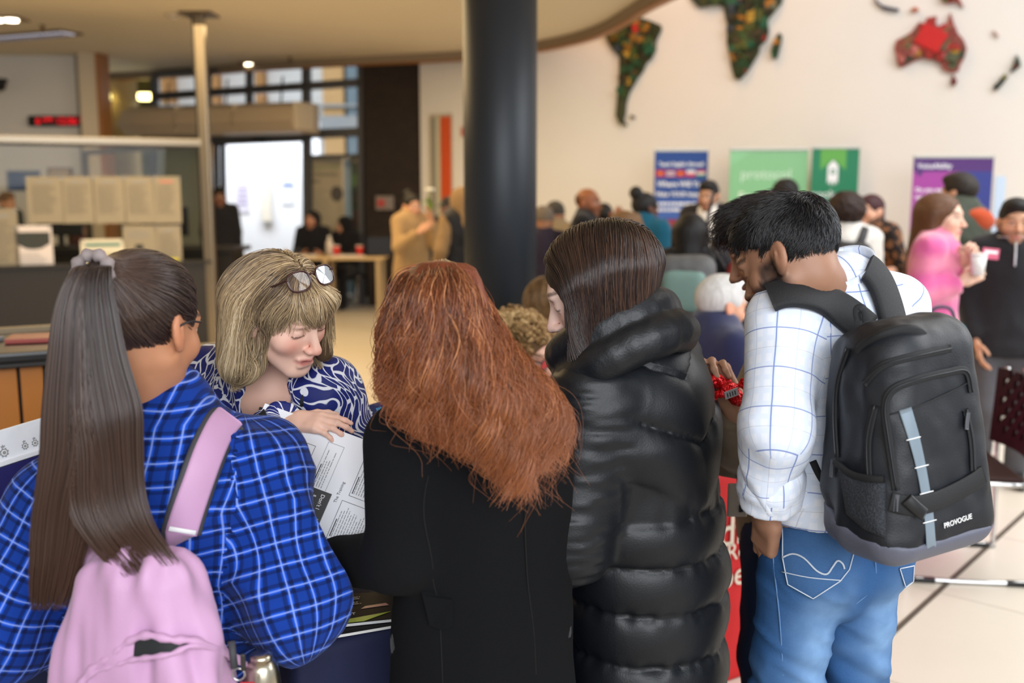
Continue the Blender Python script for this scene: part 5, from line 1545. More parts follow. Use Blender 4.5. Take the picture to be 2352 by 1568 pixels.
for k, s_ in enumerate(('Do you want', 'voice and', 'to be heard', 'in decisions?')): btext(b7, s_, w * 0.075, -w * 0.46, zt - w * (0.42 + 0.09 * k), WP, 0.02)
lines_on(b7, tl(-w * 0.46, -0.005, zt - w * 0.82) @ rotX, w * 0.42, 9, 0, w * 0.055, w * 0.02, mat('print_pink', (206, 150, 206), 0.6, var=0), seed=10)
st_ = box('side_banner', (0, 0, 0), (0.1, 0.01, 1.5), mat('banner_paleblue', (196, 214, 232), 0.6), None, 0); p_ = P(2296, 440, 9.9); st_.location = (p_[0], 9.9, 1.05); tag(st_, 'narrow pale blue panel behind the right edge of the purple banner', 'banner')
bs = box('foot_stand', (0, 0, 0.04), (0.12, 0.1, 0.3), mat('banner_paleblue', (196, 214, 232), 0.6), st_, 0.004); bs.matrix_local = tl(0, 0, -0.9)
pl = P(2077, 650, 9.2); lb = box('leaflet_stand', (0, 0, 0), (0.17, 0.08, 1.06), mat('stand_purple', (120, 50, 140), 0.5), None, 0.006); lb.location = (pl[0], 9.2, 0.53); tag(lb, 'low purple leaflet stand beside the white wall', 'stand')
lines_on(lb, tl(-0.06, -0.042, 0.45) @ rotX, 0.12, 2, 0, 0.05, 0.02, WP, seed=12)

# left of the column
TAN = CL('beige_coat', (168, 138, 96))
bg(946, 438, 10.2, None, (0.75, -0.65), 'woman in a loose beige coat with dark tied hair near the brick wall', TAN, 'bun', H_BLACK, (206, 156, 126), True, head=(0.3, 0.05, 0), armL=(0.22, -0.1, 0.0), armR=(0.28, 0.0, -0.10), coat=0.25, e=0.05, w=1.05)
bg(1030, 446, 10.9, None, (-0.5, -0.8), 'man with a dark cap half hidden behind the hooded person', CL('dark_navy', (26, 28, 36)), 'cap', CL('cap_dark', (40, 36, 34)), (170, 116, 88), hname='cap')
HOOD = CL('hood_beige', (140, 112, 76))
Jh = bg(1058, 428, 9.4, None, (-0.55, 0.8), 'person in a beige hooded top and black padded vest beside the column', HOOD, 'hood', HOOD, (170, 120, 96), armL=(0.1, 0.06, -0.45), armR=(0.1, 0.06, -0.45), hname='hood', e=0.04, tname='hoodie')
top(Jh, CL('vest_black', (20, 20, 24), rough=0.5), 'vest', e=0.062, upto=0, sides=(), h=0.018)
# plant by the brick wall
pb_ = P(975, 520, 11.4)
pl = empty('flower_vase', (pb_[0], 11.4, 0)); tag(pl, 'tall vase of green stems with white flowers behind the woman in beige', 'plant')
lathe('vase', [(0.09, 0), (0.12, 0.3), (0.08, 0.75), (0.1, 0.8)], mat('vase_pale', (190, 184, 170), 0.4), pl, 18)
LEAF = mat('leaf_green', (110, 140, 40), 0.5, var=0.3); PETAL = mat('petal_white', (236, 236, 226), 0.6)
rng = random.Random(4)
for k in range(14):
    a = rng.uniform(0, 6.28); rr = rng.uniform(0.05, 0.22); zt_ = rng.uniform(1.1, 1.75)
    tip = V(math.cos(a) * rr - 0.05, math.sin(a) * rr, zt_)
    tube('stem', [(0, 0, 0.7), tuple(tip * V(0.5, 0.5, 1) - V(0, 0, 0.2)), tuple(tip)], 0.006, LEAF, pl, 5)
    for q in range(2):
        c = tip - UP * rng.uniform(0, 0.3); d = nrm(V(rng.uniform(-1, 1), rng.uniform(-1, 1), 0.6)); s_ = nrm(np.cross(d, UP)) * 0.03
        mesh_obj('leaf', [c, c + d * 0.07 + s_, c + d * 0.17, c + d * 0.07 - s_, c + d * 0.08 + UP * 0.015], [(0, 1, 4), (1, 2, 4), (2, 3, 4), (3, 0, 4)], LEAF, pl, True)
    if k % 2 == 0:
        v, f = Vol([EL(tip + V(0.03 * math.cos(t), 0.03 * math.sin(t), 0), (0.03, 0.03, 0.018)) for t in np.arange(0, 6.2, 1.25)], 0.012, 0.01).mesh()
        np_obj('flower', v, f, PETAL, pl)

# right of the column
bg(1247, 470, 8.6, None, (-0.3, 0.9), 'person in a dark plum jacket with a red collar right behind the column', CL('plum', (44, 36, 50)), 'beanie', CL('beanie_mid', (110, 98, 84)), (180, 130, 100), hname='beanie')
J_ = bg(1276, 458, 9.3, None, (0.2, 0.95), 'person in a striped dark grey beanie and beige coat near the column', CL('beige2', (150, 128, 94)), 'beanie', CL('beanie_grey', (66, 60, 52), var=0.5, scale=30), (180, 130, 100), hname='beanie', collar=0.06, e=0.04)
bg(1352, 422, 8.6, None, (0.75, -0.2), 'bald man in a black sweater with one hand at his chin', CL('sweater_black', (16, 16, 20)), 'bald', cap_mat('stubble_brown', (92, 54, 30)), (150, 92, 58), head=(0.2, 0, 0), armR=(0.25, -0.12, -0.02), armL=(0.2, -0.1, -0.22), beard=(50, 34, 26), bw=0.4, w=1.1, tname='sweater')
bg(1386, 462, 9.6, None, (-0.3, 0.9), 'dark haired person in black behind the bald man', CL('black3', (22, 22, 26)), 'short', H_BLACK, (150, 100, 70))
Jg = bg(1432, 474, 6.4, None, (-0.8, -0.45), 'woman with tied brown hair and a grey jacket looking down behind the padded coat', CL('grey_jacket', (74, 72, 66)), 'pony', H_MID, (216, 162, 128), True, head=(0.1, 0.3, 0), e=0.03, armL=(0.2, 0, -0.3), armR=(0.25, 0, -0.25))
garment(Jg, 'fur_hood', [EL(Jg.neck - Jg.f * 0.07 - UP * 0.04, (0.14, 0.10, 0.11)), (EL(Jg.neck - Jg.f * 0.1 - UP * 0.12 + Jg.r * 0.05, (0.1, 0.07, 0.12)), 0.04)], 0.016, CL('fur_tan', (150, 108, 60)), fold_amp=0.012, fold_sc=40)
J_ = bg(1484, 432, 7.8, None, (0.5, 0.75), 'woman with a high black bun and a teal jacket in front of the blue banner', CL('teal_jacket', (14, 84, 108)), 'bun', H_BLACK, (92, 56, 40), True, head=(0.5, 0.05, 0), collar=0.07, e=0.03, coat=0.2)
Jw_ = bg(1629, 404, 8.6, None, (-0.35, -0.9), 'man in a dark blazer and open white shirt by the blue banner', CL('shirt_white', (226, 220, 212)), 'fade', H_BLACK, (196, 146, 114), head=(0.15, 0.1, 0), beard=(40, 28, 22), bw=0.55, tname='shirt', collar=0.03, lean=0.05)
bz = CL('blazer', (34, 28, 28))
garment(Jw_, 'blazer', body_prims(Jw_, 0.036) + [(RC(Jw_.pelvis, Jw_.pelvis - UP * 0.15, 0.2, 0.2, Jw_.f, 0.74), 0.04), ('clip', Jw_.pelvis - UP * 0.15, -UP), ('-', RC(Jw_.pelvis + Jw_.f * 0.2, Jw_.neck + Jw_.f * 0.13, 0.05, 0.10), 0.01), ('-', RC(Jw_.neck - UP * 0.02, Jw_.neck + UP * 0.1, 0.085, 0.09), 0.01)] + sleeve_prims(Jw_, 0.024), 0.016, bz, 0.035, 0.005)
Jb = bg(1588, 478, 5.3, None, (0.25, 0.95), 'person in black with dark hair wearing a grey and mint backpack', CL('black4', (24, 22, 26)), 'bob', H_BLACK, (190, 140, 110), armL=(0.1, 0.1, -0.5), armR=(0.1, 0.1, -0.5), w=1.05)
bpk = empty('backpack', tuple(Jb.chest - Jb.f * 0.2)); tag(bpk, 'grey and mint backpack with black lower half on the person in black', 'backpack')
Rb = np.stack([Jb.r, Jb.f, Jb.up], 1); c_ = Jb.chest - Jb.f * 0.24 - UP * 0.08 - V(*bpk.location)
def svol(name, prims, h, m, parent, k=0.02, amp=0, sc=14, sm=1):
    v, f = Vol(prims, h, k).mesh()
    if sm: v = smooth_v(v, f, sm, 0.5)
    if amp: v = fold(v, vnormals(v, f), amp, sc)
    return np_obj(name, v, f, m, parent)
svol('pack_body', [BX(c_, (0.15, 0.1, 0.24), 0.07, Rb)], 0.014, mat('pack_grey', (96, 96, 96), 0.7), bpk, amp=0.006)
svol('mint_panel', [BX(c_ - Jb.f * 0.06 + UP * 0.06, (0.115, 0.06, 0.12), 0.05, Rb)], 0.013, mat('pack_mint', (120, 150, 142), 0.7), bpk)
svol('lower_pocket', [BX(c_ - Jb.f * 0.07 - UP * 0.13, (0.13, 0.07, 0.1), 0.05, Rb)], 0.013, mat('pack_black', (34, 32, 32), 0.7), bpk)
for sg in (-1, 1):
    q = [Jb.neck + Jb.r * sg * 0.1 - Jb.f * 0.09 - UP * 0.04, Jb.neck + Jb.r * sg * 0.12 + UP * 0.035, Jb.chest + Jb.r * sg * 0.15 + Jb.f * 0.14, Jb.waist + Jb.r * sg * 0.19]
    q = smooth_path(q, 4) - V(*bpk.location)
    ribbon('shoulder_strap', q, np.tile(-Jb.f + UP, (len(q), 1)), 0.06, 0.015, mat('pack_black', (34, 32, 32), 0.7), bpk)
Jr = bg(1684, 470, 5.6, None, (-0.55, 0.8), 'woman with loose auburn curls in a dark plum top carrying a red bag', CL('plum_dark', (34, 28, 40)), 'longwave', H_AUBURN, (206, 156, 128), True, head=(-0.2, 0.1, 0), armL=(0.25, 0.14, -0.48), armR=(0.1, 0.05, -0.5), amp=0.008, nsc=40, lean=0.1, w=1.1)
rbp = P(1722, 648, 5.1)
rb = empty('shoulder_bag', tuple(rbp)); tag(rb, 'red shoulder bag behind the bearded man with the black backpack', 'bag')
svol('bag_body', [BX((0, 0, 0), (0.13, 0.06, 0.085), 0.04, rotm((0, 1, 0), 0.25))], 0.012, mat('bag_red', (168, 60, 58), 0.6), rb)
tube('bag_strap', smooth_path([(-0.12, 0.0, 0.06), (-0.2, 0.12, 0.25), (-0.16, 0.2, 0.45)], 4), 0.008, mat('strap_dark', (40, 34, 34), 0.6), rb)
bg(1806, 405, 8.6, None, (-0.2, -0.9), 'person with short dark afro hair in front of the pale green banner', CL('black5', (26, 24, 26)), 'curly', H_BLACK, (120, 76, 52), amp=0.006, nsc=90)
Ja = bg(1944, 440, 6.6, None, (0.1, 0.98), 'person with dark curly hair in a white top, seen from behind', CL('white_top', (226, 222, 214)), 'afro', cap_mat('hair_dark_brown', (44, 26, 18)), (150, 104, 78), amp=0.008, nsc=80, e=0.04, w=1.05, tname='sweater')
bp2 = empty('backpack', tuple(Ja.chest - Ja.f * 0.2)); tag(bp2, 'small black backpack on the person in the white top', 'backpack')
Rb = np.stack([Ja.r, Ja.f, Ja.up], 1); c_ = Ja.chest - Ja.f * 0.22 - UP * 0.07 - V(*bp2.location)
PB = mat('pack_dark', (38, 36, 38), 0.6)
svol('pack_body', [BX(c_, (0.14, 0.08, 0.17), 0.07, Rb, 0.15)], 0.013, PB, bp2, amp=0.004)
svol('front_pocket', [BX(c_ - Ja.f * 0.07 - UP * 0.06, (0.1, 0.035, 0.08), 0.03, Rb)], 0.012, PB, bp2)
for sg in (-1, 1):
    q = smooth_path([Ja.neck + Ja.r * sg * 0.02 - Ja.f * 0.135 - UP * 0.11, Ja.neck + Ja.r * sg * 0.075 - Ja.f * 0.125 - UP * 0.04, Ja.neck + Ja.r * sg * 0.11 - Ja.f * 0.06 + UP * 0.035, Ja.neck + Ja.r * sg * 0.13 + Ja.f * 0.06 + UP * 0.01], 4) - V(*bp2.location)
    ribbon('shoulder_strap', q, np.tile(-Ja.f + UP * 0.4, (len(q), 1)), 0.05, 0.014, PB, bp2)
FLO, nt, b = nodes_of('cloth_floral')
vo = nt.nodes.new('ShaderNodeTexVoronoi'); vo.inputs['Scale'].default_value = 28; nt.links.new(coord(nt), vo.inputs['Vector'])
nz = noise_n(nt, coord(nt), 22, 3)
rmp = nt.nodes.new('ShaderNodeValToRGB'); rmp.color_ramp.elements[0].position = 0.50; rmp.color_ramp.elements[1].position = 0.56
rmp.color_ramp.elements[0].color = (*lin((30, 20, 18)), 1); rmp.color_ramp.elements[1].color = (*lin((138, 92, 60)), 1)
nt.links.new(nz.outputs[0], rmp.inputs[0]); nt.links.new(rmp.outputs[0], b.inputs['Base Color']); b.inputs['Roughness'].default_value = 0.85
Jf = bg(2000, 436, 7.4, None, (-0.75, -0.5), 'smiling woman in a black and brown floral dress by the white wall', FLO, 'pony', cap_mat('hair_wine', (62, 26, 30)), (224, 170, 140), True, head=(0.0, 0, 0), coat=0.4, tname='dress', upto=0.02, armL=(0.2, -0.02, -0.28), armR=(0.22, -0.05, -0.26), e=0.028, mouth='open', w=1.08)

# figures seen through and beside the reception glass
bg(503, 424, 13.2, None, (0.3, -0.9), 'person in dark clothes standing by the dark sliding door leaf', CL('black6', (24, 24, 30)), 'short', H_BLACK, (120, 80, 60))
bg(14, 436, 12.6, None, (0.8, -0.3), 'receptionist in a dark green top at the left edge behind the glass', CL('dark_green', (46, 50, 40)), 'short', H_MID, (206, 150, 110))
Js = bg(178, 492, 13.2, 1.6, (0.6, 0.5), 'seated receptionist in maroon behind the notices on the glass', CL('maroon', (84, 44, 48)), 'bob', H_BROWN, (216, 166, 140), True, sit=0.48)
seat_for(Js, 'dark chair under the receptionist in maroon')
# seated pair near the tables
WHT = cap_mat('hair_white', (226, 220, 208), 0.6)
Jo = bg(1658, 676, 4.2, 1.72, (0.85, 0.35), 'seated elderly man with white hair and a navy fleece', CL('navy_fleece', (40, 46, 84), sheen=0.4), 'short', WHT, (222, 166, 136), head=(0.05, 0.1, 0), sit=0.44, lean=0.12, armL=(0.3, 0, -0.25), armR=(0.3, 0, -0.25), collar=0.05, e=0.045, w=1.05, hres=0.006, tname='fleece', brow=(190, 180, 170), blush=0.9)
seat_for(Jo, 'dark chair under the white haired man')
# ------------------------------------------------------------------ cloth patterns for the people in front
def uvmap(nt):
    n = nt.nodes.new('ShaderNodeUVMap'); n.uv_map = 'uv'
    s = nt.nodes.new('ShaderNodeSeparateXYZ'); nt.links.new(n.outputs[0], s.inputs[0])
    return n.outputs[0], s.outputs[0], s.outputs[1]
def stripe(nt, c, period, off, width, soft=0.15):
    """1 inside a stripe of the given share of the period"""
    f = math_n(nt, 'FRACT', math_n(nt, 'ADD', math_n(nt, 'DIVIDE', c, period), off + 50.0))
    d = math_n(nt, 'ABSOLUTE', math_n(nt, 'SUBTRACT', f, 0.5))
    n = nt.nodes.new('ShaderNodeMapRange')
    n.inputs['From Min'].default_value = width / 2 * (1 + soft); n.inputs['From Max'].default_value = width / 2 * (1 - soft)
    nt.links.new(d, n.inputs['Value'])
    return n.outputs[0]
def warp_uv(nt, amp=0.004, sc=9):
    vec, u, v = uvmap(nt)
    n = noise_n(nt, coord(nt), sc, 2)
    sp = nt.nodes.new('ShaderNodeSeparateColor'); nt.links.new(n.outputs['Color'], sp.inputs[0])
    u2 = math_n(nt, 'ADD', u, math_n(nt, 'MULTIPLY', math_n(nt, 'SUBTRACT', sp.outputs[0], 0.5), amp * 2))
    v2 = math_n(nt, 'ADD', v, math_n(nt, 'MULTIPLY', math_n(nt, 'SUBTRACT', sp.outputs[1], 0.5), amp * 2))
    return u2, v2
def weave(nt, b, sc=900, st=0.25):
    bump(nt, b, noise_n(nt, coord(nt), sc, 2).outputs[0], st, 0.001)
# blue flannel plaid
PLAID, nt, b = nodes_of('cloth_blue_plaid')
u, v = warp_uv(nt, 0.006, 7)
PER = 0.039
base = lin((22, 74, 186)); dk = lin((8, 14, 44)); wh = lin((136, 162, 236))
dku = math_n(nt, 'MAXIMUM', stripe(nt, u, PER, 0.30, 0.17, 0.3), stripe(nt, u, PER, -0.30, 0.17, 0.3))
dkv = math_n(nt, 'MAXIMUM', stripe(nt, v, PER, 0.30, 0.17, 0.3), stripe(nt, v, PER, -0.30, 0.17, 0.3))
c1 = mix_col(nt, math_n(nt, 'MULTIPLY', dku, 0.72), base, dk)
c1 = mix_col(nt, math_n(nt, 'MULTIPLY', dkv, 0.72), c1, dk)
broad = math_n(nt, 'MAXIMUM', stripe(nt, u, PER, 0.0, 0.46, 0.2), stripe(nt, v, PER, 0.0, 0.46, 0.2))
c1 = mix_col(nt, math_n(nt, 'MULTIPLY', math_n(nt, 'MULTIPLY', stripe(nt, u, PER, 0.0, 0.5, 0.2), stripe(nt, v, PER, 0.0, 0.5, 0.2)), 0.5), c1, dk)
c1 = mix_col(nt, math_n(nt, 'MULTIPLY', stripe(nt, u, PER, 0.5, 0.062, 0.7), 0.75), c1, wh)
c1 = mix_col(nt, math_n(nt, 'MULTIPLY', stripe(nt, v, PER, 0.5, 0.062, 0.7), 0.75), c1, wh)
nt.links.new(c1, b.inputs['Base Color']); b.inputs['Roughness'].default_value = 0.9; b.inputs['Sheen Weight'].default_value = 0.06; b.inputs['Specular IOR Level'].default_value = 0.15
weave(nt, b, 700, 0.3)
# pale windowpane check
CHECK, nt, b = nodes_of('cloth_windowpane_check')
u, v = warp_uv(nt, 0.004, 6)
pale = lin((218, 227, 243)); paler = lin((228, 233, 244)); ln = lin((92, 116, 184)); tan_ = lin((176, 178, 190))
c1 = mix_col(nt, math_n(nt, 'MAXIMUM', stripe(nt, u, 0.021, 0.2, 0.45, 0.2), stripe(nt, v, 0.026, 0.2, 0.4, 0.2)), paler, pale)
c1 = mix_col(nt, math_n(nt, 'MULTIPLY', math_n(nt, 'MAXIMUM', stripe(nt, u, 0.078, 0.5, 0.018, 0.4), stripe(nt, v, 0.078, 0.5, 0.018, 0.4)), 0.55), c1, tan_)
c1 = mix_col(nt, math_n(nt, 'MULTIPLY', math_n(nt, 'MAXIMUM', stripe(nt, u, 0.078, 0.0, 0.032, 0.4), stripe(nt, v, 0.078, 0.0, 0.026, 0.4)), 0.85), c1, ln)
nt.links.new(c1, b.inputs['Base Color']); b.inputs['Roughness'].default_value = 0.8; b.inputs['Specular IOR Level'].default_value = 0.25
weave(nt, b, 1100, 0.15)
# navy blouse with white leaf outlines: stretched cells along a swirling direction, cell borders left white
LEAFP, nt, b = nodes_of('cloth_leaf_print')
vec, u, v = uvmap(nt)
mp = nt.nodes.new('ShaderNodeMapping'); mp.inputs['Scale'].default_value = (1, 1, 0); nt.links.new(vec, mp.inputs['Vector'])
n1 = noise_n(nt, mp.outputs[0], 9.0, 1, 0.4)
vm = nt.nodes.new('ShaderNodeVectorMath'); vm.operation = 'MULTIPLY_ADD'
nt.links.new(n1.outputs['Color'], vm.inputs[0]); vm.inputs[1].default_value = (0.17, 0.17, 0.0); nt.links.new(mp.outputs[0], vm.inputs[2])
mp2 = nt.nodes.new('ShaderNodeMapping'); mp2.inputs['Scale'].default_value = (74, 23, 1); mp2.inputs['Rotation'].default_value = (0, 0, 0.5); nt.links.new(vm.outputs[0], mp2.inputs['Vector'])
vo = nt.nodes.new('ShaderNodeTexVoronoi'); vo.voronoi_dimensions = '2D'; vo.feature = 'DISTANCE_TO_EDGE'; vo.inputs['Scale'].default_value = 1.0
vo.inputs['Randomness'].default_value = 0.85
nt.links.new(mp2.outputs[0], vo.inputs['Vector'])
n2 = noise_n(nt, mp.outputs[0], 40.0, 1)
thr = math_n(nt, 'MULTIPLY_ADD', n2.outputs[0], 0.13, 0.005)
mr = nt.nodes.new('ShaderNodeMapRange')
nt.links.new(vo.outputs['Distance'], mr.inputs['Value']); nt.links.new(thr, mr.inputs['From Min'])
nt.links.new(math_n(nt, 'ADD', thr, 0.03), mr.inputs['From Max'])
c1 = mix_col(nt, mr.outputs[0], lin((226, 228, 236)), lin((22, 34, 108)))
nt.links.new(c1, b.inputs['Base Color']); b.inputs['Roughness'].default_value = 0.6; b.inputs['Specular IOR Level'].default_value = 0.35
# denim with worn thighs (vertex attribute 'wear')
def denim(name, c0, c1_, cw):
    m, nt, b = nodes_of(name)
    at = nt.nodes.new('ShaderNodeAttribute'); at.attribute_name = 'wear'
    n = noise_n(nt, coord(nt), 420, 3, 0.7)
    n2 = noise_n(nt, coord(nt), 16, 4)
    c = mix_col(nt, n.outputs[0], lin(c0), lin(c1_))
    c = mix_col(nt, math_n(nt, 'MULTIPLY', at.outputs['Fac'], math_n(nt, 'ADD', n2.outputs[0], 0.25)), c, lin(cw))
    nt.links.new(c, b.inputs['Base Color']); b.inputs['Roughness'].default_value = 0.85; b.inputs['Specular IOR Level'].default_value = 0.2
    bump(nt, b, n.outputs[0], 0.3, 0.001)
    return m
DENIM = denim('cloth_denim', (28, 64, 110), (54, 98, 150), (128, 164, 204))
DENIMD = denim('cloth_dark_denim', (26, 34, 54), (44, 56, 84), (70, 84, 112))
WOOL = CL('black_wool', (7, 8, 11), rough=0.95, sheen=0.0, bscale=800)
PUFF = mat('puffer_nylon', (15, 18, 23), 0.47, var=0.05, bmp=0.12, bscale=260, spec=0.42)
PUFFC = mat('puffer_collar', (17, 20, 25), 0.48, var=0.05, bmp=0.2, bscale=200, spec=0.5)

# ---- hair helpers
def head_pts(J, q): return to_world(np.asarray(q, float), head_M(J))
def HP(J, *p): return head_pts(J, [p])[0]
def hR(J): return np.stack([J.hR, J.hF, J.hU], 1)
def HE(J, c, r): return EL(HP(J, *c), V(*r) * J.hs, hR(J))
def scalp_roots(J, n, rng, zmin=-0.03, front=0.062, grow=1.0, ear=True):
    """points on the hairy part of the head, head frame filter"""
    out = []
    c, r = V(0, -0.016, 0.036), V(0.081, 0.100, 0.088) * grow
    while len(out) < n:
        d = rng.normal(size=(4 * n, 3)); d /= np.linalg.norm(d, axis=1)[:, None]
        q = c + d * r
        ok = (q[:, 2] > zmin) & ~((q[:, 1] > 0.045) & (q[:, 2] < front))
        if ear: ok &= ~((q[:, 1] > 0.0) & (q[:, 2] < 0.02))
        out = np.concatenate([out, q[ok]]) if len(out) else q[ok]
    return head_pts(J, out[:n])
def hair_cap(J, prims, m, h=0.007, k=0.03, inset=0.0, name='hair'):
    vol = Vol(prims, h, k, full=True, pad=0.05)
    F0 = vol.F
    vol.F = F0 + inset
    v, f = vol.mesh(); vol.F = F0
    v = smooth_v(v, f, 1, 0.5)
    return np_obj(name, v - J.base, f, m, J.obj), vol
class Shift:
    """a volume seen from the person's own origin"""
    def __init__(s, vol, base): s.v, s.b = vol, base
    def sample(s, p): return s.v.sample(p + s.b)
    def grad(s, p): return s.v.grad(p + s.b)

# ================================================================== the bearded man with the big backpack
f5 = nrm(V(-0.45, 0.89, 0))
J5 = pose(0.62, 1.99, f5, 1.70, lean=0.06, head=(-0.46, 0.52, 0.05), w=0.95)
J5.pelvis = P(1912, 1215, 2.02); J5.base = V(J5.pelvis[0], J5.pelvis[1], 0)
J5.neck = P(1932, 668, 2.00); J5.up = nrm(J5.neck - J5.pelvis); J5.f = nrm(f5 - J5.up * (f5 @ J5.up)); J5.r = np.cross(J5.f, J5.up)
J5.waist = J5.pelvis + (J5.neck - J5.pelvis) * 0.33; J5.chest = J5.pelvis + (J5.neck - J5.pelvis) * 0.68
J5.shL = J5.neck - J5.r * 0.148 - UP * 0.045; J5.shR = J5.neck + J5.r * 0.150 - UP * 0.050
J5.hc = P(1812, 592, 1.96); J5.hs = 0.99
J5.elL = P(1782, 985, 1.83); J5.wrL = P(1764, 1172, 1.92)
J5.elR = J5.shR + V(0.10, 0.10, -0.27); J5.wrR = J5.elR + V(-0.12, 0.16, -0.12)
for sd, nm in ((-1, 'L'), (1, 'R')):
    hp = J5.pelvis + J5.r0 * sd * 0.085 - UP * 0.03
    setattr(J5, 'hip' + nm, hp); an = V(hp[0], hp[1], 0.07) + J5.r0 * sd * 0.03
    setattr(J5, 'kn' + nm, (hp + an) / 2 + f5 * 0.02); setattr(J5, 'an' + nm, an)
person(J5, 'bearded man in a pale checked shirt and blue jeans wearing a large black backpack', (158, 116, 92), eyes='closed', beard=(38, 30, 28), beard_w=0.98, hands=('relaxed', 'relaxed'), hres=0.0042, brow=(26, 20, 18), lips=(140, 92, 84), blush=0.25)
# jeans
def wear5(me, v):
    w = np.zeros(len(v))
    for H_, K in ((J5.hipL, J5.knL), (J5.hipR, J5.knR)):
        c = H_ + (K - H_) * 0.42 - f5 * 0.07
        q = v - c
        w += np.exp(-((q @ J5.r0) ** 2 / 0.0028 + q[:, 2] ** 2 / 0.018 + (q @ f5 + 0.02) ** 2 / 0.006))
    w = np.clip(w * 1.1 + 0.35 * np.clip(0.5 - 4 * np.abs(noise3(v, 5)), 0, 1), 0, 1)
    a = me.attributes.new('wear', 'FLOAT', 'POINT'); a.data.foreach_set('value', w.astype(np.float32))
def jeans_fold(v, n_):
    z = v[:, 2]
    a = noise3(np.stack([v[:, 0] * 3, v[:, 1] * 3, z * 9 + 0.6 * v[:, 0] * 9], 1), 3.2)
    lo = np.clip((0.78 - z) / 0.3, 0, 1)
    return v + n_ * ((0.006 + 0.017 * lo) * (1 - 3.2 * np.abs(a)) * 0.8)[:, None]
ps = [RC((J5.hipL + J5.hipR) / 2 - UP * 0.035, J5.pelvis + UP * 0.05, 0.134, 0.132, J5.f, 0.80)]
for sd, H_, K, A in ((-1, J5.hipL, J5.knL, J5.anL), (1, J5.hipR, J5.knR, J5.anR)):
    ps += [(RC(H_ - UP * 0.02, K, 0.086, 0.066), 0.02), (RC(K, A, 0.069, 0.056, cut=True), 0.02), (EL(H_ - f5 * 0.055 - UP * 0.02, (0.072, 0.066, 0.088)), 0.03)]
je = garment(J5, 'jeans', ps, 0.0075, DENIM, 0.03, post=jeans_fold)
nv = np.zeros(len(je.data.vertices) * 3); je.data.vertices.foreach_get('co', nv); wear5(je.data, nv.reshape(-1, 3) + J5.base)
volj = J5.vol
STITCH = mat('jeans_stitch', (190, 200, 214), 0.7)
def on_cloth(vol, J, pts, off=0.002):
    q = vol.project(np.array(pts, float), off)
    return q - J.base
def seam(name, J, vol, px_pts, Y, r, m, parent, n=4, off=0.001):
    q = [P(x, y, Y) for x, y in px_pts]
    q = smooth_path(q, n)
    return tube(name, on_cloth(vol, J, q, off), r, m, parent, 6)
def vol_full(prims, h=0.012, k=0.03): return Vol(prims, h, k, full=True, pad=0.06)
vj = vol_full(ps)
def jl(px, off, n=5, curved=False, Y=(1.6, 2.1)):
    p_ = smooth_path(px, n) if curved else dense([V(*q) for q in px], n)
    return rayhit(vj, [(q[0], q[1]) for q in p_], Y[0], Y[1], off) - J5.base
pk = [(1800, 1202), (1966, 1230), (1946, 1306), (1926, 1332), (1868, 1371), (1812, 1340), (1800, 1280)]
def patch(name, poly, vol, base, m, parent, off, Y, depth=0.02, uvn=6):
    """a raised cloth patch: a pixel polygon laid on a volume, with folded-in edges"""
    poly = [V(*q) for q in poly]
    ring = dense(poly, uvn, True); c = np.mean(poly, 0); N = len(ring)
    vs = []
    for sc, o_ in ((1.0, -depth), (1.0, off), (0.96, off + 0.001), (0.66, off + 0.0015), (0.33, off + 0.0015)):
        vs += list(rayhit(vol, [tuple(c + (q - c) * sc) for q in ring], Y[0], Y[1], o_) - base)
    vs.append(rayhit(vol, [tuple(c)], Y[0], Y[1], off + 0.0015)[0] - base)
    fs = []
    for k in range(4):
        for i in range(N):
            fs.append((k * N + i, k * N + (i + 1) % N, (k + 1) * N + (i + 1) % N, (k + 1) * N + i))
    fs += [(4 * N + i, 4 * N + (i + 1) % N, 5 * N) for i in range(N)]
    return mesh_obj(name, vs, fs, m, parent)
pck = patch('back_pocket', pk, vj, J5.base, DENIM, je, 0.008, (1.6, 2.1))
wv_ = pck.data.attributes.new('wear', 'FLOAT', 'POINT'); wv_.data.foreach_set('value', np.full(len(pck.data.vertices), 0.18, np.float32))
def shrink(poly, k): c = np.mean([V(*q) for q in poly], 0); return [tuple(c + (V(*q) - c) * k) for q in poly]
tube('pocket_stitch', jl(shrink(pk, 0.95) + shrink(pk, 0.95)[:1], 0.010), 0.0013, STITCH, pck, 6)
tube('wave_stitch', jl([(1803, 1281), (1826, 1273), (1850, 1282), (1876, 1308), (1896, 1315), (1908, 1300), (1918, 1287), (1928, 1293), (1932, 1304)], 0.0105, 4, True), 0.0020, STITCH, pck, 6)
tube('yoke_stitch', jl([(1802, 1310), (1860, 1322), (1926, 1328)], 0.0105, 4, True), 0.0012, STITCH, pck, 6)
tube('side_seam', jl([(1772, 1215), (1780, 1300), (1792, 1420), (1800, 1560)], 0.003, 6, True), 0.0018, mat('denim_seam', (84, 120, 166), 0.8), je, 6)
tube('side_pocket_edge', jl([(1752, 1200), (1764, 1207), (1782, 1212)], 0.005, 4, True), 0.0026, mat('denim_seam', (84, 120, 166), 0.8), je, 6)
tube('centre_seam', jl([(2002, 1250), (2010, 1310), (2000, 1350), (1975, 1376), (1948, 1394)], 0.002, 5, True), 0.0018, mat('denim_seam', (84, 120, 166), 0.8), je, 6)
pk2 = [(2062, 1302), (2092, 1296), (2090, 1330), (2074, 1342)]
p2_ = patch('back_pocket', pk2, vj, J5.base, DENIM, je, 0.006, (1.6, 2.2))
wv_ = p2_.data.attributes.new('wear', 'FLOAT', 'POINT'); wv_.data.foreach_set('value', np.full(len(p2_.data.vertices), 0.18, np.float32))
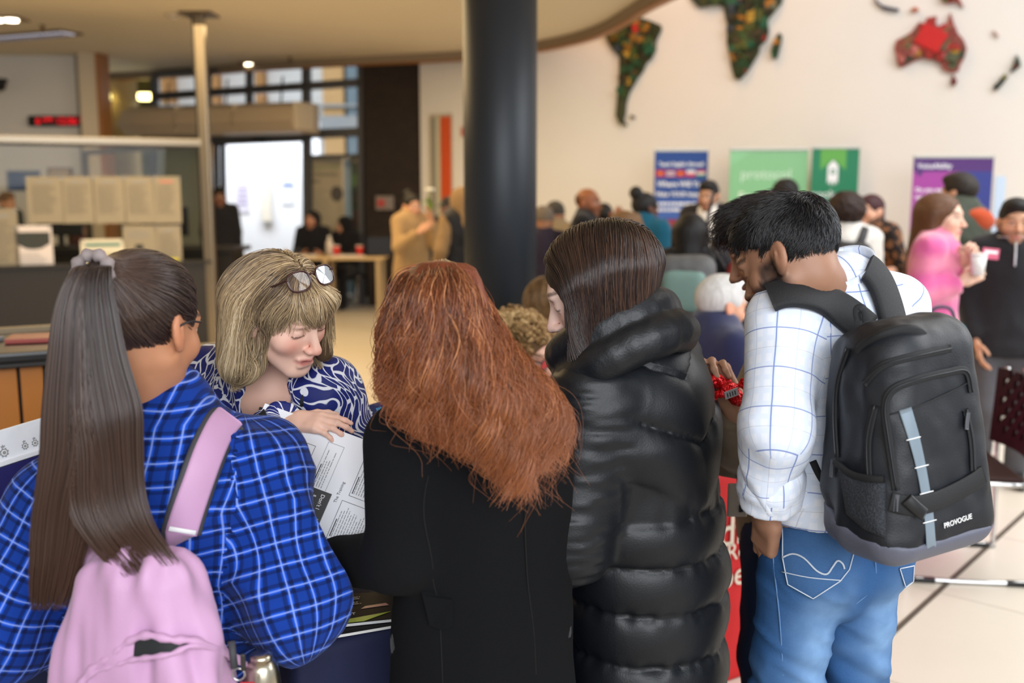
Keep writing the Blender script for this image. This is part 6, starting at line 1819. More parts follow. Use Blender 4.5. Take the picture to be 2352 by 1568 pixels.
tube('pocket_stitch', jl(pk2 + pk2[:1], 0.008, 5, False, (1.6, 2.2)), 0.0013, STITCH, p2_, 6)
shoes(J5, SHOE)
# shirt
ps = [RC(J5.pelvis - J5.up * 0.01, J5.waist, 0.150, 0.150, J5.f, 0.74, tagv='torso'), RC(J5.waist, J5.chest, 0.150, 0.165, J5.f, 0.72, tagv='torso'),
      RC(J5.chest, J5.chest + (J5.neck - J5.chest) * 0.6 - J5.f * 0.01, 0.165, 0.125, J5.f, 0.7, tagv='torso'), RC(J5.shL + J5.r * 0.02, J5.shR - J5.r * 0.02, 0.062, 0.062, tagv='torso'),
      (RC(J5.neck - UP * 0.06, J5.neck + (J5.hc - J5.neck) * 0.05, 0.098, 0.066, tagv='torso'), 0.05),
      (RC(J5.pelvis + UP * 0.05, J5.pelvis - UP * 0.06, 0.156, 0.162, J5.f, 0.84, tagv='torso'), 0.03), ('clip', J5.pelvis + UP * 0.030, -UP - J5.r * 0.06)]
cuffL = J5.elL + (J5.wrL - J5.elL) * 0.80
ps += [(RC(J5.shL - UP * 0.005, J5.elL, 0.070, 0.064), 0.05), (RC(J5.elL, cuffL, 0.064, 0.054, cut=True), 0.03), (RC(J5.shR, J5.elR, 0.068, 0.058), 0.05), (RC(J5.elR, J5.wrR, 0.058, 0.046, cut=True), 0.03)]
def shirt_fold(v, n_):
    dL = np.linalg.norm(np.cross(v - J5.shL, nrm(J5.elL - J5.shL)), axis=1)
    a = noise3(v * V(1, 1, 1.0), 11, 3.0) ; b_ = noise3(v * V(1.2, 1.2, 0.5), 26, 7.0)
    low = np.clip((1.25 - v[:, 2]) / 0.2, 0.2, 1) * np.clip((v[:, 2] - 0.97) / 0.06, 0.25, 1)
    return v + n_ * (0.013 * low * (1 - 4 * np.abs(a)) + 0.004 * b_)[:, None]
sh = garment(J5, 'shirt', ps, 0.0065, CHECK, 0.04, post=shirt_fold, uv=True)
vs5 = vol_full(ps)
# rolled cuff
ax = nrm(cuffL - J5.elL); c0 = J5.elL + (cuffL - J5.elL) * 0.74
o = garment(J5, 'rolled_cuff', [RC(c0, cuffL + ax * 0.012, 0.064, 0.061, cut=True, tagv='s'), (RC(cuffL - ax * 0.02, cuffL + ax * 0.016, 0.063, 0.061, cut=True), 0.004)], 0.006, CHECK, 0.02, fold_amp=0.005, fold_sc=22, uv=True, parent=sh)
# collar stand and turned collar
neckdir = nrm(nrm(J5.hc - J5.neck) * 0.55 + UP * 0.6 - J5.f * 0.22)
def collar_ring(c, axis, r_in, r_out, h, J, m, name, parent, front=0.6, flat=0.85, thick=0.006, open_=0.55, drop=0.030):
    """a turned-down shirt collar: stand plus falling leaf, open at the front"""
    ax = nrm(axis); e1 = nrm(J.f - ax * (J.f @ ax)); e2 = np.cross(ax, e1)
    vs, fs = [], []
    N = 40
    prof = [(r_in, -0.012), (r_in, h), (r_in + 0.006, h + 0.004), (r_out, h * 0.3), (r_out + 0.010, -drop), (r_out + 0.006, -drop - 0.002), (r_in + 0.006, -0.012)]
    for i in range(N + 1):
        t = open_ + (2 * math.pi - 2 * open_) * i / N
        for (r_, z) in prof:
            vs.append(c + (e1 * math.cos(t) * flat + e2 * math.sin(t)) * r_ + ax * z - J.base)
    K = len(prof)
    for i in range(N):
        for k in range(K):
            fs.append((i * K + k, i * K + (k + 1) % K, (i + 1) * K + (k + 1) % K, (i + 1) * K + k))
    fs += [tuple(range(K)), tuple(N * K + k for k in range(K))[::-1]]
    o = mesh_obj(name, vs, fs, m, parent)
    l = o.data.uv_layers.new(name='uv')
    for p_ in o.data.polygons:
        for li in p_.loop_indices:
            vi = o.data.loops[li].vertex_index
            l.data[li].uv = ((vi // K) / N * 0.42, prof[vi % K][1] + 0.06)
    return o
collar_ring(J5.neck + neckdir * 0.012 + V(0.006, -0.004, 0), neckdir, 0.070, 0.078, 0.046, J5, CHECK, 'collar', sh, drop=0.040)
# hair: short, combed forward
hp = [HE(J5, (0, -0.016, 0.036), (0.082, 0.102, 0.09)), (HE(J5, (0, 0.03, 0.082), (0.060, 0.072, 0.036)), 0.03), ('-', HE(J5, (0, 0.1, -0.050), (0.105, 0.082, 0.108)), 0.010)] + [('-', HE(J5, (s_ * 0.086, 0.006, -0.014), (0.024, 0.03, 0.038)), 0.012) for s_ in (-1, 1)]
cap, vol = hair_cap(J5, hp, H_BLACK, 0.006, 0.03, 0.004)
rng = np.random.default_rng(5)
HM_BLACK = hair_mat('strand_black', [(0.0, (12, 11, 12)), (0.6, (24, 24, 28)), (1.0, (46, 48, 56))], 0.34, 0.5)
rt = scalp_roots(J5, 9000, rng, zmin=-0.045, front=0.066, ear=False)
yq, zq = (rt - J5.hc) @ J5.hF, (rt - J5.hc) @ J5.hU
rt = rt[~((yq > 0.012) & (zq < 0.05))]
rt = vol.project(rt[np.abs(vol.sample(rt)) < 0.02], -0.003, 6)
sv = Shift(vol, J5.base)
crown = HP(J5, 0.0, -0.07, 0.10) - J5.base
def d5(p, u, i):
    aw = p - crown; aw /= np.linalg.norm(aw, axis=1)[:, None] + 1e-6
    return aw * 0.8 + J5.hF * 0.5 - J5.hU * 0.35 + noise3v(p, 40) * 1.0
strands('hair_strands', sv, rt - J5.base, d5, 7, 0.0042, rng.uniform(0.001, 0.008, len(rt)), HM_BLACK, cap, 0.00065, gain=3, clump=0.25, rnd=0.2)
# stubble hairs of the beard line are in the skin; the strap backpack follows in the bag section

# ================================================================== the man behind him holding sweets
f6 = nrm(V(-0.9, 0.25, 0))
J6 = pose(0.66, 2.52, f6, 1.72, lean=0.1, head=(0.05, 0.42, 0), w=1.0)
J6.neck = P(1845, 690, 2.58); J6.pelvis = P(1800, 1185, 2.60); J6.base = V(J6.pelvis[0], J6.pelvis[1], 0)
J6.up = nrm(J6.neck - J6.pelvis); J6.f = nrm(f6 - J6.up * (f6 @ J6.up)); J6.r = np.cross(J6.f, J6.up)
J6.waist = J6.pelvis + (J6.neck - J6.pelvis) * 0.33; J6.chest = J6.pelvis + (J6.neck - J6.pelvis) * 0.68
J6.shL = J6.neck - J6.r * 0.17 - UP * 0.05 + J6.f * 0.02; J6.shR = J6.neck + J6.r * 0.17 - UP * 0.05
J6.hc = P(1772, 572, 2.52)
J6.elL = P(1700, 1010, 2.34); J6.wrL = P(1683, 935, 2.22)
J6.elR = J6.shR + V(-0.05, 0.05, -0.3); J6.wrR = J6.elR + V(-0.2, -0.05, 0.02)
for sd, nm in ((-1, 'L'), (1, 'R')):
    hp_ = J6.pelvis + J6.r0 * sd * 0.085 - UP * 0.03 - V(0.0, 0, 0)
    an = V(hp_[0], hp_[1], 0.07); setattr(J6, 'hip' + nm, hp_); setattr(J6, 'kn' + nm, (hp_ + an) / 2 + f6 * 0.02); setattr(J6, 'an' + nm, an)
person(J6, 'young man in a taupe jacket holding red sweets behind the bearded man', (178, 134, 108), eyes='closed', beard=(40, 32, 30), beard_w=0.55, hands=('grip', None), palms=(nrm(V(0.3, 0.6, -0.2)), None), fdirs=(nrm(V(-0.30, -0.1, 0.55)), None), hres=0.005, brow=(26, 20, 18))
TAUPE = CL('taupe_fleece', (128, 112, 92))
ps = [RC(J6.pelvis, J6.waist, 0.165, 0.16, J6.f, 0.74, tagv='torso'), RC(J6.waist, J6.chest, 0.16, 0.175, J6.f, 0.72), RC(J6.chest, J6.neck - J6.up * 0.1, 0.175, 0.14, J6.f, 0.7), RC(J6.shL, J6.shR, 0.07, 0.07), RC(J6.neck - UP * 0.06, J6.neck + UP * 0.02, 0.1, 0.08),
      (RC(J6.pelvis, J6.pelvis - UP * 0.05, 0.165, 0.15, J6.f, 0.76), 0.03), ('clip', J6.pelvis - UP * 0.06, -UP), (RC(J6.shL, J6.elL, 0.075, 0.068), 0.05), (RC(J6.elL, J6.elL + (J6.wrL - J6.elL) * 0.9, 0.068, 0.05, cut=True), 0.03), (RC(J6.shR, J6.elR, 0.075, 0.06), 0.05), (RC(J6.elR, J6.wrR, 0.06, 0.045, cut=True), 0.03),
      (RC(P(1690, 960, 2.42), P(1685, 1092, 2.42), 0.05, 0.046, cut=True), 0.05)]
garment(J6, 'hooded_jacket', ps, 0.009, TAUPE, 0.03, fold_amp=0.007, fold_sc=13)
o = garment(J6, 'trousers', leg_prims(J6, 0.012, (0.09, 0.068, 0.055)), 0.011, DENIMD, 0.03, fold_amp=0.006, fold_sc=12); shoes(J6, SHOE)
hp = [HE(J6, (0, -0.016, 0.036), (0.083, 0.102, 0.09)), (HE(J6, (0, 0.05, 0.085), (0.06, 0.06, 0.045)), 0.03), ('-', HE(J6, (0, 0.1, -0.05), (0.07, 0.075, 0.1)), 0.012)] + [('-', HE(J6, (s_ * 0.086, 0.006, -0.014), (0.024, 0.03, 0.038)), 0.012) for s_ in (-1, 1)]
cap, vol = hair_cap(J6, hp, H_BLACK, 0.008, 0.03, 0.004)
rt = vol.project(scalp_roots(J6, 4500, rng, zmin=-0.03, front=0.064, ear=False), -0.003, 6)
cr6 = HP(J6, 0, -0.06, 0.1) - J6.base
def d6(p, u, i):
    aw = p - cr6; aw /= np.linalg.norm(aw, axis=1)[:, None] + 1e-6
    return aw * 0.7 + J6.hF * 0.8 - J6.hU * 0.25 * u + noise3v(p, 30) * 1.3
HM_BROWNBLACK = hair_mat('strand_brownblack', [(0.0, (18, 15, 14)), (0.6, (36, 30, 30)), (1.0, (80, 62, 50))], 0.4, 0.4)
strands('hair_strands', Shift(vol, J6.base), rt - J6.base, d6, 9, 0.0078, rng.uniform(0.002, 0.028, len(rt)), HM_BROWNBLACK, cap, 0.0007, gain=1.5, clump=0.5, rnd=0.3)
# ================================================================== the woman in the long padded coat
f4 = nrm(V(-0.80, 0.60, 0))
J4 = pose(0.27, 2.12, f4, 1.68, head=(-0.40, 0.42, 0.0))
J4.pelvis = P(1490, 1330, 2.14); J4.neck = P(1440, 800, 2.08); J4.base = V(J4.pelvis[0], J4.pelvis[1], 0)
J4.up = nrm(J4.neck - J4.pelvis); J4.f = nrm(f4 - J4.up * (f4 @ J4.up)); J4.r = np.cross(J4.f, J4.up)
J4.waist = J4.pelvis + (J4.neck - J4.pelvis) * 0.36; J4.chest = J4.pelvis + (J4.neck - J4.pelvis) * 0.70
J4.shL = J4.neck - J4.r * 0.135 - UP * 0.06; J4.shR = J4.neck + J4.r * 0.145 - UP * 0.06
J4.hc = P(1372, 668, 2.03); J4.hs = 1.06
hf = nrm(V(-0.97, 0.10, -0.42)); J4.hF = hf; J4.hU = nrm(UP - hf * (UP @ hf)); J4.hR = np.cross(J4.hF, J4.hU)
J4.elL = J4.shL + V(-0.05, -0.03, -0.29); J4.wrL = J4.elL + V(-0.16, 0.12, -0.10)
J4.elR = J4.shR + V(-0.02, 0.06, -0.29); J4.wrR = J4.elR + V(-0.2, 0.0, 0.0)
for sd, nm in ((-1, 'L'), (1, 'R')):
    hp_ = J4.pelvis + J4.r0 * sd * 0.085 - UP * 0.03; an = V(hp_[0], hp_[1], 0.07)
    setattr(J4, 'hip' + nm, hp_); setattr(J4, 'kn' + nm, (hp_ + an) / 2 + f4 * 0.02); setattr(J4, 'an' + nm, an)
person(J4, 'woman with straight dark brown hair in a long black padded coat', (232, 200, 186), True, eyes='closed', lips=(196, 130, 124), hands=('relaxed', 'relaxed'), hres=0.0042, brow=(70, 50, 40), blush=0.4)
e = 0.03
ps = [RC(J4.pelvis, J4.waist, 0.195, 0.195, J4.f, 0.86, tagv='torso'), RC(J4.waist, J4.chest, 0.195, 0.205, J4.f, 0.84, tagv='torso'), RC(J4.chest, J4.chest + (J4.neck - J4.chest) * 0.55, 0.205, 0.15, J4.f, 0.82, tagv='torso'),
      RC(J4.shL + J4.r * 0.03, J4.shR - J4.r * 0.03, 0.085, 0.085, tagv='torso'), (RC(J4.pelvis, J4.pelvis - UP * 0.75, 0.195, 0.235, J4.f, 0.85, tagv='torso'), 0.03), ('clip', J4.pelvis - UP * 0.62, -UP),
      (RC(J4.shL - UP * 0.01, J4.elL, 0.098, 0.088), 0.035), (RC(J4.elL, J4.wrL, 0.088, 0.07, cut=True), 0.03), (RC(J4.shR, J4.elR, 0.095, 0.085), 0.035), (RC(J4.elR, J4.wrR, 0.085, 0.066, cut=True), 0.03)]
def seg_d(v, a, b):
    ba = b - a; t = np.clip(((v - a) @ ba) / (ba @ ba), 0, 1); return np.linalg.norm(v - a - t[:, None] * ba, axis=1), t
def baffles(v, n_):
    dl, tl_ = seg_d(v, J4.shL, J4.elL); dl2, tl2 = seg_d(v, J4.elL, J4.wrL)
    dr, tr = seg_d(v, J4.shR, J4.elR); dr2, _ = seg_d(v, J4.elR, J4.wrR)
    sl = np.minimum(np.minimum(dl - 0.098, dl2 - 0.088), np.minimum(dr - 0.095, dr2 - 0.085))
    on_s = np.clip(1 - sl / 0.02, 0, 1) * (np.minimum(dl, dr) < 0.125)
    z = v[:, 2]; x = (v - J4.chest) @ J4.r; back = (v - J4.chest) @ (-J4.f)
    zz = z + 0.012 * noise3(v, 5) * 2
    L = 0.108
    ph_low = (zz - 0.985) / L
    ph_up = (zz - 0.985 - 0.55 * np.abs(x + 0.02)) / 0.150
    ph = np.where(zz < 0.985, ph_low, np.maximum(ph_up, 0.02))
    ph = np.where((zz >= 0.985) & (ph_up > 1.92), 1.5, ph)
    fr = ph - np.floor(ph)
    prof = np.sqrt(np.clip(4 * fr * (1 - fr), 0, 1))
    seamw = np.exp(-((np.minimum(fr, 1 - fr)) / 0.16) ** 2)
    wr = noise3(v * V(1, 1, 0.22), 42) * 2
    body = 0.022 * (prof - 0.75) + 0.006 * seamw * wr
    # armhole seam
    arm = np.exp(-((tl_ - 0.02) / 0.03) ** 2) * (dl < 0.14)
    ts = np.where(dl < dl2, tl_ * 2.2, 2.2 + tl2 * 2.0)
    fs_ = np.abs(ts * 0.9 - np.round(ts * 0.9)) 
    slv = 0.004 * (np.sqrt(np.clip(fs_ * 2, 0, 1)) - 0.6) + 0.006 * noise3(v * V(0.6, 0.6, 1.6), 10) * 2 + 0.004 * noise3(v * V(0.8, 0.8, 3), 28) * 2
    d = body * (1 - on_s) + slv * on_s + 0.006 * noise3(v, 9)
    return v + n_ * d[:, None]
coat = garment(J4, 'padded_coat', ps, 0.0068, PUFF, 0.03, post=baffles, sm=1)
vp4 = vol_full(ps, 0.014)
# tall padded collar: a tilted funnel
ca = nrm(UP * 0.70 + J4.f * 0.42)
c1_ = nrm(J4.f - ca * (J4.f @ ca)); c2_ = np.cross(ca, c1_)
def ring_prims(c, R_, r_, n=22):
    p_ = [c + (c1_ * math.cos(t) * 1.08 + c2_ * math.sin(t)) * R_ for t in np.linspace(0, 2 * math.pi, n + 1)]
    return [(RC(a, b_, r_, r_), 0.012) for a, b_ in zip(p_[:-1], p_[1:])]
cc = P(1408, 768, 2.05)
cp = ring_prims(cc + ca * 0.004, 0.108, 0.038) + ring_prims(cc - ca * 0.056, 0.120, 0.040)
cp = [cp[0][0]] + cp[1:]
def collar_fold(v, n_):
    t = np.arctan2((v - cc) @ c2_, (v - cc) @ c1_)
    return v + n_ * (0.003 * noise3(v, 18) * 2 + 0.002 * noise3(v, 60))[:, None]
garment(J4, 'collar', cp, 0.0055, PUFFC, 0.012, post=collar_fold, parent=coat)
trousers(J4, TROU, h=0.016); shoes(J4, SHOE)
# hair: smooth, shoulder length
wd = -UP
ear_n = HP(J4, -0.085, -0.005, 0.0); ear_f = HP(J4, 0.085, -0.005, 0.0)
hp = [HE(J4, (0, -0.016, 0.036), (0.088, 0.108, 0.096)),
      (RC(HP(J4, -0.066, 0.005, 0.02), HP(J4, -0.066, 0.02, 0.0) + wd * 0.145, 0.042, 0.040), 0.04), (RC(HP(J4, 0.066, 0.005, 0.02), HP(J4, 0.066, 0.02, 0.0) + wd * 0.13, 0.042, 0.036), 0.04),
      (RC(HP(J4, -0.045, -0.055, 0.03), HP(J4, -0.05, -0.055, 0.0) + wd * 0.10, 0.062, 0.046), 0.05), (RC(HP(J4, 0.03, -0.07, 0.03), P(1434, 715, 2.04), 0.07, 0.036), 0.05),
      ('-', HE(J4, (0.0, 0.115, -0.06), (0.064, 0.078, 0.12)), 0.012)]
cap, vol = hair_cap(J4, hp, cap_mat('hair_cap_dark', (44, 32, 28), 0.5), 0.006, 0.04, 0.004)
HM_DKBROWN = hair_mat('strand_dark_brown', [(0.0, (26, 18, 17)), (0.5, (50, 35, 30)), (1.0, (92, 64, 48))], 0.30, 0.55)
rt = scalp_roots(J4, 7000, rng, zmin=0.0, front=0.085, ear=False)
rt = vol.project(rt[(rt - J4.hc) @ J4.hF < 0.062], -0.002, 6)
def d4(p, u, i):
    q = (p + J4.base - J4.hc)
    x = q @ J4.hR; y = q @ J4.hF
    lat = np.sign(x - 0.005)[:, None] * J4.hR * 0.9
    top_ = np.clip((q @ J4.hU - 0.03) / 0.06, 0, 1)[:, None]
    return -UP * 1.0 + lat * top_ * 1.2 - J4.hF * (0.15 * top_ + 0.5 * np.clip((y - 0.02) / 0.05, 0, 1)[:, None])
strands('hair_strands', Shift(vol, J4.base), rt - J4.base, d4, 26, 0.0118, rng.uniform(-0.003, 0.006, len(rt)), HM_DKBROWN, cap, 0.0006, gain=6, clump=0.10, cfreq=18, rnd=0.05)

# ================================================================== the woman with long red hair and the black coat
f3 = nrm(V(-0.30, 0.95, 0))
J3 = pose(-0.08, 1.80, f3, 1.66, head=(0, 0, 0))
J3.pelvis = P(1110, 1420, 1.84); J3.neck = P(1072, 938, 1.80); J3.base = V(J3.pelvis[0], J3.pelvis[1], 0)
J3.up = nrm(J3.neck - J3.pelvis); J3.f = nrm(f3 - J3.up * (f3 @ J3.up)); J3.r = np.cross(J3.f, J3.up)
J3.waist = J3.pelvis + (J3.neck - J3.pelvis) * 0.36; J3.chest = J3.pelvis + (J3.neck - J3.pelvis) * 0.70
J3.shL = J3.neck - J3.r * 0.122 - UP * 0.045; J3.shR = J3.neck + J3.r * 0.135 - UP * 0.075
J3.hc = P(1003, 796, 1.80); J3.hs = 1.04
hf = nrm(V(-0.42, 0.80, -0.42)); J3.hF = hf; J3.hU = nrm(UP * 1.0 - J3.r * 0.1 - hf * (UP @ hf)); J3.hU = nrm(J3.hU - hf * (J3.hU @ hf)); J3.hR = np.cross(J3.hF, J3.hU)
J3.elL = P(912, 1286, 1.72); J3.wrL = P(740, 1288, 1.90)
J3.elR = J3.shR + V(0.015, 0.08, -0.28); J3.wrR = J3.elR + V(-0.14, 0.2, 0.04)
for sd, nm in ((-1, 'L'), (1, 'R')):
    hp_ = J3.pelvis + J3.r0 * sd * 0.085 - UP * 0.03; an = V(hp_[0], hp_[1], 0.07)
    setattr(J3, 'hip' + nm, hp_); setattr(J3, 'kn' + nm, (hp_ + an) / 2 + f3 * 0.02); setattr(J3, 'an' + nm, an)
person(J3, 'woman with long wavy red hair in a black wool coat, seen from behind', (228, 188, 168), True, eyes='closed', hands=('grip', 'relaxed'), palms=(nrm(V(0.0, -0.5, 0.8)), None), fdirs=(nrm(V(-0.6, 0.25, 0.35)), None), hres=0.006)
ps = [RC(J3.pelvis, J3.waist, 0.170, 0.152, J3.f, 0.74, tagv='torso'), RC(J3.waist, J3.chest, 0.152, 0.165, J3.f, 0.72), RC(J3.chest, J3.chest + (J3.neck - J3.chest) * 0.55, 0.165, 0.125, J3.f, 0.7), RC(J3.shL + J3.r * 0.02, J3.shR - J3.r * 0.02, 0.066, 0.066),
      RC(J3.neck - UP * 0.06, J3.neck + UP * 0.02, 0.098, 0.08), (RC(J3.pelvis, J3.pelvis - UP * 0.6, 0.172, 0.235, J3.f, 0.76), 0.03), ('clip', J3.pelvis - UP * 0.5, -UP),
      (RC(J3.shL, J3.elL, 0.068, 0.054), 0.04), (RC(J3.elL, J3.wrL, 0.054, 0.047, cut=True), 0.03), (RC(J3.shR, J3.elR, 0.070, 0.060), 0.04), (RC(J3.elR, J3.wrR, 0.060, 0.05, cut=True), 0.03)]
coat3 = garment(J3, 'wool_coat', ps, 0.0085, WOOL, 0.03, fold_amp=0.004, fold_sc=9, stretch=(1, 1, 0.45))
vp3 = vol_full(ps, 0.014)
for px in ([(985, 1090), (972, 1180), (990, 1300), (1008, 1430), (1016, 1568)], [(1225, 1130), (1238, 1260), (1250, 1400), (1262, 1568)]):
    q = vp3.project(np.array(smooth_path([P(x, y, 1.7) for x, y in px], 5)), 0.0015) - J3.base
    tube('back_seam', q, 0.0016, mat('wool_seam', (4, 4, 5), 0.95), coat3, 6)
q0 = [(975, 1394), (1036, 1388), (1036, 1448), (1010, 1456), (975, 1450)]
pf_ = vp3.project(np.array([P(x, y, 1.68) for x, y in q0]), 0.008) - J3.base
pb_ = vp3.project(np.array([P(x, y, 1.68) for x, y in q0]), -0.004) - J3.base
mesh_obj('pocket_flap', list(pf_) + list(pb_), [(0, 1, 2, 3, 4)] + [(i, (i + 1) % 5, 5 + (i + 1) % 5, 5 + i) for i in range(5)], WOOL, coat3, smooth=False)
trousers(J3, TROU, h=0.016); shoes(J3, SHOE)
# hair: guide curves from the parting, over the head and down the back, filled with wavy locks
GP = [[(985, 612, 1.80), (914, 640, 1.76), (885, 730, 1.73), (884, 820, 1.72), (892, 900, 1.68), (930, 965, 1.64)],
      [(992, 610, 1.79), (942, 655, 1.70), (917, 760, 1.66), (917, 860, 1.65), (950, 950, 1.62), (1010, 1020, 1.61)],
      [(1000, 608, 1.78), (968, 650, 1.66), (960, 780, 1.62), (978, 880, 1.605), (1025, 975, 1.60), (1075, 1050, 1.60)],
      [(1010, 606, 1.78), (1004, 646, 1.65), (1010, 780, 1.60), (1035, 890, 1.585), (1085, 995, 1.585), (1125, 1095, 1.59)],
      [(1018, 606, 1.78), (1036, 646, 1.65), (1060, 780, 1.60), (1095, 890, 1.58), (1150, 1005, 1.58), (1185, 1140, 1.59)],
      [(1024, 606, 1.78), (1064, 642, 1.67), (1108, 785, 1.62), (1150, 890, 1.59), (1205, 985, 1.59), (1222, 1110, 1.60)],
      [(1028, 608, 1.79), (1086, 656, 1.72), (1142, 785, 1.66), (1200, 880, 1.61), (1248, 975, 1.61), (1256, 1085, 1.62)],
      [(1028, 612, 1.80), (1102, 672, 1.78), (1156, 788, 1.72), (1222, 868, 1.65), (1282, 960, 1.63), (1290, 1065, 1.64)]]
def resample(g, n):
    s_ = np.concatenate([[0], np.cumsum(np.linalg.norm(np.diff(g, axis=0), axis=1))]); t = np.linspace(0, s_[-1], n)
    return np.stack([np.interp(t, s_, g[:, k]) for k in range(3)], 1)
NS = 34
GG = np.stack([resample(smooth_path([P(*q) for q in g], 6), NS) for g in GP])
core = [HE(J3, (0, -0.004, 0.024), (0.073, 0.092, 0.078))]
for g in GG[1:6]:
    for k in range(8, NS - 9, 2): core.append((RC(g[k] + V(0, 0.050, 0), g[k + 2] + V(0, 0.050, 0), 0.027, 0.027), 0.004))
v, f = Vol(core, 0.009, 0.004).mesh()
cap = np_obj('hair', smooth_v(v, f, 4) - J3.base, f, cap_mat('hair_cap_red', (108, 52, 28), 0.5), J3.obj)
HM_RED = hair_mat('strand_red', [(0.1, (38, 17, 12)), (0.4, (80, 36, 20)), (0.65, (128, 64, 34)), (0.95, (214, 148, 100))], 0.30, 0.55, tipcol=(168, 100, 58))
def guided(name, GG, N, nlock, wave, wl, spread, depth, m, parent, base, rad, seed, ends=(0.8, 1.04), lift=0.0, fly=0.0):
    """strands between neighbouring guides; they gather into locks that swing from side to side"""
    rng = np.random.default_rng(seed); K, NS = GG.shape[:2]
    ls = rng.uniform(0, K - 1, nlock); ld = rng.uniform(0, 1, nlock); lp = rng.uniform(0, 6.28, nlock); lw = rng.uniform(0.7, 1.3, nlock); le = rng.uniform(*ends, nlock)
    own = rng.integers(0, nlock, N)
    s0 = np.clip(ls[own] + rng.normal(size=N) * spread, 0, K - 1.001)
    tt = np.linspace(0, 1, NS)
    s = ls[own][:, None] * np.clip(tt * 2 - 0.3, 0, 1) * 0.55 + s0[:, None] * (1 - 0.55 * np.clip(tt * 2 - 0.3, 0, 1))
    s = np.clip(s, 0, K - 1.001); k = s.astype(int); fr = (s - k)[..., None]
    ar = np.arange(NS)[None, :]
    out = GG[k, ar] * (1 - fr) + GG[np.minimum(k + 1, K - 1), ar] * fr
    L = np.linalg.norm(np.diff(GG[K // 2], axis=0), axis=1).sum()
    dpt = depth * (ld[own][:, None] * np.clip(tt * 3, 0.15, 1)) + rng.normal(size=(N, 1)) * 0.003 - lift
    out[..., 1] += dpt
    ph = lp[own][:, None] + rng.normal(size=(N, 1)) * 0.35 + 6.283 * L / wl * lw[own][:, None] * tt
    A = wave * np.clip(tt * 1.6 - 0.25, 0, 1)
    out[..., 0] += A * np.sin(ph); out[..., 1] += 0.8 * A * np.cos(ph); out[..., 2] += 0.25 * A * np.sin(ph + 1.0)
    out += rng.normal(size=(N, 1, 3)) * (0.0025 + 0.004 * tt)[None, :, None]
    if fly: out += noise3v(out.reshape(-1, 3) + rng.normal(size=(N, 1, 3)).repeat(NS, 1).reshape(-1, 3) * 0.3, 10).reshape(out.shape) * (fly * tt)[None, :, None]
    e = le[own] * rng.uniform(0.93, 1.0, N); ti = np.clip(tt[None, :] * e[:, None], 0, 1.1) * (NS - 1); i0 = np.clip(ti.astype(int), 0, NS - 2); fr = (ti - i0)[..., None]
    rows = np.arange(N)[:, None]
    return curves_obj(name, out[rows, i0] * (1 - fr) + out[rows, i0 + 1] * fr - base, rad, 0.25, m, parent, rng, np.clip(rng.normal(0.5, 0.2, nlock)[own] + rng.normal(size=N) * 0.13, 0, 1))
guided('hair_strands', GG, 12000, 190, 0.0220, 0.14, 0.11, 0.024, HM_RED, cap, J3.base, 0.0007, 11)
guided('loose_strands', GG, 1500, 300, 0.014, 0.13, 0.3, 0.01, HM_RED, cap, J3.base, 0.00038, 12, (0.7, 1.1), 0.006, 0.09)
# ================================================================== the woman leaning over the table
f2 = nrm(V(0.25, -0.97, 0))
J2 = pose(-0.5, 2.5, f2, 1.66)
J2.pelvis = P(640, 1270, 2.60); J2.neck = P(618, 862, 2.20); J2.base = V(J2.pelvis[0], J2.pelvis[1], 0)
J2.up = nrm(J2.neck - J2.pelvis); J2.f = nrm(f2 - J2.up * (f2 @ J2.up)); J2.r = np.cross(J2.f, J2.up)
J2.waist = J2.pelvis + (J2.neck - J2.pelvis) * 0.36; J2.chest = J2.pelvis + (J2.neck - J2.pelvis) * 0.70
J2.shR = P(515, 868, 2.26); J2.shL = P(748, 905, 2.18)
J2.hc = P(652, 722, 2.06); J2.hs = 0.97
hf = nrm(V(0.80, -0.50, -0.40)); hu = nrm(UP * 1.0 + V(-0.06, -0.12, 0)); J2.hF = hf; J2.hU = nrm(hu - hf * (hu @ hf)); J2.hR = np.cross(J2.hF, J2.hU)
J2.elR = P(478, 1110, 2.16); J2.wrR = P(660, 966, 1.99)
J2.elL = P(812, 1120, 2.16); J2.wrL = P(700, 1290, 2.02)
for sd, nm in ((-1, 'L'), (1, 'R')):
    hp_ = J2.pelvis + J2.r0 * sd * 0.085 - UP * 0.03; an = V(hp_[0], hp_[1], 0.07)
    setattr(J2, 'hip' + nm, hp_); setattr(J2, 'kn' + nm, (hp_ + an) / 2 + f2 * 0.02); setattr(J2, 'an' + nm, an)
person(J2, 'woman with a blonde bob and glasses on her head in a navy leaf print blouse', (232, 190, 170), True, eyes='closed', mouth='open', lips=(196, 112, 106), hands=('flat', 'relaxed'), palms=(None, nrm(V(0.25, -0.6, 0.75))), fdirs=(None, nrm(V(0.86, -0.28, 0.02))), hand_sc=0.74, hres=0.0036, brow=(150, 116, 90), blush=1.0)
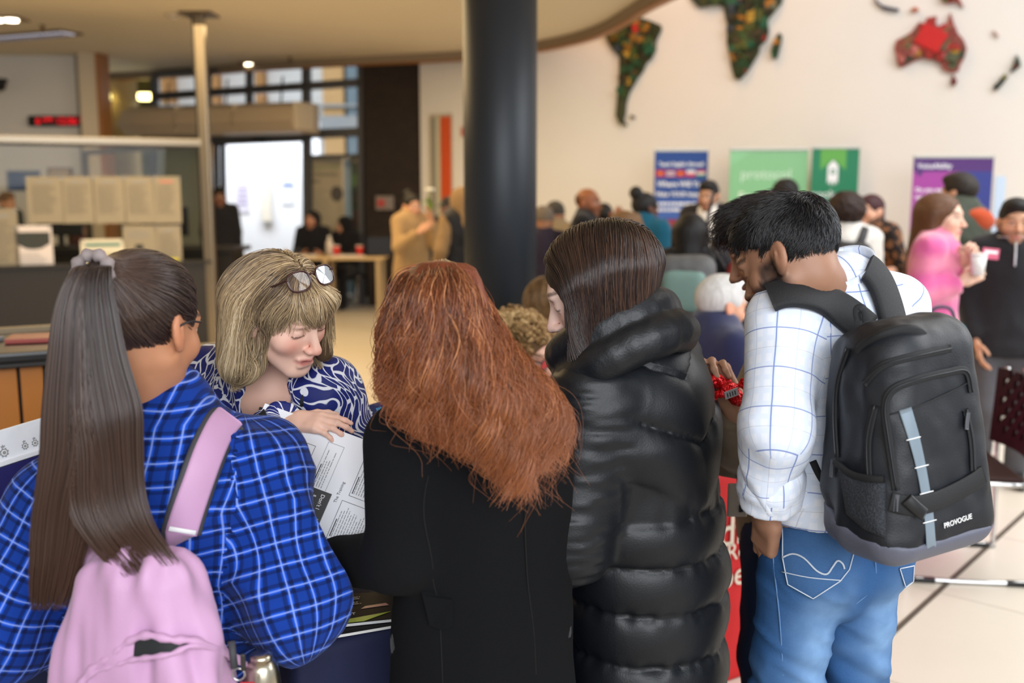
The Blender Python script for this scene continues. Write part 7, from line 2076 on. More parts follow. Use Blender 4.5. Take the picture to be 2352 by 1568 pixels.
ps = [RC(J2.pelvis, J2.waist, 0.19, 0.175, J2.f, 0.78, tagv='torso'), RC(J2.waist, J2.chest, 0.175, 0.185, J2.f, 0.76, tagv='torso'), RC(J2.chest, J2.chest + (J2.neck - J2.chest) * 0.5, 0.18, 0.135, J2.f, 0.74, tagv='torso'),
      RC(J2.shL, J2.shR, 0.066, 0.066, tagv='torso'), (RC(J2.neck - J2.up * 0.07, J2.neck - J2.up * 0.01 + J2.f * 0.0, 0.105, 0.092), 0.04),
      (EL(J2.chest + J2.f * 0.085 + J2.r * 0.07 - J2.up * 0.0, (0.085, 0.08, 0.085)), 0.04), (EL(J2.chest + J2.f * 0.085 - J2.r * 0.07, (0.085, 0.08, 0.085)), 0.04),
      ('clip', J2.pelvis - UP * 0.1, -UP),
      (RC(J2.shR, J2.elR, 0.078, 0.075), 0.045), (RC(J2.elR, J2.elR + (J2.wrR - J2.elR) * 1.0, 0.070, 0.044, cut=True), 0.04), (RC(J2.shL, J2.elL, 0.078, 0.076), 0.045), (RC(J2.elL, J2.wrL, 0.072, 0.05, cut=True), 0.04),
      ('-', RC(J2.neck + J2.up * 0.05 + J2.f * 0.02, J2.neck - J2.up * 0.01 + J2.f * 0.02, 0.062, 0.062), 0.01),
      ('-', RC(J2.neck + J2.f * 0.10 + J2.up * 0.03, J2.neck + J2.f * 0.165 - J2.up * 0.13, 0.045, 0.010), 0.008)]
def blouse_fold(v, n_):
    return v + n_ * (0.007 * (1 - 3.5 * np.abs(noise3(v * V(1.6, 1.6, 0.5), 12))) + 0.003 * noise3(v, 30))[:, None]
bl = garment(J2, 'blouse', ps, 0.0065, LEAFP, 0.04, post=blouse_fold, uv=True)
vb2 = vol_full(ps, 0.012, 0.04)
# skin of the neckline under the open collar
garment(J2, 'neckline', [RC(J2.neck + (J2.hc - J2.neck) * 0.35, J2.neck - J2.up * 0.02, 0.050, 0.066), (RC(J2.neck - J2.up * 0.03 + J2.f * 0.03, J2.neck - J2.up * 0.12 + J2.f * 0.065, 0.085, 0.07), 0.04)], 0.008, mat('neck_skin', (226, 180, 160), 0.5, var=0.08, scale=24), 0.04)
# lanyard
LAN = mat('lanyard_black', (22, 28, 34), 0.7)
for px in ([(570, 802), (576, 850), (590, 905), (610, 960), (640, 1010)], [(694, 905), (690, 950), (672, 990), (655, 1020)]):
    q = rayhit(vb2, [(a, b_) for a, b_ in smooth_path([V(*c) for c in px], 5)], 1.7, 2.5, 0.004)
    ribbon('lanyard', q - J2.base, vb2.grad(q), 0.016, 0.0025, LAN, bl)
bp_ = rayhit(vb2, [(628, 921)], 1.7, 2.5, 0.003)[0]
v, f = Vol([EL(bp_ - J2.base, 0.0055)], 0.002).mesh(); np_obj('button', v, f, mat('button_pearl', (150, 150, 190), 0.3), bl)
trousers(J2, TROU, h=0.018); shoes(J2, SHOE)
# bob haircut, tucked behind the near ear, with a fringe
hp = [HE(J2, (0, -0.02, 0.036), (0.088, 0.106, 0.094)),
      (RC(HP(J2, 0.074, -0.045, 0.02), HP(J2, 0.086, -0.045, 0.0) - UP * 0.10, 0.036, 0.036), 0.04), (RC(HP(J2, 0.03, -0.075, 0.02), HP(J2, 0.04, -0.08, 0.0) - UP * 0.10, 0.055, 0.05), 0.04), (RC(HP(J2, -0.03, -0.075, 0.02), HP(J2, -0.04, -0.075, 0.0) - UP * 0.10, 0.055, 0.05), 0.04),
      (RC(HP(J2, -0.076, 0.015, 0.02), HP(J2, -0.088, 0.03, 0.0) - UP * 0.09, 0.026, 0.024), 0.04), (EL(HP(J2, -0.018, 0.072, 0.062), V(0.050, 0.020, 0.028), hR(J2)), 0.02),
      ('-', HE(J2, (0.0, 0.115, -0.055), (0.072, 0.072, 0.083)), 0.010), ('-', HE(J2, (0.088, 0.012, -0.03), (0.026, 0.036, 0.052)), 0.012)]
cap, vol = hair_cap(J2, hp, cap_mat('hair_cap_ash', (92, 72, 52), 0.5), 0.0055, 0.03, 0.004)
HM_ASH = hair_mat('strand_ash_blonde', [(0.05, (62, 46, 34)), (0.35, (122, 98, 72)), (0.62, (184, 156, 116)), (0.95, (236, 218, 184))], 0.34, 0.5, tipcol=(206, 182, 144))
rt = vol.project(scalp_roots(J2, 6500, rng, zmin=-0.01, front=0.060, ear=True), -0.002, 6)
def d2(p, u, i):
    q = (p + J2.base - J2.hc); x = q @ J2.hR; y = q @ J2.hF; z = q @ J2.hU
    top_ = np.clip((z - 0.02) / 0.07, 0, 1)[:, None]
    fr = np.clip((y - 0.02) / 0.05, 0, 1)[:, None] * np.clip((0.06 - np.abs(x)) / 0.03, 0, 1)[:, None]
    lat = np.tanh((x + 0.01) / 0.02)[:, None] * J2.hR
    return -UP * 0.7 - J2.hU * 0.35 + top_ * (lat * 1.1 + J2.hF * (1.2 * fr - 0.35 * (1 - fr))) + fr * (J2.hF * 0.5 - J2.hR * 0.45) - J2.hF * 0.25 * (1 - fr)
yq = (rt - J2.hc) @ J2.hF; kk = np.where(yq > 0.03, 0.42, 1.0) * rng.uniform(0.72, 1.0, len(rt))
strands('hair_strands', Shift(vol, J2.base), rt - J2.base, d2, 24, 0.0115, rng.uniform(-0.003, 0.009, len(rt)), HM_ASH, cap, 0.0006, gain=4, lock=0.35, nlock=220, wave=0.15, wfreq=40, clump=0.22, cfreq=16, rnd=0.09, trim=np.atleast_2d(kk))
# earring
ep_ = HP(J2, 0.090, -0.006, -0.040) - J2.base
v, f = Vol([EL(ep_, 0.006), EL(ep_ + V(0.004, -0.002, 0), 0.004), EL(ep_ - V(0.003, 0.001, 0.002), 0.004)], 0.0018, 0.001).mesh(); np_obj('earring', v, f, mat('earring_silver', (210, 212, 220), 0.15, 1.0), J2.obj)
# glasses pushed up on the head
FRG = mat('frame_tortoise', (58, 30, 28), 0.25, var=0.3, scale=90); LENS = glass_mat('lens_glass', (0.93, 0.90, 0.92))
def glasses(J, M, parent, fr=FRG, r=0.0022, w=0.052, h=0.040, gap=0.018, arm=0.13, name='glasses'):
    """spectacles in a local frame: x across, z up, y forward"""
    o = empty_m(name, Matrix.Translation(-Vector(J.base)) @ M); o.parent = parent
    for sg in (-1, 1):
        c = sg * (gap / 2 + w / 2)
        ring = [(c + w / 2 * math.copysign(abs(math.cos(t)) ** 0.7, math.cos(t)), 0.004 * math.cos(t) * sg * -1, h / 2 * math.copysign(abs(math.sin(t)) ** 0.75, math.sin(t))) for t in np.linspace(0, 2 * math.pi, 29)[:-1]]
        tube('rim', ring, r, fr, o, 8, True)
        mesh_obj('lens', [(c, 0.001, 0)] + ring, [(0, i + 1, (i + 1) % 28 + 1) for i in range(28)], LENS, o)
        tube('temple', smooth_path([(sg * (gap / 2 + w), 0, h * 0.2), (sg * (gap / 2 + w + 0.006), -0.03, h * 0.2), (sg * (gap / 2 + w + 0.008), -arm * 0.75, h * 0.15), (sg * (gap / 2 + w + 0.004), -arm, -0.015)], 4), r * 0.9, fr, o, 8)
    tube('bridge', smooth_path([(-gap / 2, 0, h * 0.15), (0, 0.003, h * 0.24), (gap / 2, 0, h * 0.15)], 4), r, fr, o, 8)
    return o
gy = nrm(J2.hF * 0.75 + J2.hU * 0.66); gx = J2.hR; gz = np.cross(gx, gy)
glasses(J2, frame_m(HP(J2, 0.0, 0.060, 0.118), gx, gy, gz), J2.obj, arm=0.12)

# ================================================================== the girl with the ponytail and plaid shirt
f1 = nrm(V(0.20, 0.98, 0))
J1 = pose(-0.6, 1.75, f1, 1.55)
J1.pelvis = P(350, 1640, 1.80); J1.neck = P(358, 940, 1.74); J1.base = V(J1.pelvis[0], J1.pelvis[1], 0)
J1.up = nrm(J1.neck - J1.pelvis); J1.f = nrm(f1 - J1.up * (f1 @ J1.up)); J1.r = np.cross(J1.f, J1.up)
J1.waist = J1.pelvis + (J1.neck - J1.pelvis) * 0.36; J1.chest = J1.pelvis + (J1.neck - J1.pelvis) * 0.70
J1.shL = P(150, 1150, 1.71); J1.shR = P(588, 1062, 1.78)
J1.hc = P(335, 752, 1.70); J1.hs = 1.02
hf = nrm(V(0.36, 0.91, -0.20)); J1.hF = hf; J1.hU = nrm(UP - hf * (UP @ hf)); J1.hR = np.cross(J1.hF, J1.hU)
J1.elR = P(664, 1380, 1.70); J1.wrR = P(620, 1400, 1.92)
J1.elL = P(-8, 1450, 1.66); J1.wrL = P(150, 1420, 1.90)
for sd, nm in ((-1, 'L'), (1, 'R')):
    hp_ = J1.pelvis + J1.r0 * sd * 0.08 - UP * 0.03; an = V(hp_[0], hp_[1], 0.07)
    setattr(J1, 'hip' + nm, hp_); setattr(J1, 'kn' + nm, (hp_ + an) / 2 + f1 * 0.02); setattr(J1, 'an' + nm, an)
person(J1, 'girl with a long dark ponytail in a blue plaid shirt, seen from behind', (186, 130, 96), True, eyes='open', hands=('grip', 'grip'), hres=0.0042, blush=0.5)
ps = [RC(J1.pelvis - UP * 0.03, J1.waist, 0.195, 0.185, J1.f, 0.76, tagv='torso'), RC(J1.waist, J1.chest, 0.185, 0.19, J1.f, 0.74, tagv='torso'), RC(J1.chest, J1.chest + (J1.neck - J1.chest) * 0.5, 0.185, 0.15, J1.f, 0.70, tagv='torso'),
      RC(J1.shL, J1.shR, 0.070, 0.070, tagv='torso'), (RC(J1.neck - UP * 0.08, J1.neck - UP * 0.0, 0.13, 0.082, tagv='torso'), 0.05), ('clip', J1.pelvis - UP * 0.14, -UP),
      (RC(J1.shR - UP * 0.0, J1.elR, 0.082, 0.092), 0.05), (RC(J1.elR, J1.elR + (J1.wrR - J1.elR) * 0.8, 0.090, 0.062, cut=True), 0.04), (RC(J1.shL, J1.elL, 0.082, 0.092), 0.05), (RC(J1.elL, J1.elL + (J1.wrL - J1.elL) * 0.85, 0.090, 0.062, cut=True), 0.04)]
def plaid_fold(v, n_):
    dl, t_ = seg_d(v, J1.shR, J1.elR)
    sl = np.clip(1.3 - dl / 0.12, 0, 1)
    return v + n_ * ((0.010 + 0.012 * sl) * (1 - 4 * np.abs(noise3(v * V(1, 1, 0.9), 8.5, 2.0))) + 0.010 * sl * noise3(v, 17) * 2)[:, None]
ps1 = ps
shirt1 = garment(J1, 'plaid_shirt', ps, 0.0075, PLAID, 0.04, post=plaid_fold, uv=True)
vp1 = vol_full(ps, 0.013, 0.04)
collar_ring(J1.neck + UP * 0.000, nrm(UP + J1.f * 0.22), 0.064, 0.080, 0.045, J1, PLAID, 'collar', shirt1, drop=0.04, flat=0.95)
garment(J1, 'trousers', leg_prims(J1, 0.012), 0.018, TROU); shoes(J1, SHOE)
# hair pulled back to a high tie
TIE = P(236, 632, 1.60)
hp = [HE(J1, (0, -0.014, 0.036), (0.083, 0.104, 0.092)), (RC(HP(J1, 0.0, -0.08, 0.03), TIE, 0.055, 0.028), 0.04), ('-', HE(J1, (0, 0.105, -0.045), (0.07, 0.078, 0.11)), 0.012)] + [('-', HE(J1, (s_ * 0.088, 0.012, -0.022), (0.026, 0.036, 0.046)), 0.012) for s_ in (-1, 1)]
cap, vol = hair_cap(J1, hp, cap_mat('hair_cap_espresso', (36, 27, 24), 0.45), 0.0055, 0.03, 0.003)
HM_ESP = hair_mat('strand_espresso', [(0.0, (22, 17, 16)), (0.5, (44, 34, 31)), (1.0, (84, 66, 58))], 0.30, 0.55, tipcol=(84, 58, 44))
rt = vol.project(scalp_roots(J1, 5000, rng, zmin=-0.06, front=0.064, ear=False), -0.001, 6)
tie_l = TIE - J1.base
def d1(p, u, i):
    a = tie_l - p; return a / (np.linalg.norm(a, axis=1)[:, None] + 1e-6)
dist = np.linalg.norm(rt - TIE, axis=1)
strands('hair_strands', Shift(vol, J1.base), rt - J1.base, d1, 20, 0.0115, rng.uniform(-0.002, 0.004, len(rt)), HM_ESP, cap, 0.0006, gain=5, clump=0.06, rnd=0.04, trim=np.atleast_2d(np.clip(dist * 1.12 / (19 * 0.0115), 0.1, 1)))
# the tail: two locks of guided strands over a core
def guide(px): return smooth_path([P(*q) for q in px], 6)
gA = guide([(232, 622, 1.60), (205, 612, 1.565), (178, 680, 1.545), (168, 820, 1.53), (165, 1000, 1.52), (135, 1180, 1.51), (105, 1400, 1.51)])
gB = guide([(236, 622, 1.60), (225, 612, 1.565), (218, 680, 1.545), (235, 830, 1.53), (268, 1000, 1.515), (280, 1160, 1.50), (360, 1300, 1.47)])
gC = guide([(234, 622, 1.60), (212, 612, 1.565), (195, 690, 1.545), (200, 830, 1.53), (215, 1020, 1.515), (230, 1180, 1.50), (315, 1320, 1.46)])
NS = 30
gA, gB, gC = (resample(g, NS) for g in (gA, gB, gC))
N = 5200
tt = np.linspace(0, 1, NS)
rad_ = np.interp(tt, [0, 0.06, 0.2, 0.5, 0.8, 1.0], [0.014, 0.024, 0.040, 0.055, 0.050, 0.030])
ch = rng.random(N); w3 = np.where(ch < 0.45, 0, np.where(ch < 0.75, 1, 2))
G = np.stack([gA, gB, gC])[w3]
an = rng.random(N) * 6.28; rr = np.sqrt(rng.random(N))
offs = np.stack([np.cos(an) * rr, np.sin(an) * rr * 0.42, np.zeros(N)], 1)
out = G + offs[:, None, :] * rad_[None, :, None]
mixc = G * 0.55 + (gA * 0.4 + gB * 0.3 + gC * 0.3)[None] * 0.45
wA = np.interp(tt, [0, 0.25, 0.6, 0.85, 1], [1, 0.8, 0.45, 0.15, 0.0])[None, :, None]
out = (mixc * wA + G * (1 - wA)) + offs[:, None, :] * rad_[None, :, None]
nz = noise3v(out.reshape(-1, 3), 12).reshape(out.shape)
out = out + nz * (0.022 * tt ** 1.3)[None, :, None]
lv = 1 - 0.38 * rng.random(N) ** 1.5; ti = tt[None, :] * lv[:, None] * (NS - 1); i0 = np.clip(ti.astype(int), 0, NS - 2); fr = (ti - i0)[..., None]
rows = np.arange(N)[:, None]; out = out[rows, i0] * (1 - fr) + out[rows, i0 + 1] * fr
pt_core = []
for g, r0 in ((gA, 0.85), (gB, 0.75), (gC, 0.75)):
    for k in range(0, NS - 11, 2): pt_core.append((RC(g[k] * wA[0, k] * 0.45 + g[k] * (1 - wA[0, k] * 0.45) + ((gA[k] + gB[k] + gC[k]) / 3 - g[k]) * wA[0, k] * 0.5, g[k + 2], rad_[k] * r0 * 0.36, rad_[k + 2] * r0 * 0.36), 0.004))
v, f = Vol(pt_core, 0.008, 0.004).mesh()
tail = np_obj('ponytail', smooth_v(v, f, 2) - J1.base, f, cap_mat('hair_cap_espresso', (36, 27, 24)), J1.obj)
curves_obj('ponytail_strands', out - J1.base, 0.0007, 0.3, HM_ESP, tail, rng)
# scrunchie
ta_ = nrm(gA[2] - gA[0]); e1 = nrm(np.cross(ta_, UP)); e2 = np.cross(ta_, e1)
ring = [TIE + V(-0.012, -0.01, 0.006) + (e1 * math.cos(t) + e2 * math.sin(t)) * 0.028 - J1.base for t in np.linspace(0, 6.2832, 41)[:-1]]
vs, fs = tube_mesh(ring, [0.010 + 0.0025 * math.sin(9 * t) for t in np.linspace(0, 6.2832, 41)[:-1]], 12, True)
mesh_obj('scrunchie', vs, fs, mat('scrunchie_grey', (136, 124, 122), 0.7, var=0.4, scale=50), J1.obj)
# spectacle arm over the ear
tube('spectacle_arm', smooth_path([HP(J1, 0.086, -0.03, 0.0) - J1.base, HP(J1, 0.088, 0.0, 0.014) - J1.base, HP(J1, 0.084, 0.035, 0.016) - J1.base], 4), 0.002, BLACKP, J1.obj, 8)

# ================================================================== the curly haired woman and the person with long hair
fc = nrm(V(0.88, -0.35, 0))
J7 = bg(1196, 690, 3.35, 1.62, tuple(fc[:2]), 'seated woman with short curly blonde hair and glasses beyond the red haired woman', CL('plum_knit', (70, 46, 60)), None, None, (222, 172, 146), True, head=(0.05, 0.25, 0), sit=0.42, hres=0.0055, armL=(0.3, 0, -0.25), armR=(0.3, 0, -0.25), lean=0.1, tname='jumper', brow=(120, 90, 60))
seat_for(J7, 'dark chair under the curly haired woman')
hp = [HE(J7, (0, -0.02, 0.042), (0.098, 0.112, 0.098)), ('-', HE(J7, (0, 0.11, -0.045), (0.074, 0.075, 0.105)), 0.012), ('-', HE(J7, (0.1, 0.03, -0.04), (0.03, 0.03, 0.04)), 0.01), ('-', HE(J7, (-0.1, 0.03, -0.04), (0.03, 0.03, 0.04)), 0.01)]
cap, vol = hair_cap(J7, hp, cap_mat('hair_cap_honey', (110, 84, 54), 0.55), 0.008, 0.03, 0.006)
rt = vol.project(scalp_roots(J7, 700, rng, zmin=-0.05, front=0.07), 0.0, 6)
n_ = vol.grad(rt); out = np.zeros((len(rt) * 7, 16, 3)); q = 0
for k in range(len(rt)):
    a_ = nrm(np.cross(n_[k], V(*rng.normal(size=3)))); b_ = np.cross(n_[k], a_); R_ = rng.uniform(0.007, 0.012); c0 = rt[k] + n_[k] * rng.uniform(-0.004, 0.010); p0 = rng.random() * 6.28
    for j in range(7):
        t = np.linspace(0, 6.5, 16) + p0
        out[q] = c0 + a_ * (R_ * np.cos(t))[:, None] + n_[k] * (R_ * np.sin(t))[:, None] + b_ * (np.linspace(-0.012, 0.012, 16) + rng.normal() * 0.003)[:, None] + rng.normal(size=3) * 0.0015; q += 1
HM_HONEY = hair_mat('strand_honey', [(0.0, (96, 70, 42)), (0.5, (170, 132, 84)), (1.0, (228, 196, 142))], 0.4, 0.4)
curves_obj('hair_strands', out - J7.base, 0.0012, 0.5, HM_HONEY, cap, rng)
glasses(J7, frame_m(HP(J7, 0, 0.102, 0.004), J7.hR, J7.hF, J7.hU), J7.obj, mat('frame_dark', (40, 36, 38), 0.3), 0.002, 0.048, 0.034, 0.018, 0.11)
Jl = bg(1262, 588, 4.6, 1.60, (0.2, 0.97), 'person with very long light brown hair seen from behind beside the column', CL('brown_knit', (84, 62, 42)), None, None, (220, 170, 140), True, sit=0.44, tname='jumper')
seat_for(Jl, 'dark chair under the person with very long hair')
hp = [HE(Jl, (0, -0.02, 0.04), (0.09, 0.11, 0.1)), (RC(HP(Jl, 0, -0.07, 0.03), HP(Jl, 0.02, -0.13, -0.48), 0.09, 0.10, V(0, 1, 0), 0.6), 0.05), FACE_CUT(0.05)]
hp[2] = ('-', HE(Jl, (0, 0.1, -0.05), (0.07, 0.07, 0.11)), 0.012)
cap, vol = hair_cap(Jl, hp, cap_mat('hair_cap_fawn', (104, 76, 46), 0.55), 0.012, 0.04, 0.004)
HM_FAWN = hair_mat('strand_fawn', [(0.0, (62, 42, 24)), (0.5, (124, 92, 56)), (1.0, (176, 140, 94))], 0.4, 0.4)
rt = vol.project(scalp_roots(Jl, 1500, rng, zmin=-0.02), 0.0, 6)
strands('hair_strands', Shift(vol, Jl.base), rt - Jl.base, lambda p, u, i: np.tile(V(0.02, -0.25 * (u < 0.2), -1.0), (len(p), 1)), 22, 0.028, rng.uniform(0, 0.008, len(rt)), HM_FAWN, cap, 0.0012, gain=4, clump=0.25, rnd=0.08)
# ------------------------------------------------------------------ people on the right
PINK, nt, b = nodes_of('cloth_pink_knit')
sp = nt.nodes.new('ShaderNodeSeparateXYZ'); nt.links.new(coord(nt), sp.inputs[0])
n = noise_n(nt, coord(nt), 9, 2)
st_n = stripe(nt, math_n(nt, 'ADD', sp.outputs[2], math_n(nt, 'MULTIPLY', n.outputs[0], 0.05)), 0.16, 0.3, 0.5, 0.5)
nt.links.new(mix_col(nt, st_n, lin((214, 92, 150)), lin((228, 128, 158))), b.inputs['Base Color']); b.inputs['Roughness'].default_value = 0.95; b.inputs['Sheen Weight'].default_value = 0.5
bump(nt, b, noise_n(nt, coord(nt), 160, 3).outputs[0], 0.5, 0.004)
BEIGE_T = CL('trousers_beige', (196, 170, 132))
Jp = bg(2168, 430, 5.25, None, (0.80, -0.55), 'smiling woman with long brown hair in a striped pink sweater holding a white cup', PINK, 'long', cap_mat('hair_chestnut', (96, 62, 38), 0.45), (232, 190, 166), True, BEIGE_T, head=(0.05, 0.0, 0), armL=P(2212, 606, 5.16), armR=P(2206, 648, 5.08), e=0.03, tname='sweater', hands=('grip', 'grip'), hres=0.0055, mouth='open', lips=(214, 120, 120), w=1.02, blush=0.7)
garment(Jp, 'shirt_hem', [RC(Jp.pelvis + UP * 0.05, Jp.pelvis - UP * 0.14, 0.175, 0.185, Jp.f, 0.76), ('clip', Jp.pelvis - UP * 0.13, -UP)], 0.016, CL('hem_white', (232, 230, 228)), fold_amp=0.006, fold_sc=20)
LAN2 = mat('lanyard_purple', (110, 60, 130), 0.7)
cpos = P(2246, 612, 5.04)
cu = empty('paper_cup', cpos - UP * 0.045); tag(cu, 'white paper cup held by the woman in pink', 'cup')
lathe('cup_body', [(0.030, 0), (0.040, 0.105)], mat('cup_paper', (238, 236, 232), 0.5), cu, 20); lathe('cup_rim', [(0.042, 0.102), (0.043, 0.110), (0.040, 0.112)], mat('cup_paper', (238, 236, 232), 0.5), cu, 20)
cd = box('card', (0, 0, 0), (0.10, 0.004, 0.055), mat('card_pink', (206, 96, 124), 0.5), None, 0.001); cd.location = tuple(cpos + UP * 0.065 + V(0.06, 0.0, 0.0)); cd.rotation_euler = (0.0, 0.1, 0.25); tag(cd, 'small pink card above the white cup', 'card')
bx_ = box('white_print', (0, -0.003, 0.008), (0.075, 0.001, 0.014), WHITEPRINT, cd, 0)
Jn = bg(2206, 384, 6.6, None, (-0.55, 0.75), 'man with short dark hair in a dark green hooded parka reading the purple banner', CL('parka_green', (52, 58, 44), rough=0.6), 'short', cap_mat('hair_dark', (40, 32, 26)), (214, 164, 134), e=0.05, w=1.12, coat=0.15, tname='parka')
garment(Jn, 'orange_hood', [EL(Jn.neck - Jn.f * 0.05 - UP * 0.005, (0.125, 0.125, 0.05)), (EL(Jn.neck - Jn.f * 0.11 - UP * 0.05, (0.12, 0.07, 0.07)), 0.04), ('-', EL(Jn.neck + UP * 0.05, (0.085, 0.085, 0.08)), 0.02)], 0.014, CL('hood_orange', (176, 70, 34)))
garment(Jn, 'side_panel', [RC(Jn.shL + Jn.f * 0.05 - Jn.r * 0.04, Jn.elL + Jn.f * 0.06 - Jn.r * 0.02, 0.085, 0.075)], 0.016, CL('hood_orange', (176, 70, 34)))
ZIPP = CL('black_zip_top', (34, 35, 38))
Jz = bg(2336, 444, 5.5, None, (-0.30, -0.92), 'man with short black hair in a black quarter zip top and grey trousers', ZIPP, 'fade', H_BLACK, (206, 158, 126), False, CL('trousers_grey', (84, 84, 88)), head=(-0.05, 0.05, 0), armL=(0.08, 0.0, -0.5), armR=(0.08, 0.0, -0.5), e=0.030, w=0.98, tname='zip_top', collar=0.03, beard=(50, 36, 30), bw=0.45, hres=0.005, mouth='open', lips=(190, 120, 112), coat=0.06)
Rz = mat('zip_silver', (190, 190, 194), 0.3, 0.8)
vz = Vol([p_ for p_ in body_prims(Jz, 0.035)], 0.014, 0.04, full=True, pad=0.05)
q = vz.project(np.array(smooth_path([Jz.neck + Jz.f * 0.12 + UP * 0.02, Jz.neck + Jz.f * 0.16 - UP * 0.08, Jz.chest + Jz.f * 0.16 + UP * 0.02], 4)), 0.004)
tube('zip', q - Jz.base, 0.006, Rz, Jz.obj, 8)
ringz = [Jz.neck + UP * 0.035 + (Jz.f * math.cos(t) + Jz.r * math.sin(t)) * (0.092 if abs(t) < 0.3 else 0.100) - Jz.base for t in np.linspace(-1.6, 1.6, 15)]
tube('collar_piping', ringz, 0.005, Rz, Jz.obj, 8)

# teal bag and magenta cloth table, meeting chair
MAG = mat('cloth_magenta', (196, 24, 118), 0.7, var=0.1, scale=10)
mtab = empty('display_table', (1.84, 4.73, 0)); tag(mtab, 'table under a magenta cloth behind the big black backpack', 'table')
svol('tablecloth', [BX((0, 0, 0.385), (0.32, 0.18, 0.385), 0.02)], 0.018, MAG, mtab, amp=0.010, sc=9)
box('blue_leaflet', (0.20, -0.05, 0.777), (0.2, 0.15, 0.006), mat('leaflet_cyan', (90, 170, 210), 0.5), mtab, 0.001)
tb_ = P(2178, 812, 4.75); tg = empty('tote_bag', (2.06, 4.74, 0.775)); tag(tg, 'teal bag standing on the magenta table beside the checked shirt', 'bag')
svol('bag_body', [BX((0, 0, 0.13), (0.13, 0.07, 0.13), 0.05, None, 0.15)], 0.013, mat('bag_teal', (24, 96, 116), 0.6), tg, amp=0.006)
tube('bag_handle', smooth_path([(-0.07, 0, 0.24), (-0.04, 0, 0.32), (0.04, 0, 0.32), (0.07, 0, 0.24)], 4), 0.008, mat('bag_teal_dark', (20, 60, 76), 0.6), tg)
box('white_patch', (0.03, -0.078, 0.14), (0.05, 0.006, 0.06), WHITEPRINT, tg, 0.002)
BROWNP = mat('chair_brown', (58, 38, 33), 0.6, spec=0.2)
chp = PZ(2290, 1290, 0.0)
mc = empty('meeting_chair', (chp[0] - 0.22, chp[1] - 0.02, 0), math.radians(83)); tag(mc, 'brown perforated chair on a chrome sled frame at the right edge', 'chair')
# chair frame: +y is the front of the seat
box('seat', (0, 0.02, 0.455), (0.46, 0.44, 0.03), BROWNP, mc, 0.012)
bm = bmesh.new()
nx, nz_ = 13, 9
def bpt(i, j, o): 
    x = -0.225 + 0.45 * i / (nx - 1); z = 0.52 + 0.34 * j / (nz_ - 1)
    return (x, -0.215 - 0.05 * (z - 0.52) + 0.05 * (x / 0.225) ** 2 - 0.04 + o, z)
G1 = [[bm.verts.new(bpt(i, j, 0)) for j in range(nz_)] for i in range(nx)]; G2 = [[bm.verts.new(bpt(i, j, -0.012)) for j in range(nz_)] for i in range(nx)]
for i in range(nx - 1):
    for j in range(nz_ - 1):
        hole = 1 <= i < nx - 2 and 1 <= j < nz_ - 1 and (i + j) % 2 == 0
        if not hole:
            bm.faces.new((G1[i][j], G1[i + 1][j], G1[i + 1][j + 1], G1[i][j + 1])); bm.faces.new((G2[i][j], G2[i][j + 1], G2[i + 1][j + 1], G2[i + 1][j]))
        else:
            for G_ in (G1, G2): bm.faces.new((G_[i][j], G_[i + 1][j], G_[i][j + 1]))
for i in range(nx - 1):
    for j in (0, nz_ - 1): bm.faces.new((G1[i][j], G1[i + 1][j], G2[i + 1][j], G2[i][j]))
for j in range(nz_ - 1):
    for i in (0, nx - 1): bm.faces.new((G1[i][j], G1[i][j + 1], G2[i][j + 1], G2[i][j]))
bm_obj('backrest', bm, BROWNP, mc)
for sx in (-1, 1):
    tube('side_frame', smooth_path([(sx * 0.24, -0.27, 0.86), (sx * 0.24, -0.25, 0.5), (sx * 0.24, -0.26, 0.05), (sx * 0.24, -0.22, 0.014), (sx * 0.24, 0.2, 0.014), (sx * 0.24, 0.25, 0.05), (sx * 0.24, 0.22, 0.42), (sx * 0.24, 0.17, 0.44), (sx * 0.24, -0.2, 0.44)], 5), 0.011, CHROME, mc, 10)
    for y in (-0.2, 0.18): box('foot', (sx * 0.24, y, 0.012), (0.03, 0.09, 0.02), BLACKP, mc, 0.004)
bk = box('booklet', (0, 0, 0.006), (0.26, 0.19, 0.012), PAPER, None, 0.001); bk.matrix_world = mc.matrix_world @ tl(0.0, -0.06, 0.472) @ Matrix.Rotation(0.3, 4, 'Z'); tag(bk, 'white booklet lying on the brown perforated chair', 'booklet')

# ------------------------------------------------------------------ the red cloth table with white lettering
TX, TY = V(0.845, 0.535, 0), V(-0.535, 0.845, 0)
def cloth_table(name, corner, L, D, h, m, label, folds=0.006):
    o = empty_m(name, frame_m(V(corner[0], corner[1], 0), TX, TY, UP)); tag(o, label, 'table')
    prims = [BX((L / 2, D / 2, h / 2), (L / 2, D / 2, h / 2), 0.016)]
    v, f = Vol(prims, 0.014, 0.01).mesh(); v = smooth_v(v, f, 1)
    n_ = vnormals(v, f); lo = np.clip((h - v[:, 2]) / 0.25, 0, 1) * (np.abs(n_[:, 2]) < 0.5)
    v = v + n_ * (folds * lo * np.sin(v[:, 0] * 30 + v[:, 1] * 26 + 3 * noise3(v, 4)))[:, None]
    np_obj('tablecloth', v, f, m, o)
    return o
REDC = mat('cloth_red', (196, 20, 24), 0.75, var=0.06, scale=10)
rc_ = PZ(1660, 1083, 0.75) - TX * 0.45
rt_ = cloth_table('cloth_table', rc_, 0.95, 0.62, 0.75, REDC, 'table under a red cloth with large pale lettering on its front', 0.003)
LET = mat('lettering_cream', (222, 206, 186), 0.6, var=0)
Mr = lambda x, z: tl(x, -0.007, z) @ rotX
def front_x(px, py):
    d = ray(px, py); o_ = V(0, 0, CAMZ); n_ = -TY; t = ((rc_ - o_) @ n_) / (d @ n_); p_ = o_ + d * t
    return float((p_ - rc_) @ TX), float(p_[2])
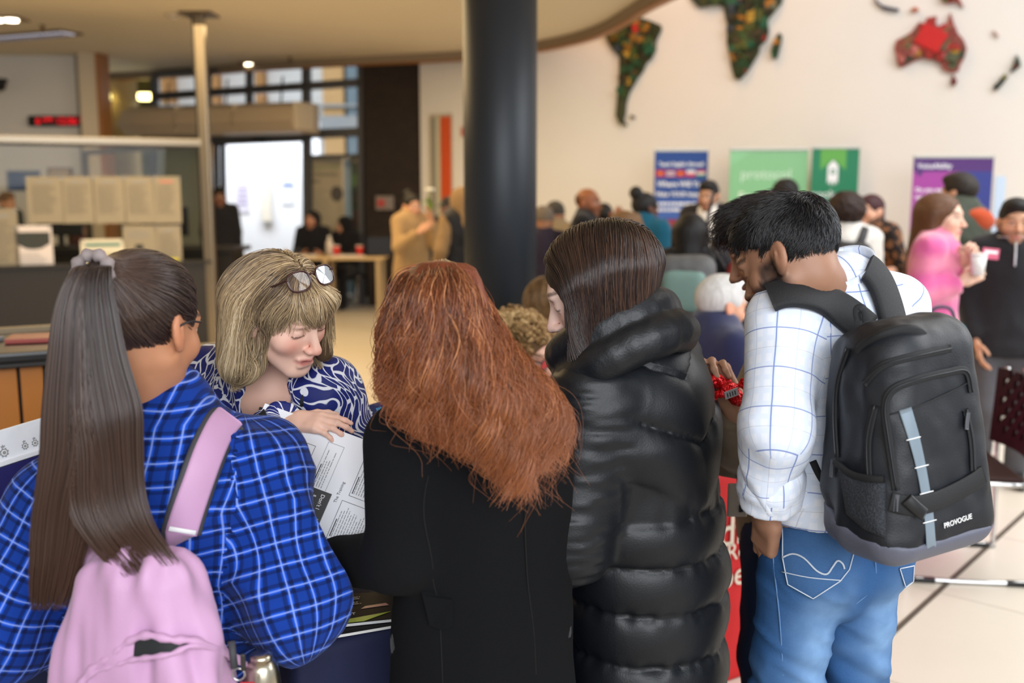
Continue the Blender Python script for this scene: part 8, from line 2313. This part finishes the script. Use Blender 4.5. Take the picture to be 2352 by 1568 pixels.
def txt_right(s, size, px, py, m, bold=0.01):
    """lettering whose right part ends at a given place on the cloth front"""
    x, z = front_x(px, py)
    t = text('lettering', s, size, m, rt_, tl(0, 0, 0), bold)
    w = max(v.co.x for v in t.data.vertices)
    return t, x, z, w
x, z = front_x(1650, 1256); t = text('lettering', 'Bedfordshire', 0.145, LET, rt_, tl(0, 0, 0), 0.008); o2 = text('x', 'Be', 0.145, LET, rt_, tl(0, 0, 0), 0.008); wbe = max(v.co.x for v in o2.data.vertices); bpy.data.objects.remove(o2)
t.matrix_local = Mr(x - wbe - 0.008, z)
x, z = front_x(1665, 1288); text('lettering', 'Research', 0.085, LET, rt_, Mr(x, z), 0.004)
x, z = front_x(1652, 1352); text('lettering', 'bedsSU', 0.115, LET, rt_, Mr(x - 0.0, z), 0.006)
for k, (px, py, w_, d_, c, rz, lab) in enumerate(((1636, 1032, 0.22, 0.16, (236, 226, 226), 0.2, 'white leaflet on the red table, partly behind the padded coat'), (1640, 1066, 0.12, 0.08, (222, 176, 60), -0.2, 'yellow and orange leaflet at the front of the red table'), (1628, 1050, 0.1, 0.07, (226, 120, 150), 0.5, 'pink card on the red table between the leaflets'))):
    p_ = PZ(px, py, 0.757); lf = box('leaflet', (0, 0, 0.003), (w_, d_, 0.006), mat('paper_%d' % k, c, 0.5, var=0.2, scale=20), None, 0.001)
    lf.location = tuple(p_ + UP * (0.0 + 0.0 * k)); lf.rotation_euler = (0, 0, 0.55 + rz); tag(lf, lab, 'leaflet')

# sweets in the hand of the man in taupe
RFOIL = mat('foil_red', (206, 16, 24), 0.22, 0.55, var=0.3, scale=140, bmp=0.9, bscale=170)
for k, (px, py, Y_, rz, lab) in enumerate(((1648, 876, 2.15, 0.5, 'red foil wrapped sweet at the top of the handful'), (1672, 896, 2.13, -0.3, 'red foil wrapped sweet with a silver label in the middle of the handful'), (1690, 912, 2.16, 0.9, 'red foil wrapped sweet at the lower right of the handful'))):
    c = P(px, py, Y_); s_ = empty('sweet', c, 0); s_.rotation_euler = (0.2, rz, 0.2); tag(s_, lab, 'sweet')
    v, f = Vol([EL((0, 0, 0), (0.024, 0.015, 0.017)), (RC((0.02, 0, 0), (0.030, 0, 0), 0.006, 0.005), 0.006), (RC((-0.02, 0, 0), (-0.030, 0, 0), 0.006, 0.005), 0.006), (EL((0.040, 0, 0), (0.010, 0.012, 0.016)), 0.006), (EL((-0.040, 0, 0), (0.010, 0.012, 0.016)), 0.006)], 0.0028, 0.004).mesh()
    v = v + vnormals(v, f) * (0.0030 * noise3(v, 160) * 2)[:, None]
    np_obj('wrapper', v, f, RFOIL, s_, smooth=False)
    if k == 1:
        lb_ = prism('label', rect(-0.016, 0.016, -0.010, 0.008), 0.002, mat('foil_silver', (206, 208, 214), 0.3, 0.5), s_, tl(0, -0.0155, 0))
        for q_ in range(4): box('label_mark', (-0.010 + 0.006 * q_, -0.0185, -0.001), (0.002, 0.001, 0.010), INK, s_, 0)
# phone-like tag at his hip
tg = P(1694, 1148, 2.36); ph = empty('bag_tag', tg); tag(ph, 'beige plastic tag with a dark slot hanging at the hip of the man in taupe', 'tag')
box('plate', (0, 0, 0), (0.05, 0.008, 0.085), mat('tag_beige', (150, 136, 122), 0.4), ph, 0.004); box('slot', (0.008, -0.005, -0.02), (0.010, 0.004, 0.018), BLACKP, ph, 0.001)
tube('strap', [(0, 0.004, 0.04), (0.0, 0.02, 0.10)], 0.003, BLACKP, ph, 6)
# ------------------------------------------------------------------ the big black backpack
def proj_frame(c, f2d, tilt):
    f = nrm(V(f2d[0], f2d[1], 0)); bx = V(f[1], -f[0], 0)
    bz = nrm(UP + f * tilt); by = np.cross(bz, bx)
    return bx, by, bz
bx, by, bz = proj_frame(None, (-0.45, 0.89), 0.06)
bz = nrm(bz - bx * 0.05); bx = np.cross(by, bz)
bc = P(2076, 992, 1.78)
BM = frame_m(bc, bx, by, bz)
NYL = mat('pack_nylon', (22, 25, 31), 0.48, var=0.08, scale=18, bmp=0.15, bscale=420, spec=0.45)
NYL2 = mat('pack_webbing', (17, 18, 21), 0.7, var=0.05, bmp=0.3, bscale=700)
GREYN = mat('pack_grey_nylon', (92, 94, 108), 0.55, var=0.06, bmp=0.15, bscale=420)
bag = empty_m('backpack', BM); tag(bag, 'large black backpack with a grey base and reflective strip on the bearded man', 'backpack')
main_p = [BX((0, -0.015, 0.0), (0.130, 0.080, 0.215), 0.06, None, 0.13), (BX((0.005, 0.062, -0.045), (0.112, 0.042, 0.160), 0.038, None, 0.10), 0.012), (BX((0.0, 0.03, 0.030), (0.118, 0.072, 0.168), 0.05, None, 0.15), 0.015)]
def wp(prims): return prims
v, f = Vol(main_p, 0.006, 0.015).mesh()
v = smooth_v(v, f, 1); n_ = vnormals(v, f)
side = np.clip(np.abs(v[:, 0]) / 0.13 - 0.6, 0, 1)
v = v + n_ * (0.004 * (1 - 4 * np.abs(noise3(v * V(1, 1, 0.6), 17))) * (0.35 + side) + 0.003 * noise3(v, 42))[:, None]
body = np_obj('pack_body', v, f, NYL, bag)
# grey base: the same shape a touch larger, kept below a slanted line
def inflate(prims, d): return [((BX(p.c, p.h + d, p.r + d, None, p.taper), k) if k else BX(p.c, p.h + d, p.r + d, None, p.taper)) for p, k in [(q[0], q[1]) if isinstance(q, tuple) else (q, 0) for q in prims]]
v, f = Vol(inflate(main_p, 0.004) + [('clip', V(0, 0, -0.150), V(0.0, -0.2, 1))], 0.006, 0.015).mesh()
np_obj('base_panel', smooth_v(v, f, 1), f, GREYN, bag)
class WVol:
    """a volume in the bag's frame, sampled with world points"""
    def __init__(s, prims, M, h=0.008, k=0.015):
        s.v = Vol(prims, h, k, full=True, pad=0.06); s.M = np.array(M); s.I = np.linalg.inv(s.M)
    def loc(s, p): return p @ s.I[:3, :3].T + s.I[:3, 3]
    def sample(s, p): return s.v.sample(s.loc(np.asarray(p)))
    def grad(s, p): return s.v.grad(s.loc(np.asarray(p))) @ s.M[:3, :3].T
wb = WVol(main_p, BM)
def bag_pts(px, off, curved=True, n=5):
    p_ = smooth_path([V(*q) for q in px], n) if curved else np.array(dense([V(*q) for q in px], n))
    w = rayhit(wb, [(q[0], q[1]) for q in p_], 1.45, 2.1, off)
    return wb.loc(w), wb.v.grad(wb.loc(w))
def zip_line(px, name='zip'):
    q, g = bag_pts(px, 0.002); ribbon(name, q, g, 0.014, 0.003, NYL2, bag)
    tube('zip_teeth', q + g * 0.004, 0.0016, mat('zip_dark', (40, 42, 46), 0.4, 0.3), bag, 6)
zip_line([(1950, 800), (1925, 880), (1920, 960), (1925, 1050)])
zip_line([(2012, 930), (1996, 1010), (1998, 1100)])
zip_line([(1988, 880), (2030, 838), (2110, 815), (2180, 800)])
zip_line([(2058, 1125), (2042, 1010), (2034, 935), (2050, 895), (2100, 872), (2170, 855), (2215, 852), (2228, 900)])
zip_line([(2214, 940), (2228, 1010), (2232, 1080)])
for (px, py) in ((1921, 1055), (2216, 945), (2060, 1132)):
    q, g = bag_pts([(px, py), (px - 3, py + 22), (px - 4, py + 40)], 0.006)
    ribbon('zip_pull', q, g, 0.009, 0.003, mat('pull_grey', (70, 72, 78), 0.5), bag)
# reflective strip and its cross stitches, in two lengths under the compression strap
REFL = mat('reflective_grey', (128, 142, 154), 0.35, 0.2, var=0.08)
q, g = bag_pts([(2077, 938), (2098, 1010), (2114, 1080), (2126, 1150), (2132, 1200), (2136, 1258)], 0.002)
ribbon('reflective_strip', q, g, 0.022, 0.0022, REFL, bag)
for (x, y) in ((2094, 1006), (2112, 1070), (2123, 1130), (2130, 1196)):
    q, g = bag_pts([(x - 15, y + 4), (x, y), (x + 15, y - 4)], 0.005, True, 3); tube('strip_stitch', q, 0.0011, WHITEPRINT, bag, 5)
q, g = bag_pts([(2046, 1150), (2090, 1160), (2140, 1150), (2190, 1128), (2230, 1105), (2252, 1088)], 0.004)
ribbon('compression_strap', q, g, 0.034, 0.005, NYL2, bag)
q, g = bag_pts([(2076, 1142), (2092, 1160), (2110, 1178)], 0.010); ribbon('strap_buckle', q, g, 0.022, 0.006, BLACKP, bag)
# panel line across the pocket, side mesh pocket
q, g = bag_pts([(2040, 952), (2100, 935), (2170, 905), (2222, 878)], 0.002); tube('panel_seam', q, 0.0016, NYL2, bag, 6)
MESHM, nt, b = nodes_of('pack_mesh')
vo = nt.nodes.new('ShaderNodeTexVoronoi'); vo.inputs['Scale'].default_value = 330; nt.links.new(coord(nt), vo.inputs['Vector'])
nt.links.new(mix_col(nt, vo.outputs['Distance'], lin((8, 9, 11)), lin((52, 56, 64))), b.inputs['Base Color']); b.inputs['Roughness'].default_value = 0.8; bump(nt, b, vo.outputs['Distance'], 0.6, 0.002)
class WPatch: pass
def bag_patch(name, poly, m, off, n=6):
    poly = [V(*q) for q in poly]; ring = dense(poly, n, True); c = np.mean(poly, 0); N = len(ring); vs = []
    for sc, o_ in ((1.0, -0.012), (1.0, off), (0.95, off + 0.003), (0.66, off + 0.006), (0.33, off + 0.007)):
        vs += list(wb.loc(rayhit(wb, [tuple(c + (q - c) * sc) for q in ring], 1.45, 2.1, o_)))
    vs.append(wb.loc(rayhit(wb, [tuple(c)], 1.45, 2.1, off + 0.007))[0])
    fs = [(k * N + i, k * N + (i + 1) % N, (k + 1) * N + (i + 1) % N, (k + 1) * N + i) for k in range(4) for i in range(N)] + [(4 * N + i, 4 * N + (i + 1) % N, 5 * N) for i in range(N)]
    return mesh_obj(name, vs, fs, m, bag)
bag_patch('mesh_pocket', [(1930, 1060), (1960, 1086), (2000, 1098), (2034, 1100), (2036, 1235), (1990, 1215), (1950, 1180)], MESHM, 0.006)
q, g = bag_pts([(1929, 1058), (1960, 1084), (2000, 1096), (2036, 1098)], 0.010); ribbon('pocket_hem', q, g, 0.012, 0.004, NYL2, bag)
# name lettering
w0, w1 = rayhit(wb, [(2163, 1212), (2227, 1189)], 1.45, 2.1, 0.0035)
g0 = wb.grad(np.array([(w0 + w1) / 2]))[0]; xd = nrm(w1 - w0); zd = nrm(g0 - xd * (g0 @ xd)); yd = np.cross(zd, xd)
tx_ = text('lettering', 'PROVOGUE', 0.03, WHITEPRINT, bag, tl(0, 0, 0), 0.0, 0.0006)
ww = max(v.co.x for v in tx_.data.vertices); k_ = np.linalg.norm(w1 - w0) / ww
tx_.matrix_local = BM.inverted() @ frame_m(w0 + zd * 0.0015, xd * k_, yd * k_, zd)
# padded carry handle and hanging loop
hl_ = [P(1978, 830, 1.745), P(1994, 800, 1.725), P(2030, 780, 1.70), P(2072, 770, 1.695), P(2104, 774, 1.70), P(2118, 790, 1.73)]
q = smooth_path([wb.loc(np.array([p_]))[0] for p_ in hl_], 5)
ribbon('carry_handle', q, np.tile(V(0, 0.8, 0.6), (len(q), 1)), 0.034, 0.013, NYL2, bag)
q = smooth_path([wb.loc(np.array([P(x, y, 1.80)]))[0] for x, y in ((1972, 738), (1968, 712), (1980, 706), (1988, 720), (1990, 740))], 4)
ribbon('hanging_loop', q, np.tile(V(0.3, 1, 0), (len(q), 1)), 0.014, 0.003, NYL2, bag)
# shoulder straps over the shirt, thin webbing below
IB = np.linalg.inv(np.array(BM))
def strap(name, px, w, th, m, off=0.004, extra=None, Y=(1.5, 2.3), n=5):
    p_ = smooth_path([V(*q) for q in px], n)
    q = rayhit(vs5, [(a[0], a[1]) for a in p_], Y[0], Y[1], off)
    g = vs5.grad(q)
    for _ in range(4): q[1:-1] = q[1:-1] * 0.5 + (q[:-2] + q[2:]) * 0.25; g[1:-1] = g[1:-1] * 0.5 + (g[:-2] + g[2:]) * 0.25
    if extra is not None: q = np.concatenate([[extra], q]); g = np.concatenate([[g[0]], g])
    return ribbon(name, q @ IB[:3, :3].T + IB[:3, 3], g @ IB[:3, :3].T, w, th, m, bag)
PADS = mat('strap_pad', (24, 25, 28), 0.65, var=0.06, bmp=0.4, bscale=620)
strap('shoulder_strap', [(1985, 758), (1940, 722), (1890, 694), (1840, 680), (1800, 680), (1772, 690)], 0.066, 0.014, PADS, 0.005)
strap('shoulder_strap', [(2042, 740), (2032, 700), (2018, 660), (2000, 632), (1985, 620)], 0.072, 0.014, PADS, 0.005)
strap('webbing_strap', [(1866, 1056), (1880, 1086), (1896, 1112), (1912, 1134), (1928, 1152)], 0.014, 0.003, NYL2, 0.006)

# ------------------------------------------------------------------ the pink backpack
b1x, b1y, b1z = proj_frame(None, (0.20, 0.98), 0.02)
pc_ = P(328, 1450, 1.515)
PM = frame_m(pc_, b1x, b1y, b1z)
PINKB = mat('pack_pink', (192, 148, 184), 0.55, var=0.08, scale=14, bmp=0.12, bscale=380, sheen=0.2)
PDARK = mat('pack_pink_trim', (58, 58, 62), 0.7)
pb = empty_m('backpack', PM); tag(pb, 'soft lilac pink backpack with grey edged straps on the girl in plaid', 'backpack')
pp = [BX((0, 0, -0.02), (0.126, 0.070, 0.168), 0.055, None, 0.22), (EL((0.0, 0.045, -0.10), (0.135, 0.055, 0.11)), 0.03)]
v, f = Vol(pp, 0.006, 0.03).mesh(); v = smooth_v(v, f, 1); n_ = vnormals(v, f)
v = v + n_ * (0.013 * noise3(v * V(1.0, 1.0, 0.16), 42) * 2 * np.clip((v[:, 2] + 0.2) / 0.1, 0, 1) + 0.010 * noise3(v * V(1, 1, 0.5), 16) * 2)[:, None]
np_obj('pack_body', v, f, PINKB, pb)
wpk = WVol(pp, PM, 0.008, 0.03)
def pink_pts(px, off, n=5):
    p_ = smooth_path([V(*q) for q in px], n); w = rayhit(wpk, [(q[0], q[1]) for q in p_], 1.2, 1.8, off)
    return wpk.loc(w), wpk.v.grad(wpk.loc(w))
# dark mouth of the pocket under a gathered lip
up_ = [(190, 1568), (220, 1530), (262, 1502), (300, 1470), (345, 1455), (395, 1466), (440, 1470), (500, 1495), (556, 1530)]
lo_ = [(190, 1572), (222, 1540), (268, 1524), (305, 1512), (345, 1506), (395, 1498), (440, 1480), (500, 1500), (556, 1533)]
qa, ga = pink_pts(up_, 0.004); qb, gb = pink_pts(lo_, 0.005)
N_ = len(qa)
mesh_obj('pocket_opening', list(qa) + list(qb) + list(qa - ga * 0.01) + list(qb - gb * 0.01), [(i, i + 1, N_ + i + 1, N_ + i) for i in range(N_ - 1)] + [(2 * N_ + i, 3 * N_ + i, 3 * N_ + i + 1, 2 * N_ + i + 1) for i in range(N_ - 1)], mat('pocket_black', (22, 26, 28), 0.7), pb)
for nm, q, g, r_ in (('flap_lip', qa, ga, 0.006), ('pocket_hem', qb, gb, 0.0045)):
    vs, fs = tube_mesh(q + g * 0.003, [r_ * (1 + 0.25 * math.sin(k * 1.7)) for k in range(len(q))], 10); mesh_obj(nm, vs, fs, PINKB, pb)
IP = np.linalg.inv(np.array(PM))
for px, tagp, nm in (([(520, 968), (500, 985), (478, 1030), (455, 1090), (435, 1150), (418, 1210), (410, 1250)], (434, 1252), 'R'), ([(168, 1072), (175, 1110), (190, 1170), (205, 1230), (222, 1292)], (226, 1284), 'L')):
    p_ = smooth_path([V(*q) for q in px], 5); q = rayhit(vp1, [(a[0], a[1]) for a in p_], 1.3, 2.2, 0.006); g = vp1.grad(q)
    for _ in range(4): q[1:-1] = q[1:-1] * 0.5 + (q[:-2] + q[2:]) * 0.25; g[1:-1] = g[1:-1] * 0.5 + (g[:-2] + g[2:]) * 0.25
    ql, gl = q @ IP[:3, :3].T + IP[:3, 3], g @ IP[:3, :3].T
    ql[-3:] = ql[-3:] + V(0, 0.02, 0)
    ribbon('strap_edge', ql, gl, 0.066, 0.006, PDARK, pb); ribbon('shoulder_strap', ql + gl * 0.003, gl, 0.052, 0.009, PINKB, pb)
    c = ql[-6] + gl[-6] * 0.014; s_ = nrm(np.cross(nrm(ql[-5] - ql[-7]), gl[-6]))
    ribbon('white_tag', [c - s_ * 0.022, c, c + s_ * 0.022], [gl[-3]] * 3, 0.008, 0.002, WHITEPRINT, pb)
# bottle in the side pocket, key clip
bo = P(602, 1568, 1.56); bt = empty('water_bottle', bo - UP * 0.15); tag(bt, 'brushed steel water bottle in the side pocket of the pink backpack', 'bottle')
STB = mat('bottle_steel', (190, 180, 160), 0.28, 1.0, var=0.05)
lathe('bottle_body', [(0.030, 0.0), (0.031, 0.02), (0.031, 0.150), (0.027, 0.180), (0.018, 0.196)], STB, bt, 28)
lathe('bottle_cap', [(0.019, 0.190), (0.019, 0.200), (0.012, 0.204)], STB, bt, 24)
kc = P(548, 1548, 1.47); kr = empty('key_ring', kc); tag(kr, 'metal clip with a red tag hanging from the pink backpack', 'key ring')
tube('ring', [(0.010 * math.cos(t), 0, 0.010 * math.sin(t)) for t in np.linspace(0, 6.28, 17)[:-1]], 0.0018, CHROME, kr, 8, True)
box('clip', (0.008, 0, 0.02), (0.008, 0.006, 0.028), mat('clip_gun', (80, 78, 76), 0.3, 0.8), kr, 0.002)
box('red_tag', (0.014, -0.004, -0.026), (0.024, 0.004, 0.030), mat('tag_red', (190, 40, 44), 0.4), kr, 0.003)
tube('webbing', [(-0.012, 0.01, 0.05), (-0.006, 0, 0.01)], 0.006, PDARK, kr, 6)

# ------------------------------------------------------------------ navy table, booklets, held papers, displays
NAVYC = mat('cloth_navy', (22, 28, 62), 0.8, var=0.08, scale=12)
nc = V(-0.347, 1.91, 0) - TX * 0.10
nt_ = cloth_table('cloth_table', nc, 1.15, 0.52, 0.75, NAVYC, 'table under a navy cloth in front of the woman with the blonde bob')
BOOK = mat('booklet_dark', (24, 21, 23), 0.6, var=0.25, scale=12, spec=0.2)
BLIM = mat('booklet_lime', (164, 196, 40), 0.4, var=0.2)
for k, (px, py, rz, lab) in enumerate(((832, 1408, 0.05, 'dark booklet at the bottom of the pile on the navy table'), (828, 1400, -0.10, 'dark booklet with white print and a lime corner on top of the pile'))):
    p_ = PZ(px, py, 0.765); bk = empty('booklet', (p_[0], p_[1], 0.7535 + 0.009 * k), 0.35 + rz); tag(bk, lab, 'booklet')
    box('pages', (0, 0, 0.004), (0.21, 0.148, 0.006), PAPER, bk, 0.0005); box('cover', (0, 0, 0.008), (0.212, 0.15, 0.0015), BOOK, bk, 0.0003)
    if k:
        lines_on(bk, tl(-0.09, 0.05, 0.0092), 0.10, 6, 0, 0.009, 0.003, WHITEPRINT, seed=21)
        prism('lime_graphic', [(-0.105, -0.074), (0.0, -0.074), (0.06, -0.04), (-0.02, -0.055)], 0.0006, BLIM, bk, tl(0, 0, 0.0096) @ Matrix.Rotation(-math.pi / 2, 4, 'X') @ Matrix.Diagonal((1, 1, -1, 1)) if False else tl(0, 0, 0.0094) @ Matrix.Rotation(math.pi / 2, 4, 'X').inverted())
        text('lettering', 'ARAT', 0.014, WHITEPRINT, bk, tl(-0.055, -0.036, 0.0093), 0.0, 0.0003, space=1.3)
        prism('photo', [(0.0, 0.0), (0.06, 0.006), (0.055, 0.018), (0.01, 0.012)], 0.0006, mat('photo_pink', (196, 140, 130), 0.4), bk, tl(0.0, -0.012, 0.0094) @ Matrix.Rotation(math.pi / 2, 4, 'X').inverted())

def quad_frame(o, xe, ye):
    x = nrm(xe - o); y = (ye - o) - x * ((ye - o) @ x); return x, nrm(y), np.cross(x, nrm(y))
pA, pB, pD = P(600, 945, 1.985), P(908, 1105, 1.91), P(503, 1152, 1.90)
px_, yv = nrm(pA - pD), None
dn = nrm((pB - pA) - px_ * ((pB - pA) @ px_)); py_ = -dn; pz_ = np.cross(px_, py_)
PW, PH = 0.215, 0.302
pg = empty_m('information_sheet', frame_m(pD, px_, py_, pz_)); tag(pg, 'large white printed sheet held between the girl in plaid and the red haired woman', 'paper')
def page(px, py):
    d = ray(px, py); o_ = V(0, 0, CAMZ); t = ((pD - o_) @ pz_) / (d @ pz_); q = o_ + d * t - pD
    return float(q @ px_), float(q @ py_)
bm = bmesh.new(); G_ = [[bm.verts.new((PW * i / 8, -PH * j / 10, 0.0)) for j in range(11)] for i in range(9)]; G2_ = [[bm.verts.new((PW * i / 8, -PH * j / 10, -0.0008)) for j in range(11)] for i in range(9)]
for i in range(8):
    for j in range(10):
        bm.faces.new((G_[i][j], G_[i][j + 1], G_[i + 1][j + 1], G_[i + 1][j])); bm.faces.new((G2_[i][j], G2_[i + 1][j], G2_[i + 1][j + 1], G2_[i][j + 1]))
bm_obj('sheet', bm, mat('sheet_white', (240, 241, 246), 0.5, var=0.01), pg)
def outline(x0, x1, y0, y1, t, m):
    bm = bmesh.new()
    for (a, b_, c, d) in ((x0, x1, y0, y0 + t), (x0, x1, y1 - t, y1), (x0, x0 + t, y0, y1), (x1 - t, x1, y0, y1)):
        bm.faces.new([bm.verts.new(q) for q in ((a, c, 0.0006), (b_, c, 0.0006), (b_, d, 0.0006), (a, d, 0.0006))])
    return bm_obj('box_outline', bm, m, pg)
for k, (cs, m_) in enumerate((([(649, 982), (685, 995), (634, 1013), (668, 1045)], INKGREY), ([(695, 1013), (724, 1024), (673, 1064), (692, 1100)], INK), ([(755, 1014), (790, 1029), (711, 1117), (746, 1132)], INKGREY), ([(837, 1053), (880, 1070), (803, 1138), (841, 1153)], INK), ([(786, 1148), (870, 1185), (751, 1236), (830, 1262)], INK))):
    us = [page(*c) for c in cs]; x0, x1 = min(u[0] for u in us), max(u[0] for u in us); y0, y1 = min(u[1] for u in us), max(u[1] for u in us)
    y1 = min(y1, -0.004); x0 = max(x0, 0.004); x1 = min(x1, PW - 0.004)
    outline(x0, x1, y0, y1, 0.0009, m_)
    lines_on(pg, tl(x0 + 0.006, y1 - 0.009, 0.0), (x1 - x0) * 0.82, max(2, int((y1 - y0 - 0.010) / 0.0052)), 0, 0.0052, 0.0016, INKGREY, seed=30 + k, off=0.0006)
    box('heading', (x0 + (x1 - x0) * 0.3, y1 - 0.005, 0.0006), ((x1 - x0) * 0.45, 0.0018, 0.0003), INK, pg, 0)
x, y = page(772, 1155); text('lettering', 'The Training', 0.0085, INK, pg, tl(x, y, 0.0006), 0.0, 0.0002)
def crest(parent, M, s, m, m2):
    """a star-shaped badge: eight rays, ring and crown"""
    pts = [(s * (1.0 if i % 2 == 0 else 0.72) * math.cos(i * math.pi / 8 + 0.2), s * (1.0 if i % 2 == 0 else 0.72) * math.sin(i * math.pi / 8 + 0.2)) for i in range(16)]
    prism('badge_star', pts, s * 0.05, m, parent, M)
    prism('badge_ring', [(s * 0.55 * math.cos(t), s * 0.55 * math.sin(t)) for t in np.linspace(0, 6.0, 18)], s * 0.09, m2, parent, M)
    prism('badge_centre', [(s * 0.36 * math.cos(t), s * 0.36 * math.sin(t)) for t in np.linspace(0, 6.0, 14)], s * 0.13, m, parent, M)
    prism('badge_crown', [(-0.3 * s, 1.0 * s), (0.3 * s, 1.0 * s), (0.42 * s, 1.45 * s), (0.2 * s, 1.25 * s), (0, 1.6 * s), (-0.2 * s, 1.25 * s), (-0.42 * s, 1.45 * s)], s * 0.05, m, parent, M)
FLAT = Matrix.Rotation(-math.pi / 2, 4, 'X')
x, y = page(620, 967); crest(pg, tl(x, y, 0.0004) @ FLAT, 0.0075, INKGREY, PAPER)
# dark card lying on the sheet
us = [page(*c) for c in ((700, 1115), (755, 1140), (735, 1186), (690, 1190))]
cx0, cy0 = np.mean([u[0] for u in us]), np.mean([u[1] for u in us])
cdk = empty_m('card', pg.matrix_world @ tl(cx0 - 0.012, cy0, 0.002) @ Matrix.Rotation(math.pi, 4, 'Z')); tag(cdk, 'dark grey card with a lime frame lying on the white sheet', 'card')
bm = bmesh.new(); bm_box(bm, (0, 0, 0), (0.085, 0.054, 0.0016), bevel=0.0007); bm_obj('card_body', bm, mat('card_grey', (66, 66, 66), 0.5), cdk)
prism('lime_frame', [(0.0, -0.002), (0.02, -0.002), (0.02, 0.02), (0.0, 0.02)], 0.0005, mat('card_lime', (196, 214, 40), 0.5), cdk, tl(0.012, 0.002, 0.0014) @ FLAT)
text('lettering', "Don't l", 0.011, WHITEPRINT, cdk, tl(-0.036, 0.008, 0.0012), 0.01, 0.0002); text('lettering', 's', 0.011, WHITEPRINT, cdk, tl(-0.03, -0.006, 0.0012), 0.01, 0.0002)

# navy tabletop display behind the table ("BECOME...")
e0, e1, e2 = P(823, 938, 2.28), P(960, 896, 2.42), P(826, 1060, 2.26)
ex, ey, ez = quad_frame(e0, e1, e0 + (e0 - e2)); 
sd_ = empty_m('display_board', frame_m(e0, ex, ey, ez)); tag(sd_, 'navy display board with a white badge standing on the navy table', 'board')
HB = float(e0[2] - 0.745) / max(ey[2], 0.5)
NAVYP = mat('board_navy', (34, 40, 88), 0.45); CYAN = mat('board_cyan', (70, 170, 220), 0.5); BLUEP = mat('board_blue', (30, 70, 180), 0.5)
bm = bmesh.new(); bm_box(bm, (0.14, -HB / 2, -0.004), (0.28, HB, 0.008)); bm_obj('panel', bm, NAVYP, sd_)
crest(sd_, tl(0.026, -0.020, 0.0005) @ FLAT, 0.013, WHITEPRINT, NAVYP)
text('lettering', 'BECOME', 0.019, WHITEPRINT, sd_, tl(0.008, -0.054, 0.0006), 0.03, 0.0003)
prism('white_shape', [(0.008, -0.066), (0.12, -0.056), (0.12, -0.086), (0.05, -0.092)], 0.0006, WHITEPRINT, sd_, tl(0, 0, 0.0003) @ FLAT); prism('blue_shape', [(0.002, -0.070), (0.05, -0.092), (0.002, -0.092)], 0.0006, BLUEP, sd_, tl(0, 0, 0.0003) @ FLAT)
for k_ in range(3): prism('arrow_mark', [(0.05 + 0.006 * k_, -0.012), (0.054 + 0.006 * k_, -0.012), (0.057 + 0.006 * k_, -0.017), (0.054 + 0.006 * k_, -0.022), (0.05 + 0.006 * k_, -0.022), (0.053 + 0.006 * k_, -0.017)], 0.0005, CYAN, sd_, tl(0, 0, 0.0003) @ FLAT)
prism('blue_shape', [(0.002, -0.128), (0.05, -0.118), (0.05, -0.122), (0.002, -0.140)], 0.0006, BLUEP, sd_, tl(0, 0, 0.0003) @ FLAT)

# leaflet display at the far left on its own small table
st = cloth_table('cloth_table', V(-1.30, 1.86, 0), 0.44, 0.40, 0.75, NAVYC, 'small navy cloth table at the left edge under the leaflet display')
l0, l1 = P(-40, 1000, 2.02), P(130, 950, 2.16)
lx = nrm(l1 - l0); ly = nrm(UP - lx * (UP @ lx) - 0.25 * V(0, -1, 0)); ly = nrm(ly - lx * (ly @ lx)); lz = np.cross(lx, ly)
ld = empty_m('leaflet_display', frame_m(l0, lx, ly, lz)); tag(ld, 'white leaflet display with badges and a navy poster at the left edge', 'display')
HL = float(l0[2] - 0.76) / ly[2]
bm = bmesh.new(); bm_box(bm, (0.10, -HL / 2, -0.006), (0.26, HL, 0.010), bevel=0.002); bm_obj('back_board', bm, mat('display_white', (232, 234, 240), 0.4), ld)
bm = bmesh.new(); bm_box(bm, (0.10, -0.075 - (HL - 0.08) / 2, 0.006), (0.25, HL - 0.08, 0.006), bevel=0.001); bm_obj('navy_poster', bm, mat('poster_navy', (34, 32, 92), 0.4, var=0.25, scale=8), ld)
bm = bmesh.new(); bm_box(bm, (0.10, -0.069, 0.004), (0.26, 0.008, 0.012), bevel=0.001); bm_obj('holder_lip', bm, mat('display_white', (232, 234, 240), 0.4), ld)
for k_, x_ in enumerate((0.035, 0.082, 0.105)): crest(ld, tl(x_, -0.048, -0.0004) @ FLAT, 0.0085 if k_ else 0.011, INKGREY, PAPER)
crest(ld, tl(0.062, -0.125, 0.0095) @ FLAT, 0.018, mat('badge_silver', (196, 196, 206), 0.3, 0.5), mat('poster_navy', (34, 32, 92), 0.4))
text('lettering', 'WE ARE LO', 0.013, mat('print_yellow', (226, 222, 50), 0.5), ld, tl(0.082, -0.098, 0.0095), 0.02, 0.0003)
